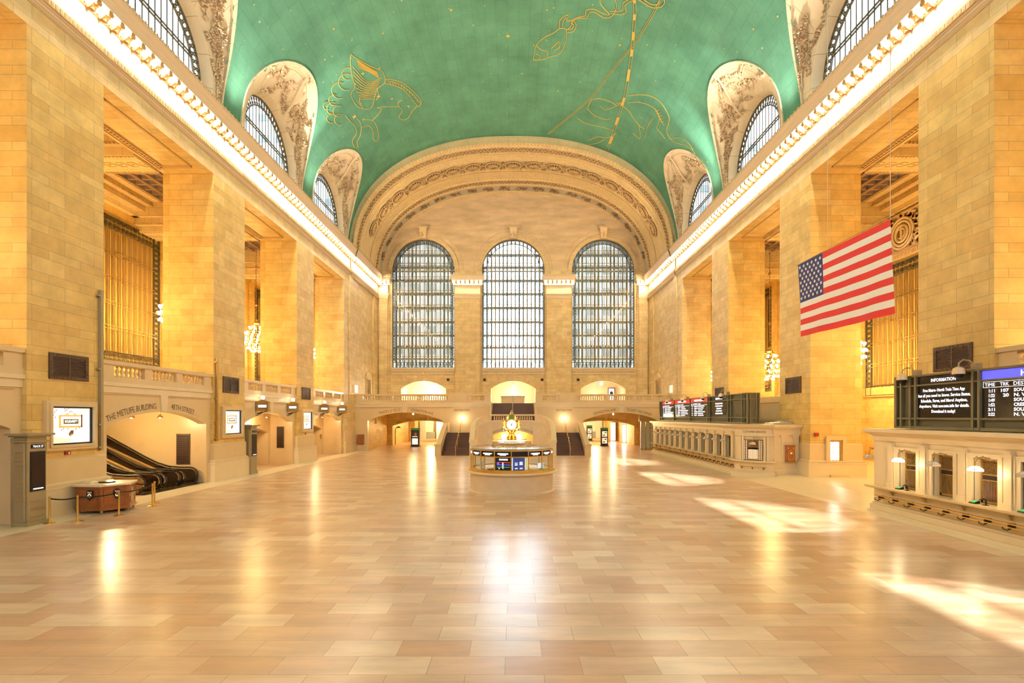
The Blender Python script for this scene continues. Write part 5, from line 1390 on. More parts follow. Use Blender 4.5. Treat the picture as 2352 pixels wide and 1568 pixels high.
# ------------------------------------------------------------------ ticket offices
def ticket_unit(root, X, yc, idx, front=True, lit=False):
    """window bay of a ticket counter at wall plane X (faces -X); 1.65 m wide"""
    mb = MB(); f = -1
    for e in ((1,) if idx else (1, -1)) if not front else ((-1,) if idx else (-1, 1)):
        y = yc+e*.825; mb.box(X-.12, X, y-.13, y+.13, 1.12, 2.72); mb.box(X-.16, X-.001, y-.17, y+.17, 2.715, 2.85); mb.box(X-.19, X-.002, y-.165, y+.165, 2.848, 2.92); mb.box(X-.155, X-.003, y-.16, y+.16, 1.12, 1.3)
    mb.box(X-.07, X+.02, yc-.62, yc-.45, 1.12, 2.78); mb.box(X-.07, X+.02, yc+.45, yc+.62, 1.12, 2.78); mb.box(X-.073, X+.021, yc-.45, yc+.45, 2.63, 2.78); mb.box(X-.10, X+.022, yc-.645, yc-.615, 1.12, 2.81); mb.box(X-.10, X+.022, yc+.615, yc+.645, 1.12, 2.81)
    o = mb.build('ticket_window', 'marble_cream', root)
    mb = MB(); XG_ = X+.22
    mb.box(XG_, XG_+.03, yc-.455, yc-.36, 1.14, 2.64); mb.box(XG_, XG_+.03, yc+.36, yc+.455, 1.14, 2.64); mb.box(XG_, XG_+.03, yc-.43, yc+.43, 1.14, 1.22); mb.box(XG_, XG_+.03, yc-.43, yc+.43, 2.54, 2.62); mb.box(XG_, XG_+.03, yc-.36, yc+.36, 1.88, 1.92); mb.box(XG_, XG_+.03, yc-.36, yc+.36, 2.06, 2.10)
    for k in range(13): y = yc-.33+.66*k/12; mb.box(XG_, XG_+.02, y-.010, y+.010, 1.22, 1.88)
    if front:
        st = .085
        for k in range(-6, 15):
            for e in (-1, 1):
                ya, za = yc-.36+k*st, 2.10; yb_, zb = ya+e*.44, 2.54
                def clip(p, q):
                    (y0, z0), (y1, z1) = p, q; lo, hi = yc-.36, yc+.36
                    if max(y0, y1) < lo or min(y0, y1) > hi: return None
                    t0_, t1_ = 0, 1
                    for a_, b_ in ((y0, y1),):
                        if a_ < lo: t0_ = max(t0_, (lo-a_)/(b_-a_))
                        if a_ > hi: t0_ = max(t0_, (hi-a_)/(b_-a_))
                        if b_ < lo: t1_ = min(t1_, (lo-a_)/(b_-a_))
                        if b_ > hi: t1_ = min(t1_, (hi-a_)/(b_-a_))
                    return [(XG_+.01, y0+(y1-y0)*t, z0+(z1-z0)*t) for t in (t0_, t1_)]
                c = clip((ya, za), (yb_, zb))
                if c: mb.tube(c, .008, 3)
        for k in range(15): mb.ball((XG_, yc-.395, 1.25+k*.095), .035, 5, k=3); mb.ball((XG_, yc+.395, 1.25+k*.095), .035, 5, k=3)
    mb.build('grille', 'brass_dull' if front else 'iron', o)
    mb = MB(); mb.box(XG_-.03, XG_, yc-.34, yc+.34, 1.92, 2.06); mb.build('sign_plate', 'screen_black', o)
    return o
def wall_lamp(name, p, lit, label, back=.55, group=None):
    r = empty(name, p); tag(r, label, 'lamp', group); p = Vector(p)
    mb = MB()
    def sq(h, z): return [p+Vector((-h*1.0, -h, z)), p+Vector((h, -h, z)), p+Vector((h, h, z)), p+Vector((-h, h, z))]
    a, b, c = sq(.15, -.09), sq(.15, -.02), sq(.06, .08)
    mb.hexa(a+b); mb.hexa(b+c); mb.build('shade', 'lamp_on' if lit else 'lamp_off', r)
    mb = MB()
    for ring in (a, b, c):
        for i in range(4): mb.tube([ring[i], ring[(i+1) % 4]], .008, 4)
    for i in range(4): mb.tube([a[i], b[i], c[i]], .008, 4)
    mb.tube([p+Vector((0,0,.08)), p+Vector((0,0,.22)), p+Vector((.10,0,.34)), p+Vector((.28,0,.36)), p+Vector((back,0,.30))], .018, 5)
    for q in (.05,.15,.25,.35): mb.ball(p+Vector((q, 0, .34+.03*math.sin(q*30))), .035, 5, k=4)
    mb.build('bracket', 'brass_dull', r)
    return r
XT = 15.5
def ticket_office(y0, y1, ycs, label, front, lits):
    root = empty('ticket_office', (XT+1.2, (y0+y1)/2, 0)); tag(root, label, 'ticket office')
    mb = MB()
    ya, yb = y0, y1
    mb.box(XT-.28, XT+2.6, ya, yb, 0, .10); mb.box(XT-.18, XT+2.6, ya, yb, .10, .32); mb.box(XT-.08, XT+2.6, ya, yb, .32, .40); mb.box(XT, XT+2.6, ya, yb, .4, 1.1)
    mb.build('base', 'marble_cream', root)
    mb = MB(); mb.box(XT-.42, XT+.3, ya-.02, yb+.02, 1.06, 1.12); mb.box(XT-.36, XT, ya, yb, 1.02, 1.06); mb.build('counter', 'marble_plain', root)
    for y in [c+.825 for c in ycs]:
        mb = MB(); mb.prism([(XT-.3,1.02),(XT,1.02),(XT,.78),(XT-.08,.80),(XT-.14,.95)], [], y-.06, y+.06, lambda u, v, w: (u, w, v)); mb.build('bracket', 'marble_plain', root)
    # upper wall with openings
    mb = MB(); k = ya
    for c in sorted(ycs): mb.box(XT, XT+.35, k, c-.45, 1.1, 3.0); mb.box(XT, XT+.35, c-.45, c+.45, 2.64, 3.0); k = c+.45
    mb.box(XT, XT+.35, k, yb, 1.1, 3.0); mb.box(XT+2.3, XT+2.6, ya, yb, 1.1, 3.2); mb.box(XT+.35, XT+2.6, ya, ya+.15, 1.1, 3.2); mb.box(XT+.35, XT+2.6, yb-.15, yb, 1.1, 3.2)
    mb.build('wall', 'marble_cream', root)
    mb = MB(); mb.box(XT-.06, XT+2.6, ya-.02, yb+.02, 2.98, 3.2); mb.box(XT-.12, XT+2.6, ya-.08, yb+.08, 3.2, 3.27); mb.box(XT-.24, XT+2.6, ya-.18, yb+.18, 3.27, 3.34); mb.box(XT-.34, XT+2.6, ya-.26, yb+.26, 3.34, 3.48); mb.build('cornice', 'marble_cream', root)
    for i, c in enumerate(ycs): ticket_unit(root, XT, c, i, front)
    # interior
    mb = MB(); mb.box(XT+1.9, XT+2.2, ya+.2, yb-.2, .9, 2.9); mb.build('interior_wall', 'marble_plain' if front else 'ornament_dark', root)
    # brass rail on hooks
    rr = root
    mb = MB()
    for z in (.72, .60): mb.box(XT-.30-(.06 if z == .72 else 0), XT-.20, ya+.3, yb-.5, z, z+.03)
    rr = mb.build('handrail', 'brass', root)
    y = ya+.5
    while y < yb-.5:
        mb = MB(); mb.tube([(XT,y,.6),(XT-.12,y,.56),(XT-.2,y+.04,.5),(XT-.28,y+.10,.54),(XT-.26,y+.14,.6)], .022, 5); mb.box(XT-.2, XT, y-.03, y+.03, .55, .72); mb.build('hook', 'iron', rr); y += .8
    return root
YN = [19.95-1.65*k for k in range(5)]
ticket_office(12.0, 21.85, YN, 'near marble ticket office with brass grille windows on the right', True, None)
YFAR = [36.65+1.62*k for k in range(12)]
FAR_OFFICE = ticket_office(34.6, 56.6, YFAR, 'far marble ticket office with a long row of windows on the right', False, None)
for i, c in enumerate(YN):
    lit = i in (0, 2)
    wall_lamp('wall_lamp', (XT-.55, c-.2, 2.33), lit, ('%s square lamp on the near ticket office, over its %s window from the far end' % ('lit' if lit else 'unlit', ('first','second','third','fourth','fifth')[i])))
    if lit: point_lamp('wall_lamp_light', (XT-.55, c-.2, 2.12), 22, (1,.8,.45), .1)
for i, c in enumerate(YFAR):
    wall_lamp('wall_lamp', (XT-.5, c-.15, 2.33), False, 'unlit square lamp on the far ticket office, over its %s window from the near end' % ('first','second','third','fourth','fifth','sixth','seventh','eighth','ninth','tenth','eleventh','twelfth')[i], group='lamps along the far ticket office')
wall_lamp('wall_lamp', (PX(2006, 1048, 21.95).x+.0, 22.2, 2.28), False, 'unlit square lamp at the far end wall of the near ticket office, beside the passage', back=.4)
# colourful things behind the near windows
for i, c in enumerate(YN[:4]):
    if i == 1: continue
    r = empty('leaflet_rack', (XT+.55, c, 1.12)); tag(r, 'rack of coloured leaflets behind a brass window grille, %s' % ('first window from the far end' if i == 0 else 'third window from the far end' if i == 2 else 'fourth window from the far end'), 'leaflet rack')
    mb = MB(); mb.box(XT+.5, XT+.62, c-.36, c+.3, 1.1, 1.25); mb.build('rack', 'iron', r)
    for k in range(7):
        mb = MB(); y = c-.34+k*.09; h_ = random.uniform(.2,.5); mb.box(XT+.5, XT+.6, y, y+.07, 1.25, 1.25+h_); mb.build('leaflet', ('purple_item','white_paint','band_blue','orange_item','ad_grey','purple_item','cloth_red')[k], r)
    r = empty('card_reader', (XT-.1, c+.2, 1.12)); tag(r, 'black card terminal with green display at the near ticket office, %s window from far end' % ('first' if i == 0 else 'third' if i == 2 else 'fourth'), 'card terminal')
    mb = MB(); mb.hexa([(XT-.22,c+.2,1.12),(XT-.02,c+.2,1.12),(XT-.02,c+.42,1.12),(XT-.22,c+.42,1.12),(XT-.2,c+.2,1.16),(XT-.02,c+.2,1.22),(XT-.02,c+.42,1.22),(XT-.2,c+.42,1.16)]); mb.build('body', 'black', r)
    mb = MB(); mb.hexa([(XT-.19,c+.23,1.165),(XT-.06,c+.23,1.21),(XT-.06,c+.39,1.21),(XT-.19,c+.39,1.165),(XT-.19,c+.23,1.175),(XT-.06,c+.23,1.22),(XT-.06,c+.39,1.22),(XT-.19,c+.39,1.175)]); mb.build('display', 'green_item', r)
    r = empty('receiver', (XT-.1, c-.1, 1.12)); tag(r, 'black handset on a stand on the ticket counter, %s window from the far end' % ('first' if i == 0 else 'third' if i == 2 else 'fourth'), 'handset')
    mb = MB(); mb.box(XT-.18, XT-.04, c-.14, c-.04, 1.12, 1.14); mb.tube([(XT-.1,c-.09,1.14),(XT-.1,c-.09,1.28),(XT-.14,c-.02,1.33),(XT-.14,c+.08,1.28)], .025, 6); mb.build('body', 'black', r)

# bowed end bay of the far ticket office: customer service window and mail box wall
root = FAR_OFFICE
CB = Vector((17.35, 34.75, 0)); Rb = 2.35
a0, a1 = math.radians(184), math.radians(253)
def bow(m_, prof, name, mt, parent): 
    mb = MB(); vs = []; n = 14
    for k in range(n+1):
        a = a0+(a1-a0)*k/n
        for r, z in prof: vs.append((CB.x+r*math.cos(a), CB.y+r*math.sin(a), z))
    P = len(prof); mb.add(vs, [(i*P+j, i*P+j+1, (i+1)*P+j+1, (i+1)*P+j) for i in range(n) for j in range(P-1)]); return mb.build(name, mt, parent, smooth=40)
bow(0, [(Rb+.25,0),(Rb+.25,.35),(Rb+.12,.42),(Rb,.5),(Rb,1.06),(Rb+.32,1.06),(Rb+.32,1.14),(Rb-.05,1.14)], 'base', 'marble_cream', root)
bow(0, [(Rb-.1,1.12),(Rb-.1,2.95)], 'wall', 'marble_cream', root)
bow(0, [(Rb-.1,2.7),(Rb,2.72),(Rb,2.80),(Rb-.06,2.82),(Rb-.06,3.18),(Rb+.1,3.25),(Rb+.22,3.32),(Rb+.3,3.46),(.2,3.48)], 'cornice', 'marble_cream', root)
def bowp(a, r, z): return Vector((CB.x+r*math.cos(a), CB.y+r*math.sin(a), z))
am = math.radians(222)
mb = MB()
for da in (-.30, .30, -.38, .38):
    a = am+da; d = Vector((-math.sin(a), math.cos(a), 0)); n = Vector((math.cos(a), math.sin(a), 0)); c = bowp(a, Rb-.1, 0)
    mb.hexa([c-d*.07+Vector((0,0,1.14)), c+d*.07+Vector((0,0,1.14)), c+d*.07+n*.12+Vector((0,0,1.14)), c-d*.07+n*.12+Vector((0,0,1.14)),
             c-d*.07+Vector((0,0,2.7)), c+d*.07+Vector((0,0,2.7)), c+d*.07+n*.12+Vector((0,0,2.7)), c-d*.07+n*.12+Vector((0,0,2.7))])
mb.build('window_surround', 'marble_cream', root)
d = Vector((-math.sin(am), math.cos(am), 0)); n = Vector((math.cos(am), math.sin(am), 0)); c0 = bowp(am, Rb-.07, 0)
Q = lambda u, z, o=0: c0-d*u*-1+n*o+Vector((0,0,z))
def qbox(mb, u0, u1, z0, z1, o0, o1, m=0): mb.hexa([Q(u0,z0,o0),Q(u1,z0,o0),Q(u1,z0,o1),Q(u0,z0,o1),Q(u0,z1,o0),Q(u1,z1,o0),Q(u1,z1,o1),Q(u0,z1,o1)], m)
mb = MB(); qbox(mb, -.62, .62, 1.16, 2.5, .0, .03, 1); mb.build('opening', ['brass_dull','ornament_dark'], root)
mb = MB(); qbox(mb, -.30, .30, 1.25, 1.86, .04, .07, 0)
for k in range(12): qbox(mb, -.28+k*.05, -.26+k*.05, 1.25, 1.86, .07, .08, 1)
mb.build('shutter', ['ad_beige', 'brass_dull'], root)
mb = MB()
for k in range(24):
    for u in (-.55,-.42,.40,.52): mb.ball(Q(u, 1.25+k*.052, .06), .035, 5, 1 if k % 2 else 0, k=3)
for k in range(9):
    for j in range(7): mb.ball(Q(-.28+k*.07, 2.0+j*.07, .05), .022, 4, 1, k=3)
mb.build('grille', ['ad_beige', 'brass_dull'], root)
mb = MB(); qbox(mb, -.32, .32, 1.87, 1.98, .06, .10); mb.build('sign_plate', 'screen_black', root)
mb = MB()
vs_, fs_, Wd = text2d('CUSTOMER SERVICE', .2)
mb.add([bowp(am+((v[0]-Wd/2)/Wd*1.5)/Rb, Rb-.045, 2.93+v[1]) for v in vs_], fs_); mb.build('lettering', 'text_dark', root)
wall_lamp('wall_lamp', Q(.12, 2.28, .40), False, 'unlit square lamp above the customer service window', back=.35)
hr = root
mb = MB(); mb.tube([Q(-.85,.75,.10), Q(-.4,.75,.28), Q(.4,.75,.28), Q(.85,.75,.10)], .025, 6); mb.build('handrail', 'brass', hr)
mb = MB()
for u in (-.7, 0, .7): mb.tube([Q(u,.72,.02 if abs(u) < .1 else -.08), Q(u,.6,.15), Q(u,.74,.24)], .025, 5)
mb.build('hook', 'iron', hr)
mb = MB(); mb.box(15.42, 15.72, 34.2, 34.62, 0, 3.0); mb.build('corner_pilaster', 'marble_pink', root)
# flat part with two pilasters
mb = MB(); YF = 32.55
mb.box(16.66, 18.25, YF, 34.7, .2, 3.2); mb.box(16.6, 18.25, YF-.08, YF, .25, .7); mb.box(16.62, 18.25, YF-.05, YF, 1.05, 1.15)
for x in (17.25, 18.0): mb.box(x-.12, x+.12, YF-.06, YF, 1.15, 2.65); mb.box(x-.17, x+.17, YF-.10, YF, 2.62, 2.72); mb.box(x-.2, x+.2, YF-.12, YF, 2.72, 2.8)
mb.box(16.6, 18.35, YF-.06, 34.7, 2.8, 3.2); mb.box(16.55, 18.4, YF-.16, 34.7, 3.2, 3.3); mb.box(16.5, 18.45, YF-.28, 34.7, 3.3, 3.48)
mb.build('end_wall', 'marble_cream', root)
r = empty('mail_box', (17.7, YF, 1.2)); tag(r, 'ornate bronze mail box on the end wall of the far ticket office', 'mail box')
mb = MB(); xa, xb = 17.33, 17.85; mb.box(xa, xb, YF-.28, YF, 1.15, 2.12); mb.box(xa-.03, xb+.03, YF-.3, YF, 2.12, 2.18); mb.box(xa-.03, xb+.03, YF-.3, YF, 1.12, 1.16)
for (u0,u1,v0,v1) in ((.08,.11,1.25,1.85),(.41,.44,1.25,1.85),(.08,.44,1.82,1.85),(.08,.44,1.25,1.28)): mb.box(xa+u0, xa+u1, YF-.30, YF-.28, v0, v1, 1)
for u in (.1, .42): mb.ball((xa+u, YF-.29, 2.0), .05, 8, 1, (1,.4,1))
mb.tube([(xa+.12,YF-.3,1.3),(xa+.26,YF-.3,1.55),(xa+.40,YF-.3,1.3)], .015, 4, 1); mb.ball((xa+.26, YF-.3, 1.9), .04, 6, 1)
mb.build('case', ['wood_panel', 'brass'], r)
mb = MB(); mb.box(xa+.19, xa+.33, YF-.31, YF-.29, 1.62, 1.74); mb.build('label_plate', 'white_paint', r)

# ------------------------------------------------------------------ departure boards
XB = 15.95
def board(name, label, ya, yb, posts, depth=.9):
    root = empty(name, (XB+.4, (ya+yb)/2, 3.5)); tag(root, label, 'departure board')
    z0, z1 = 3.52, 5.62
    mb = MB(); mb.box(XB+.12, XB+depth, ya+.05, yb-.05, z0+.02, z1-.02, 0); mb.build('case', 'board_mesh', root)
    mb = MB()
    for z, h in ((z0, .09), (z0+.36, .07), (z1-.44, .06), (z1-.07, .07)):
        mb.box(XB, XB+.14, ya, yb, z, z+h); 
        for y in (ya, yb-.08): mb.box(XB, XB+depth, y, y+.08, z, z+h)
    for y in posts: mb.box(XB-.02, XB+.13, y-.045, y+.045, z0, z1)
    for y in (ya, yb-.09):
        for q in (0, .2, depth-.3, depth-.09): mb.box(XB+q, XB+q+.08, y-.01, y+.10, z0, z1)
    mb.build('frame', 'board_frame', root)
    return root
near = board('departure_board', 'large near departure board above the near ticket office, showing INFORMATION and HARLEM LINE', 12.2, 21.3, [21.2, 20.93, 20.45, 20.18, 17.66, 17.42, 12.3])
def T(st, size, y, z, parent=None, align='l', fit=None, mb=None, Xp=XB+.06, bold=0):
    put_text(mb, st, size, lambda u, v: (Xp-.004, y-u, z+v), align=align, fit=fit, bold=bold)
mb = MB(); mb.box(XB+.07, XB+.12, 17.7, 20.13, 3.95, 5.16); mb.box(XB+.07, XB+.12, 17.7, 20.13, 5.24, 5.53); mb.box(XB+.07, XB+.12, 12.4, 17.36, 3.95, 5.16); mb.build('screen', 'screen_black', near)
mb = MB(); mb.box(XB+.065, XB+.12, 12.4, 17.36, 5.24, 5.53); mb.build('header_screen', 'band_blue', near)
mb = MB(); yc = 18.95
T('INFORMATION', .17, yc, 5.31, align='c', fit=1.1, mb=mb, bold=.002)
for st, z, f_ in (('Free Metro- North Train Time App', 4.94, 1.85), ('has all you need to know. Service Status,', 4.74, 2.3), ('Schedule, Fares, and More! Anytime,', 4.54, 2.05), ('Anywhere. Visit new.mta.info for details.', 4.34, 2.2), ('Download it today!', 4.14, 1.05)):
    T(st, .155, yc, z, align='c', fit=f_, mb=mb, bold=.003)
T('HARLEM LINE', .25, 16.05, 5.29, fit=2.0, mb=mb, bold=.003)
T('TIME', .16, 17.26, 5.0, fit=.36, mb=mb); T('TRK', .16, 16.72, 5.0, fit=.30, mb=mb); T('DESTINATION', .16, 16.28, 5.0, fit=1.25, mb=mb)
for i, (a_, b_, c_) in enumerate((('1:11','107','SOUTHEAST'),('1:22','20','N. WHITE PLAINS'),('1:49','','SOUTHEAST'),('1:52','','CRESTWOOD'),('2:11','','SOUTHEAST'),('2:22','','N. WHITE PLAINS'))):
    z = 4.80-i*.155; T(a_, .145, 17.14, z, fit=.24, mb=mb, bold=.003)
    if b_: T(b_, .145, 16.42, z, align='r', fit=.10*len(b_), mb=mb, bold=.003)
    T(c_, .145, 16.26, z, fit=.105*len(c_), mb=mb, bold=.003)
mb.box(XB+.055, XB+.06, 12.6, 17.32, 4.96, 4.97); mb.box(XB+.055, XB+.06, 12.6, 17.32, 5.145, 5.155); mb.box(XB+.055, XB+.06, 17.31, 17.32, 4.96, 5.155)
mb.build('lettering', 'text_white', near)
far = board('departure_board', 'far departure board with red headed panels above the far ticket office', 34.8, 55.8, [55.6, 54.9, 50.75, 46.15, 41.9, 41.5, 37.9, 37.4, 35.5, 35.2])
cols = [(50.9, 54.8), (46.35, 50.6), (42.05, 46.0)]
mb = MB()
for a_, b_ in cols+[(38.0, 41.4)]: mb.box(XB+.07, XB+.12, a_, b_, 3.95, 5.52)
mb.build('screen', 'screen_black', far)
mb = MB()
for a_, b_ in cols: mb.box(XB+.06, XB+.12, a_, b_, 5.24, 5.54)
mb.build('header_screen', 'band_red', far)
mb = MB(); rnd = random.Random(5)
def dash(y0, L, z, h=.07):
    k = 0
    while k < L: w_ = min(L-k, rnd.uniform(.10,.2)); mb.box(XB+.05, XB+.056, y0-k-w_+.015, y0-k, z+rnd.uniform(-.006,.006), z+h*rnd.uniform(.9,1.05)); k += w_
for a_, b_ in cols:
    w_ = b_-a_; dash(b_-w_*.22, w_*.55, 5.32, .13)
    dash(b_-w_*.03, w_*.06, 5.05); dash(b_-w_*.14, w_*.05, 5.05); dash(b_-w_*.22, w_*.18, 5.05); dash(b_-w_*.45, w_*.15, 5.05)
    mb.box(XB+.05, XB+.055, a_, b_, 4.96, 4.98)
    for i in range(6):
        z = 4.83-i*.155; dash(b_-w_*.06, w_*.05, z); dash(b_-w_*.22, w_*rnd.uniform(.13,.2), z); dash(b_-w_*.45, w_*rnd.uniform(.22,.48), z)
dash(40.35, 1.3, 5.32, .12)
for i, L in enumerate((1.4,1.35,.9,1.1,1.4)): dash(39.7+L/2, L, 4.95-i*.19, .09)
mb.build('lettering', 'text_white', far)
# cameras on top of the boards
def dome_cam(p, label):
    r = empty('security_camera', p); tag(r, label, 'camera'); p = Vector(p)
    mb = MB(); mb.lathe([(.05,.22),(.16,.16),(.19,.02),(.19,-.04)], p, 12); mb.build('housing', 'marble_cream', r, smooth=40)
    mb = MB(); mb.lathe([(.15,-.04),(.12,-.14),(.04,-.19),(.001,-.2)], p, 12); mb.build('dome', 'black', r, smooth=50)
    mb = MB(); mb.tube([p+Vector((0,0,.2)), p+Vector((.02,0,.36)), p+Vector((.15,-.02,.46)), p+Vector((.3,-.1,.42)), p+Vector((.45,-.2,.22))], .03, 6); mb.box(p.x+.33, p.x+.55, p.y-.32, p.y-.1, 5.62-p.z+p.z, 5.84); mb.build('arm', 'cabinet', r)
dome_cam((15.75, 20.6, 5.5), 'dome camera on the far top corner of the near departure board')
dome_cam((15.72, 17.95, 5.52), 'dome camera on the near departure board, between its two panels')
for i, y in enumerate((52.3, 47.5, 42.3, 38.6)): dome_cam((15.72, y, 5.52), 'small dome camera on top of the far departure board, %s from its near end' % ('fourth','third','second','first')[i])
# roof clutter on the far ticket office end
mb = MB(); mb.hexa([(16.9,33.2,3.5),(18.2,33.2,3.5),(18.2,34.4,3.5),(16.9,34.4,3.5),(17.0,33.3,3.56),(18.1,33.2,3.62),(18.1,34.3,3.68),(17.0,34.4,3.58)]); mb.tube([(17.1,33.5,3.62),(18.1,34,3.78),(18.2,33.3,3.62)], .03, 4)
tag(mb.build('cover_sheet', 'marble_grey'), 'crumpled grey sheet lying on the roof of the far ticket office', 'sheet')
# ------------------------------------------------------------------ flag
XF = 12.0
tl, tr, bl_, br_ = PS(1833, 608, XF), PS(2045, 503, XF), PS(1840, 773, XF-.12), PS(2057, 720, XF-.25)
flag = empty('flag', tl); tag(flag, 'large United States flag hanging from ropes on the right', 'flag')
def fp(u, v):
    p = tl.lerp(tr, u).lerp(bl_.lerp(br_, u), v); p = p.copy()
    p.x += .035*math.sin(u*9+v*3)*v+.02*math.sin(u*23+v*5)*v; return p
def quadgrid(mb, u0, u1, v0, v1, nu, nv, m, off=0):
    vs = []
    for i in range(nu+1):
        for j in range(nv+1):
            p = fp(u0+(u1-u0)*i/nu, v0+(v1-v0)*j/nv); p.x += off; vs.append(p)
    mb.add(vs, [(i*(nv+1)+j, i*(nv+1)+j+1, (i+1)*(nv+1)+j+1, (i+1)*(nv+1)+j) for i in range(nu) for j in range(nv)], m)
cu = .32
mb = MB()
for i in range(13):
    quadgrid(mb, cu if i < 7 else 0, 1, i/13, (i+1)/13, 40, 2, i % 2)
mb.build('striped_field', ['cloth_red', 'cloth_white'], flag, smooth=60, weld=False)
mb = MB(); quadgrid(mb, 0, cu, 0, 7/13, 12, 12, 0); mb.build('canton', 'cloth_blue', flag, smooth=60)
mb = MB()
for r_ in range(9):
    for c in range(11):
        if (r_+c) % 2: continue
        u = cu*(c+1)/12; v = 7/13*(r_+1)/10; pts = []
        for k in range(10):
            a = -PI/2+PI*k/5; R_ = .030 if k % 2 == 0 else .012
            p = fp(u+R_*math.cos(a)*.62, v+R_*math.sin(a)); p.x -= .012; pts.append(p)
        ce = fp(u, v); ce.x -= .012; mb.add(pts+[ce], [(k, (k+1) % 10, 10) for k in range(10)])
mb.build('star', 'cloth_white', flag)
mb = MB(); mb.tube([tl+Vector((0,.15,-.0)), tr+Vector((0,-.2,.08))], .022, 6); mb.build('pole', 'brass_dull', flag)
mb = MB()
p1 = fp(.385, 0); mb.tube([p1, Vector((p1.x, p1.y, 31.2))], .010, 4)
mb.tube([tr, Vector((tr.x, tr.y, 31.2))], .010, 4); mb.tube([br_, PS(2097, 860, 15.6)], .008, 4)
mb.build('rope', 'rope', flag)

# ------------------------------------------------------------------ things on the left wall
def advert(s, yc, hw, z0, z1, label, frm=None):
    X = -W; r = empty('advertising_screen', (X, yc, z0)); tag(r, label, 'screen')
    mb = MB(); o = .22
    mb.prism([(yc-hw-o,z0-o),(yc+hw+o,z0-o),(yc+hw+o,z1+o),(yc-hw-o,z1+o)], [[(yc-hw,z0),(yc+hw,z0),(yc+hw,z1),(yc-hw,z1)]], 0, .16, YZ(X))
    mb.prism([(yc-hw-.1,z0-.1),(yc+hw+.1,z0-.1),(yc+hw+.1,z1+.1),(yc-hw-.1,z1+.1)], [[(yc-hw,z0),(yc+hw,z0),(yc+hw,z1),(yc-hw,z1)]], .16, .22, YZ(X))
    mb.build('frame', 'marble_plain', r)
    mb = MB(); mb.prism([(yc-hw,z0),(yc+hw,z0),(yc+hw,z1),(yc-hw,z1)], [[(yc-hw+.06,z0+.06),(yc+hw-.06,z0+.06),(yc+hw-.06,z1-.06),(yc-hw+.06,z1-.06)]], 0, .10, YZ(X)); mb.build('bezel', 'black', r)
    mb = MB(); S = lambda u, v, m, o=.05: None
    y0, y1 = yc-hw+.06, yc+hw-.06; a0, a1 = z0+.06, z1-.06; Lw, Lh = y1-y0, a1-a0
    def R_(u0, u1, v0, v1, m, k=0): X_ = X+.04+.003*k; mb.add([(X_, y0+Lw*u0, a0+Lh*v0), (X_, y0+Lw*u1, a0+Lh*v0), (X_, y0+Lw*u1, a0+Lh*v1), (X_, y0+Lw*u0, a0+Lh*v1)], [(0,1,2,3)], m)
    def Pl(pts, m, k=1): X_ = X+.04+.003*k; mb.add([(X_, y0+Lw*u, a0+Lh*v) for u, v in pts], [tuple(range(len(pts)))], m)
    R_(0,1,0,1,0)
    Pl([(0,.40),(.22,.48),(.22,.50),(0,.43)], 3); Pl([(.66,.86),(1,1),(1,.95),(.68,.84)], 3); Pl([(0,0),(.35,0),(.62,.08),(0,.22)], 3); Pl([(.88,0),(1,0),(1,.9),(.88,.8)], 4)
    R_(.20,.80,.44,.80,1,2); R_(.25,.76,.49,.76,0,3); R_(.76,.80,.44,.82,2,3); R_(.30,.70,.54,.69,1,4); R_(.32,.68,.555,.675,5,5)
    for k in range(12): a, b = PI*k/11, PI*(k+1)/11; Pl([(.5+.05*math.cos(a),.86+.06*math.sin(a)),(.5+.05*math.cos(b),.86+.06*math.sin(b)),(.5+.04*math.cos(b),.86+.045*math.sin(b)),(.5+.04*math.cos(a),.86+.045*math.sin(a))], 2, 3)
    Pl([(.33,.80),(.42,.86),(.46,.81)], 1, 3); Pl([(.67,.80),(.58,.86),(.54,.81)], 1, 3)
    Pl([(.44,.26),(.50,.36),(.57,.36),(.56,.26),(.50,.19),(.46,.20)], 2, 3); Pl([(.47,.22),(.52,.27),(.51,.19)], 1, 4)
    rr = random.Random(4)
    for (u, v) in ((.08,.86),(.12,.92),(.05,.78),(.1,.72),(.33,.96),(.38,.93),(.42,.98),(.34,.90),(.62,.40),(.3,.40),(.7,.41),(.25,.36),(.4,.39),(.6,.36)):
        Pl([(u,v),(u+.03,v+.01),(u+.035,v+.035),(u+.005,v+.03)], 2, 2)
    for k in range(5): R_(.04,.4,.34-.036*k,.352-.036*k,4,2)
    for k in range(9): a = 2*PI*k/9; 
    Pl([(.93+.05*math.cos(2*PI*k/12),.14+.06*math.sin(2*PI*k/12)) for k in range(12)], 0, 4); R_(.5,.84,.10,.13,0,4)
    mb.build('display', ['ad_white','ad_gold','ad_brown','ad_beige','ad_grey','ad_black'], r)
    mb = MB(); XX = X+.04+.003*7
    put_text(mb, 'SOLIDARITY', Lh*.10, lambda u, v: (XX, yc+u, a0+Lh*.585+v), fit=Lw*.33, bold=.004); mb.build('lettering', 'text_white', r)
for i, yc in enumerate((21.25, 33.35, 45.35)):
    advert(-1, yc, 1.0, 2.85, 4.4, 'lit white advertising screen showing a gold frame, on the %s left pier' % ('nearest', 'middle', 'farthest')[i])
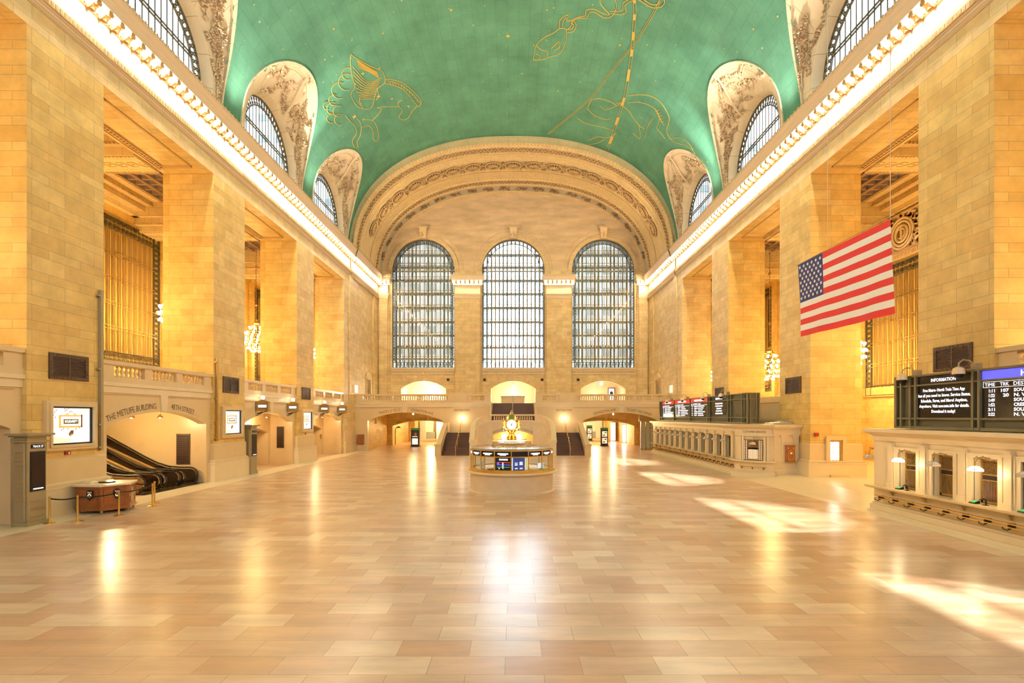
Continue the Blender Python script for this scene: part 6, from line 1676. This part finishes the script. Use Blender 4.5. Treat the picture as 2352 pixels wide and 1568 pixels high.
def vent(s, yc, hw, z0, z1, label):
    X = s*W; r = empty('vent', (X, yc, z0)); tag(r, label, 'vent'); f = -s
    mb = MB(); mb.prism([(yc-hw,z0),(yc+hw,z0),(yc+hw,z1),(yc-hw,z1)], [[(yc-hw+.16,z0+.14),(yc+hw-.16,z0+.14),(yc+hw-.16,z1-.14),(yc-hw+.16,z1-.14)]], 0, f*.06, YZ(X))
    k = yc-hw+.08
    while k < yc+hw: mb.ball((X+f*.06, k, z0+.07), .05, 4, 0, (.5,1,1), 3); mb.ball((X+f*.06, k, z1-.07), .05, 4, 0, (.5,1,1), 3); k += .13
    k = z0+.2
    while k < z1-.1: mb.ball((X+f*.06, yc-hw+.08, k), .05, 4, 0, (.5,1,1), 3); mb.ball((X+f*.06, yc+hw-.08, k), .05, 4, 0, (.5,1,1), 3); k += .13
    mb.build('frame', 'vent_frame', r)
    mb = MB(); mb.box(X+f*.005, X+f*.02, yc-hw+.15, yc+hw-.15, z0+.13, z1-.13)
    for k in range(12): z = z0+.18+(z1-z0-.36)*k/11; mb.box(X+f*.02, X+f*.045, yc-hw+.15, yc+hw-.15, z-.012, z+.012, 1)
    mb.box(X+f*.02, X+f*.05, yc-.03, yc+.03, z0+.13, z1-.13, 1)
    mb.build('louvre', ['vent_dark', 'vent_frame'], r)
for i, yc in enumerate((21.2, 33.3, 45.3)):
    vent(-1, yc, .93, 5.5, 6.55, 'dark bronze ventilation grille above the screen on the %s left pier' % ('nearest', 'middle', 'farthest')[i])
    vent(1, yc, .93, 5.9 if i == 0 else 5.5, 6.95 if i == 0 else 6.55, 'dark bronze ventilation grille on the %s right pier' % ('nearest', 'middle', 'farthest')[i])
for i, (s, y) in enumerate(((-1, 21.1), (-1, 45.2))):
    mb = MB(); X = s*W; mb.box(X, X-s*.07, y-.12, y+.12, 2.42, 2.56); mb.box(X-s*.07, X-s*.09, y+.0, y+.05, 2.44, 2.54, 1); tag(mb.build('fire_alarm', ['red_box', 'white_paint']), 'small red fire alarm on the %s left pier below the screen' % ('nearest', 'farthest')[i], 'fire alarm')
mb = MB(); mb.box(PX(1876,0,31.3).x-.12, PX(1876,0,31.3).x+.12, 31.28, 31.39, 2.78, 3.0); tag(mb.build('fire_alarm', 'red_box'), 'small red fire alarm on the right pier above the glazed door', 'fire alarm')
# vertical conduits on the piers
for i, (y, z0, z1) in enumerate(((22.75, 2.5, 9.6), (31.62, 2.5, 7.6))):
    mb = MB(); mb.box(-W, -W+.14, y-.07, y+.07, z0, z1)
    for z in (z0+.1, z0+1.1, z1-.3, (z0+z1)/2): mb.box(-W, -W+.16, y-.2, y-.06, z, z+.08)
    tag(mb.build('conduit', 'brass_dull' if i else 'cabinet'), 'vertical metal conduit on the %s left pier' % ('nearest', 'middle')[i], 'conduit')
# track cabinets
def track_cabinet(x0, x1, y0, y1, h, label, txt, m='cabinet', patina=False):
    r = empty('display_cabinet', ((x0+x1)/2, (y0+y1)/2, 0)); tag(r, label, 'display cabinet')
    mb = MB(); mb.box(x0, x1, y0, y1, .12, h-.25); mb.box(x0-.05, x1+.05, y0-.05, y1+.05, 0, .14)
    for o, z0, z1 in ((.06,h-.28,h-.22),(.10,h-.08,h-.03),(.18,h-.03,h+.05)): mb.box(x0-o, x1+o, y0-o, y1+o, z0, z1)
    mb.box(x0, x1, y0, y1, h-.25, h-.05)
    for k in range(12): mb.box(x0+.08, x1-.15, y0-.012, y0, .9+k*.16, .92+k*.16, 1)
    for z in (.3, .62): mb.box(x1, x1+.012, y0+.12, y1-.12, z, z+.02, 1); mb.box(x1, x1+.012, y0+.12, y1-.12, z+.24, z+.26, 1)
    for e in (x1-.1,): mb.tube([(e, y0-.02, .2), (e, y0-.02, h-.3)], .04, 6)
    mb.build('body', [m, 'brass_dull'], r)
    mb = MB(); mb.box(x1, x1+.03, y0+.10, y1-.06, 1.25, h-.62); mb.build('screen_frame', 'black', r)
    mb = MB()
    for k in range(14): z = 1.5+k*(h-2.25)/14; mb.box(x1+.03, x1+.034, y0+.14, y1-.1, z, z+.09, 0)
    mb.box(x1+.03, x1+.034, y0+.2, y1-.15, 1.32, 1.36, 1)
    mb.build('display', ['vent_dark', 'text_white'], r)
    mb = MB(); mb.box(x1, x1+.03, y0+.14, y1-.1, h-.5, h-.36); mb.build('sign_plate', 'black', r)
    if txt:
        mb = MB(); put_text(mb, txt, .11, lambda u, v: (x1+.034, (y0+y1)/2+.02+u, h-.47+v), fit=(y1-y0)*.55); mb.build('lettering', 'text_white', r)
    return r
track_cabinet(-18.0, -17.5, 18.55, 19.30, 3.33, 'tall beige metal cabinet with TRACK 27 sign beside the nearest left pier', 'TRACK 27')
track_cabinet(-18.45, -17.98, 35.25, 36.05, 3.38, 'beige metal display cabinet with a green tinted corner beside the middle left pier', None)
track_cabinet(-18.95, -18.5, 36.35, 37.0, 3.0, 'second, smaller display cabinet in the mouth of the middle left arch', None)
mb = MB(); mb.box(-18.47, -18.40, 35.2, 35.24, 1.9, 3.1); tag(mb.build('green_strip', 'pale_green'), 'pale green strip on the corner of the display cabinet by the middle left pier', 'strip')  # thin box of flat pale green on the cabinet corner
# lit track signs on brackets
i = 0
for k in (3, 4):
    a, b = OPEN[k]
    for y in (a+1.9, b-1.45):
        x = -18.5; i += 1
        r = empty('track_sign', (x, y, 4.6)); tag(r, 'lit track sign with globe over the left arches, %s from the near end' % ('first', 'second', 'third', 'fourth')[i-1], 'sign')
        mb = MB(); mb.box(x+.08, x+.95, y-.10, y+.16, 4.45, 5.0); mb.box(x+.04, x+1.0, y-.12, y+.18, 5.0, 5.06); mb.box(x+.04, x+1.0, y-.12, y+.18, 4.38, 4.45); mb.prism([(x+.1,5.06),(x+.92,5.06),(x+.5,5.25)], [], y-.05, y+.1, lambda u, v, w: (u, w, v)); mb.build('case', 'brass_dull', r)
        mb = MB(); mb.box(x+.22, x+.82, y-.115, y-.10, 4.64, 4.84); mb.build('display', 'ad_white', r)
        mb = MB(); mb.box(x+.2, x+.84, y-.108, y-.10, 4.6, 4.88); mb.build('bezel', 'black', r)
        mb = MB(); mb.ball((x+.5, y, 5.36), .14, 10, k=6); mb.build('globe', 'lamp_small', r, smooth=60)
        mb = MB(); mb.tube([(x+.0,y,4.05),(x+.25,y,4.12),(x+.5,y,4.3),(x+.85,y,4.38)], .03, 5)
        for q in range(6): mb.ball((x+.12+.07*q, y, 4.2+.02*q), .06, 6, k=4)
        mb.build('bracket', 'iron', r)
# round porthole mark on the far alcove door, as a small vent
mb = MB(); mb.lathe([(.001,0),(.22,0),(.24,.02),(.24,.04)], n=16); me = mb.mesh('porthole', ['iron_gold']); o = link('round_vent', me, None, (-20.38, 54.2, 1.9)); o.rotation_euler = (0, PI/2, 0); tag(o, 'small round metal plate on the wall inside the far left arch', 'plate')

# ------------------------------------------------------------------ escalators
def esc_path(x0, z0):
    pts = [(x0, z0)]
    for q in ((-.6,0),(-1.3,.06),(-2.0,.28),(-2.8,.68)): pts.append((x0+q[0], z0+q[1]))
    x, z = pts[-1]
    pts.append((x-5.0, z+5.0*math.tan(math.radians(29)))); return pts
for k, yc in enumerate((30.15, 28.55, 26.95)):
    r = empty('escalator', (-19.6, yc, 0)); tag(r, 'bronze sided escalator under the left arch, %s' % ('farthest of the three', 'middle of the three', 'nearest of the three, mostly hidden by the pier')[k], 'escalator')
    for e, dy in (('a', -.58), ('b', .58)):
        y = yc+dy; pth = esc_path(-19.3, .95)
        mb = MB()
        pts = pth; n = len(pts)
        for i in range(n-1):
            (x0, z0), (x1, z1) = pts[i], pts[i+1]
            mb.hexa([(x0,y-.09,max(0,z0-.95)+.05),(x1,y-.09,max(0,z1-.95)+.05),(x1,y+.09,max(0,z1-.95)+.05),(x0,y+.09,max(0,z0-.95)+.05),(x0,y-.06,z0-.08),(x1,y-.06,z1-.08),(x1,y+.06,z1-.08),(x0,y+.06,z0-.08)])
        # rounded newel end
        c = [(-19.3+.42*math.sin(PI*j/8), .53+.42*math.cos(PI*j/8)) for j in range(9)]
        mb.prism([(-19.3,.87)]+[(-19.3+.36*math.sin(PI*j/8), .51+.36*math.cos(PI*j/8)) for j in range(9)]+[(-19.3,.15)], [], y-.07, y+.07, lambda u, v, w: (u, w, v))
        mb.box(-19.5, -19.1, y-.1, y+.1, 0, .2)
        mb.build('side_panel', 'esc_metal', r)
        mb = MB(); mb.tube([(x, y, z) for x, z in reversed(pth)]+[(-19.3+.45*math.sin(PI*j/8), y, .50+.45*math.cos(PI*j/8)) for j in range(9)], .045, 6); mb.build('handrail', 'rubber', r)
        mb = MB()
        for o in (.10, -.10): mb.tube([(x, y+o, z-.1) for x, z in pth], .022, 4)
        mb.build('trim', 'steel', r)
    mb = MB()
    for j in range(16):
        x = -19.9-j*.4; z = max(0, (j-4)*.22); mb.box(x-.4, x, yc-.5, yc+.5, 0, z+.06)
    mb.build('steps', 'esc_dark', r)
    mb = MB()
    mb.hexa([(-19.3,yc+.68,0),(-19.3,yc+.92,0),(-27,yc+.92,0),(-27,yc+.68,0),(-19.5,yc+.68,.55),(-19.5,yc+.92,.55),(-27,yc+.92,4.0),(-27,yc+.68,4.0)])
    if k: mb.build('deck', 'brass_dull', r)
mb = MB(); mb.box(-19.9, -18.55, 25.9, 31.0, .0, .006); tag(mb.build('floor_plate', 'esc_dark'), 'dark metal floor plate in front of the escalators', 'floor plate')

# ------------------------------------------------------------------ police desk and barrier
pl = [(-17.85,21.0),(-16.75,20.9),(-16.2,21.75),(-16.65,22.7),(-17.8,22.6)]
desk = empty('police_desk', (-17.2, 21.8, 0)); tag(desk, 'polished reddish wood police desk on castors in front of the nearest left pier', 'desk')
cx_, cy_ = sum(p[0] for p in pl)/5, sum(p[1] for p in pl)/5
def off(p, k): return (cx_+(p[0]-cx_)*k, cy_+(p[1]-cy_)*k)
mb = MB(); mb.prism(pl, [], .13, 1.12, lambda u, v, w: (u, v, w)); 
mb.prism([off(p, 1.03) for p in pl], [], .13, .26, lambda u, v, w: (u, v, w)); mb.prism([off(p, 1.02) for p in pl], [], 1.02, 1.12, lambda u, v, w: (u, v, w)); mb.build('cabinet', 'wood', desk)
mb = MB(); mb.prism([off(p, 1.09) for p in pl], [], 1.12, 1.19, lambda u, v, w: (u, v, w)); mb.build('desk_top', 'marble_cream', desk)
for i in range(3):
    (xa, ya), (xb, yb) = pl[i], pl[i+1]; d = Vector((xb-xa, yb-ya, 0)); L = d.length; d.normalize(); n = Vector((d.y, -d.x, 0))
    mb = MB()
    for (u0, u1, v0, v1) in ((.12,.88,.34,.62),(.12,.88,.70,.96)):
        a_ = Vector((xa, ya, 0))+d*L*u0; b_ = Vector((xa, ya, 0))+d*L*u1
        for (p, q, z0, z1) in ((a_, b_, v0, v0+.03), (a_, b_, v1-.03, v1), (a_, a_+d*.03, v0, v1), (b_-d*.03, b_, v0, v1)):
            mb.hexa([p+Vector((0,0,z0)), q+Vector((0,0,z0)), q+n*.02+Vector((0,0,z0)), p+n*.02+Vector((0,0,z0)), p+Vector((0,0,z1)), q+Vector((0,0,z1)), q+n*.02+Vector((0,0,z1)), p+n*.02+Vector((0,0,z1))])
    mb.build('panel_moulding', 'wood_panel', desk)
    if i < 2:
        c = Vector((xa, ya, .78))+d*L*(.60 if i == 0 else .55)+n*.03
        S = lambda u, v, o=0: c+d*u*(1 if i == 0 else .8)+n*o+Vector((0,0,v))
        sh = [(-.15,.17),(-.08,.19),(0,.22),(.08,.19),(.15,.17),(.14,-.02),(.10,-.13),(0,-.22),(-.10,-.13),(-.14,-.02)]
        mb = MB(); mb.add([S(u,v) for u,v in sh]+[S(u,v,.012) for u,v in sh], [tuple(range(10)), tuple(range(10,20))]+[(k,(k+1)%10,(k+1)%10+10,k+10) for k in range(10)], 0)
        mb.add([S(.085*math.cos(2*PI*k/16), -.02+.085*math.sin(2*PI*k/16), .016) for k in range(16)], [tuple(range(16))], 1)
        mb.add([S(.055*math.cos(2*PI*k/16), -.02+.055*math.sin(2*PI*k/16), .018) for k in range(16)], [tuple(range(16))], 2)
        sg = 1
        put_text(mb, 'POLICE', .07, lambda u, v: S(u, .09+v, .02), m=1, fit=.20); mb.build('badge', ['black', 'ad_beige', 'steel'], desk)
for i, p in enumerate(pl):
    q = off(p, .9); mb = MB(); mb.ball((q[0], q[1], .065), .065, 8, 0, (1,.5,1)); mb.tube([(q[0], q[1], .06), (q[0], q[1], .15)], .03, 6); mb.build('castor', 'steel', desk)
mb = MB(); mb.box(-17.4, -16.9, 21.6, 21.9, 1.19, 1.24); tag(mb.build('notebook', 'black'), 'black tray lying on the police desk', 'tray')
mb = MB(); mb.box(-17.95, -17.5, 21.3, 21.9, 1.19, 1.23); mb.hexa([(-17.9,21.4,1.23),(-17.55,21.4,1.23),(-17.55,21.8,1.23),(-17.9,21.8,1.23),(-17.85,21.5,1.28),(-17.6,21.5,1.28),(-17.6,21.75,1.28),(-17.85,21.75,1.28)]); tag(mb.build('papers', 'marble_cream'), 'stack of pale papers lying on the police desk', 'papers')
def stanchion(px, py, lab):
    Y = CZ*F/(py-VY); x = CX+(px-VX)*Y/F; r = empty('stanchion', (x, Y, 0)); tag(r, lab, 'stanchion')
    mb = MB(); mb.lathe([(.19,0),(.19,.02),(.10,.05),(.04,.07)], (x,Y,0), 18); mb.build('base', 'brass', r, smooth=40)
    mb = MB(); mb.lathe([(.032,.05),(.032,.92),(.04,.93),(.04,1.0),(.02,1.02)], (x,Y,0), 10); mb.build('post', 'brass', r, smooth=40)
    return Vector((x, Y, .93))
S_ = [stanchion(px, py, 'brass barrier post, %s' % t) for px, py, t in ((114,1202,'leftmost, in front of the track cabinet'), (178,1198,'in front of the left half of the police desk'), (273,1184,'in front of the right half of the police desk'), (306,1156,'just right of the police desk'), (350,1162,'nearer one of the pair before the escalators'), (355,1156,'farther one of the pair before the escalators'))]
for i in range(5):
    a_, b_ = S_[i], S_[i+1]; mb = MB(); n_ = 6; vs = []
    if i == 4: continue
    if i == 2: b_ = S_[4]
    if i == 3: b_ = S_[5]
    for k in range(n_+1):
        p = a_.lerp(b_, k/n_); sag = .06*math.sin(PI*k/n_); vs += [p+Vector((0,0,-sag-.025)), p+Vector((0,0,-sag+.025)), p+Vector((.006,.006,-sag+.025)), p+Vector((.006,.006,-sag-.025))]
    mb.add(vs, [(k*4+j, k*4+(j+1) % 4, k*4+4+(j+1) % 4, k*4+4+j) for k in range(n_) for j in range(4)])
    tag(mb.build('barrier_belt', 'black'), 'black barrier belt, %s' % ('left of the police desk', 'stretched across the front of the police desk', 'from the police desk to the escalators', 'behind the right end of the police desk')[i], 'belt')
# ------------------------------------------------------------------ right passage: glazed door, small railing
r = empty('glazed_door', (PX(1921,0,31.3).x, 31.3, .5)); tag(r, 'bronze door with a lit twelve pane window in the middle right pier', 'door')
x0, x1 = PX(1904.5,0,31.3).x, PX(1931,0,31.3).x
zb = .45; zt = PX(0,1011,31.3).z
mb = MB(); Yd = 31.32
mb.prism([(x0,zb),(x1,zb),(x1,zt),(x0,zt)], [[(x0+.05,zb+.72),(x1-.12,zb+.72),(x1-.12,zt-.1),(x0+.05,zt-.1)]], 0, -.06, XZ(Yd))
for k in (1,2): x = x0+.05+(x1-x0-.17)*k/3; mb.box(x-.012, x+.012, Yd-.05, Yd-.02, zb+.72, zt-.1)
for k in (1,2,3): z = zb+.72+(zt-.1-zb-.72)*k/4; mb.box(x0+.05, x1-.12, Yd-.05, Yd-.02, z-.012, z+.012)
mb.build('leaf', 'brass_dull', r)
mb = MB(); mb.box(x0+.05, x1-.12, Yd-.02, Yd-.01, zb+.72, zt-.1); mb.build('pane', 'light_panel', r)
mb = MB(); mb.box(x0-.05, x1+.35, Yd-.3, Yd, .3, .45); mb.build('step', 'marble_plain', r)
mb = MB(); mb.box(x0-.22, x0, Yd-.12, Yd+.02, .3, zt+.02); mb.box(x1+.08, x1+.3, Yd-.12, Yd+.02, .3, zt+.02); mb.box(x0-.22, x1+.3, Yd-.13, Yd+.02, zt+.02, zt+.25); mb.box(x1, x1+.08, Yd-.02, Yd+.02, zb, zt); mb.build('door_surround', 'marble_plain', r)
r = balustrade('low marble railing at the back of the right passage', (26.6, 44.9, 0), (30, 44.9, 0), [(.3,1.4),(1.8,2.9)], z0=1.2, top=2.2)
mb = MB(); mb.box(26.5, 30, 44.6, 45.3, 0, 1.2); tag(mb.build('wall_passage_end', 'marble_plain'), kind='structure')
# ------------------------------------------------------------------ wires across the vault
for i, (a_, b_) in enumerate((((515,104),(1838,111)), )):
    Y = 24.0
    # find wire ends on the vault near the cornice
    z = 24.7
    mb = MB(); mb.tube([(-vx(z), Y, z), (0, Y, z-.55), (vx(z), Y, z)], .012, 4); mb.tube([(-vx(z), Y+.4, z-.3), (0, Y+.4, z-.9), (vx(z), Y+.4, z-.3)], .008, 4)
# ------------------------------------------------------------------ gold line figures painted on the vault
def on_vault(px, py):
    dx, dz = (px-VX)/F, (VY-py)/F
    lo, hi = 1.0, 80.0
    for _ in range(40):
        Y = (lo+hi)/2; x = CX+dx*Y; z = CZ+dz*Y
        ins = z < ZV or (abs(x)/VA)**NX+((z-ZV)/VB)**NX < 1
        if ins: lo = Y
        else: hi = Y
    Y = (lo+hi)/2-.035; return Vector((CX+dx*Y, Y, CZ+dz*Y))
def zoomA(x, y): return (500+x/3.135, y/3.135)
def zoomB(x, y): return (1180+x/3.135, y/3.135)
def smooth(pts, n=3):
    P = [Vector((p[0], p[1], 0)) for p in pts]
    if len(P) < 3: return pts
    out = []
    for i in range(len(P)-1):
        a, b, c, d = P[max(0, i-1)], P[i], P[i+1], P[min(len(P)-1, i+2)]
        for k in range(n):
            t = k/n; out.append(.5*((2*b)+(-a+c)*t+(2*a-5*b+4*c-d)*t*t+(-a+3*b-3*c+d)*t*t*t))
    out.append(P[-1]); return [(p.x, p.y) for p in out]
def draw(mb, Z, pts, r=.028, sm=True):
    q = smooth(pts) if sm else pts
    mb.tube([on_vault(*Z(*p)) for p in q], r, 4)
mb = MB(); A = zoomA
# winged horse, simple outline
draw(mb, A, [(960,390),(955,450),(970,560),(990,620),(960,680),(1000,760),(1060,785),(1110,770),(1130,700),(1150,640),(1200,600),(1205,560),(1180,510),(1110,480),(1050,450),(1000,420),(960,390)])
for k in range(11):
    t = k/10; draw(mb, A, [(1180-60*t, 560+150*t), (1080-60*t, 590+130*t*1.0), (975+10*t+60*t*t, 480+300*t)])
for k in range(7):
    t = k/6; draw(mb, A, [(1000+20*t, 430+60*t), (1060+25*t, 470+45*t), (1150+10*t, 520+40*t)])
draw(mb, A, [(1150,640),(1160,690),(1140,720)]); draw(mb, A, [(1205,570),(1270,575),(1340,600),(1400,650),(1440,690),(1465,735),(1450,765),(1420,740),(1380,690),(1330,640),(1260,610),(1200,600)])
for k in range(12):
    t = k/11; x, y = 1220+215*t, 580+(140*t*t); draw(mb, A, [(x, y), (x+22, y+16), (x+26, y+34)], sm=False)
draw(mb, A, [(1440,760),(1400,800),(1370,850),(1330,862),(1305,840),(1330,800),(1310,770),(1300,740),(1330,720)])
draw(mb, A, [(1360,760),(1380,765),(1375,775)]); draw(mb, A, [(1300,765),(1220,768),(1145,775),(1180,785),(1150,830),(1110,870)])
draw(mb, A, [(920,830),(960,880),(990,910),(1000,960),(970,1010),(985,1055),(1010,1060),(1005,1020),(1025,980),(1035,915),(1020,870),(1000,850)])
draw(mb, A, [(1040,915),(1090,905),(1120,950),(1120,1000),(1150,1015),(1160,980),(1140,900),(1110,865),(1060,860)])
for (x, y, r) in ((940,530,45),(930,590,60),(880,650,60),(840,720,40),(830,780,45),(870,800,40),(820,850,35),(880,860,40),(790,760,30)):
    draw(mb, A, [(x+r*math.cos(t), y+r*math.sin(t)) for t in [PI*.4+PI*1.25*k/6 for k in range(7)]])
B = zoomB
# fish with a waving ribbon
draw(mb, B, [(140,430),(150,380),(165,320),(220,270),(290,235),(330,205),(375,210),(380,260),(365,330),(330,385),(260,410),(200,430),(140,430)])
draw(mb, B, [(165,330),(200,360),(240,370),(245,410)]); draw(mb, B, [(160,390),(190,400),(180,425)]); draw(mb, B, [(270,350),(325,300),(330,340),(290,360)])
draw(mb, B, [(330,205),(330,150),(365,115),(395,112),(380,150),(425,145),(410,190),(380,215)]); draw(mb, B, [(350,190),(360,150),(380,125)])
draw(mb, B, [(385,235),(430,225),(450,180),(430,140),(480,120),(515,110),(520,75),(580,65),(640,95),(690,105),(640,50),(620,10),(640,-20)])
draw(mb, B, [(380,215),(420,205),(430,180),(415,155),(470,130),(530,130),(545,90),(590,90),(640,125),(690,125),(720,100),(740,50),(730,0),(700,-20)])
draw(mb, B, [(700,95),(770,105),(810,85),(800,40),(840,10),(880,5)]); draw(mb, B, [(690,80),(760,80),(785,60),(790,20),(840,-10)])
draw(mb, B, [(890,-10),(950,30),(1000,55),(1060,50),(1085,20),(1080,-10)]); draw(mb, B, [(940,0),(990,30),(1040,30),(1050,-10)])
# ram/bull like outline near the end arch
draw(mb, B, [(460,850),(500,880),(560,900),(640,915),(720,940)]); draw(mb, B, [(530,780),(560,720),(620,710),(700,735),(740,760)])
draw(mb, B, [(530,780),(580,830),(660,860),(700,850)]); draw(mb, B, [(620,760),(660,790),(720,770),(780,740),(740,745)])
draw(mb, B, [(820,690),(900,682),(980,690),(1050,730),(1100,800),(1120,860),(1100,940),(1130,1000),(1180,1030),(1250,1050),(1300,1100),(1340,1180)])
draw(mb, B, [(820,740),(900,735),(980,760),(1030,800),(1050,860),(1030,920),(1060,960),(1090,1000)]); draw(mb, B, [(780,760),(830,800),(860,850),(900,900),(940,930)])
draw(mb, B, [(900,900),(910,960),(905,1000),(860,960)]); draw(mb, B, [(1000,850),(960,920),(945,1000)]); draw(mb, B, [(1120,1000),(1200,990),(1260,1030),(1290,1080)])
draw(mb, B, [(540,1010),(600,985),(680,990),(740,960)]); draw(mb, B, [(540,1040),(600,1030),(660,1000)])
for k in range(6): draw(mb, B, [(1010+10*k, 780+18*k), (1030+10*k, 800+20*k), (1050+8*k, 790+20*k)], sm=False)
mb.build('constellation_figures', 'gold_paint', vault)
# ecliptic and equator bands
mb = MB()
E = [(868,-20),(872,80),(866,170),(858,290),(850,380),(832,500),(805,670),(770,790),(735,900),(700,1010),(665,1090)]
E = smooth(E, 4)
for o in (-9, 9): mb.tube([on_vault(*B(x+o, y)) for x, y in E], .02, 4)
def ribbon(P, w0, m=0):
    vs = []
    for x, y in P: vs += [on_vault(*B(x-w0, y)), on_vault(*B(x+w0, y))]
    mb.add(vs, [(i*2, i*2+1, i*2+3, i*2+2) for i in range(len(P)-1)])
i = 0
while i+3 < len(E):
    ribbon([E[i], E[i+1], E[i+2]], 8); i += 5
for o in (-7, 7): draw(mb, B, [(1060+o,-10),(1020+o,70),(880+o,300),(770+o,430),(560+o,700),(400+o,840),(250+o,965)], .018)
mb.build('constellation_bands', 'gold_paint', vault)
# painted stars
mb = MB(); rnd = random.Random(11)
def star(px, py, r):
    c = on_vault(px, py); e = on_vault(px+1, py)-c; f = on_vault(px, py+1)-c; e.normalize(); f = (f-e*f.dot(e)).normalized()
    mb.add([c]+[c+(e*math.cos(PI*k/4)+f*math.sin(PI*k/4))*r*(1 if k % 2 == 0 else .45) for k in range(8)], [(0, k+1, (k+1) % 8+1) for k in range(8)])
for (x, y, r) in ((985,840,.28),(1158,695,.24),(1045,530,.18),(1255,712,.16),(2090,260,.22),(1680,72,.16),(835,207,.13),(772,430,.12),(1375,765,.16),(1165,492,.1),(1188,240,.10),(1840,182,.10),(1050,860,.14)): star(*A(x, y), r)
for (x, y, r) in ((765,325,.16),(288,57,.1),(240,72,.1),(320,655,.1),(60,530,.12),(480,590,.1),(790,100,.1),(235,290,.1),(1725,210,.1),(1900,118,.1)): star(*B(x, y), r)
for k in range(120): star(rnd.uniform(540,1800), rnd.uniform(5,330) if True else 0, rnd.uniform(.03,.07))
mb.build('painted_stars', 'gold_paint', vault)
# lamps hidden on the cornice top washing the vault
for s in (-1, 1):
    for i, yc in enumerate([c+PITCH/2 for c in LUNC[2:]]):
        if yc > 56: continue
        point_lamp('vault_lamp', (s*17.75, yc, 23.15), 2600 if i < 2 else 2000, (1,.92,.80), .2, spot=math.radians(150), aim=(s*2, yc, 33))
for a_, (px, py) in (((-17.6, 45.2, 23.1), (742, 235)), ((17.6, 33.2, 23.1), (1600, 172)), ((17.6, 45.2, 23.1), (1600, 300))):
    point_lamp('vault_spot', a_, 3800, (.85,1,.85), .15, spot=math.radians(34), aim=on_vault(px, py), blend=1)
for s in (-1, 1): point_lamp('arch_lamp', (s*17.0, 60.5, 23.3), 1500, (1,.78,.45), .2, spot=math.radians(140), aim=(0, 63, 30))

# small details on the balcony
for s, px, py in ((-1, 818, 893), (1, 1542, 893)):
    p = PS(px, py, s*(W-.13)); mb = MB(); mb.box(p.x, p.x-s*.05, p.y-.5, p.y+.5, p.z-.42, p.z+.42)
    tag(mb.build('wall_panel', 'ad_beige'), 'pale lit panel on the %s side wall just above the balcony rail' % ('left' if s < 0 else 'right'), 'panel')
r = empty('picture', (14.2, 74.9, 7.2)); tag(r, 'framed black and white picture inside the right balcony doorway', 'picture')
mb = MB(); mb.box(13.9, 14.9, 75.2, 75.3, 6.3, 8.2); mb.build('frame', 'iron', r)
mb = MB(); mb.box(14.0, 14.8, 75.17, 75.2, 6.4, 8.1); mb.ball((14.4, 75.17, 7.4), .25, 8, 1, (1,.05,1.2)); mb.build('print', ['ad_grey', 'ad_black'], r)
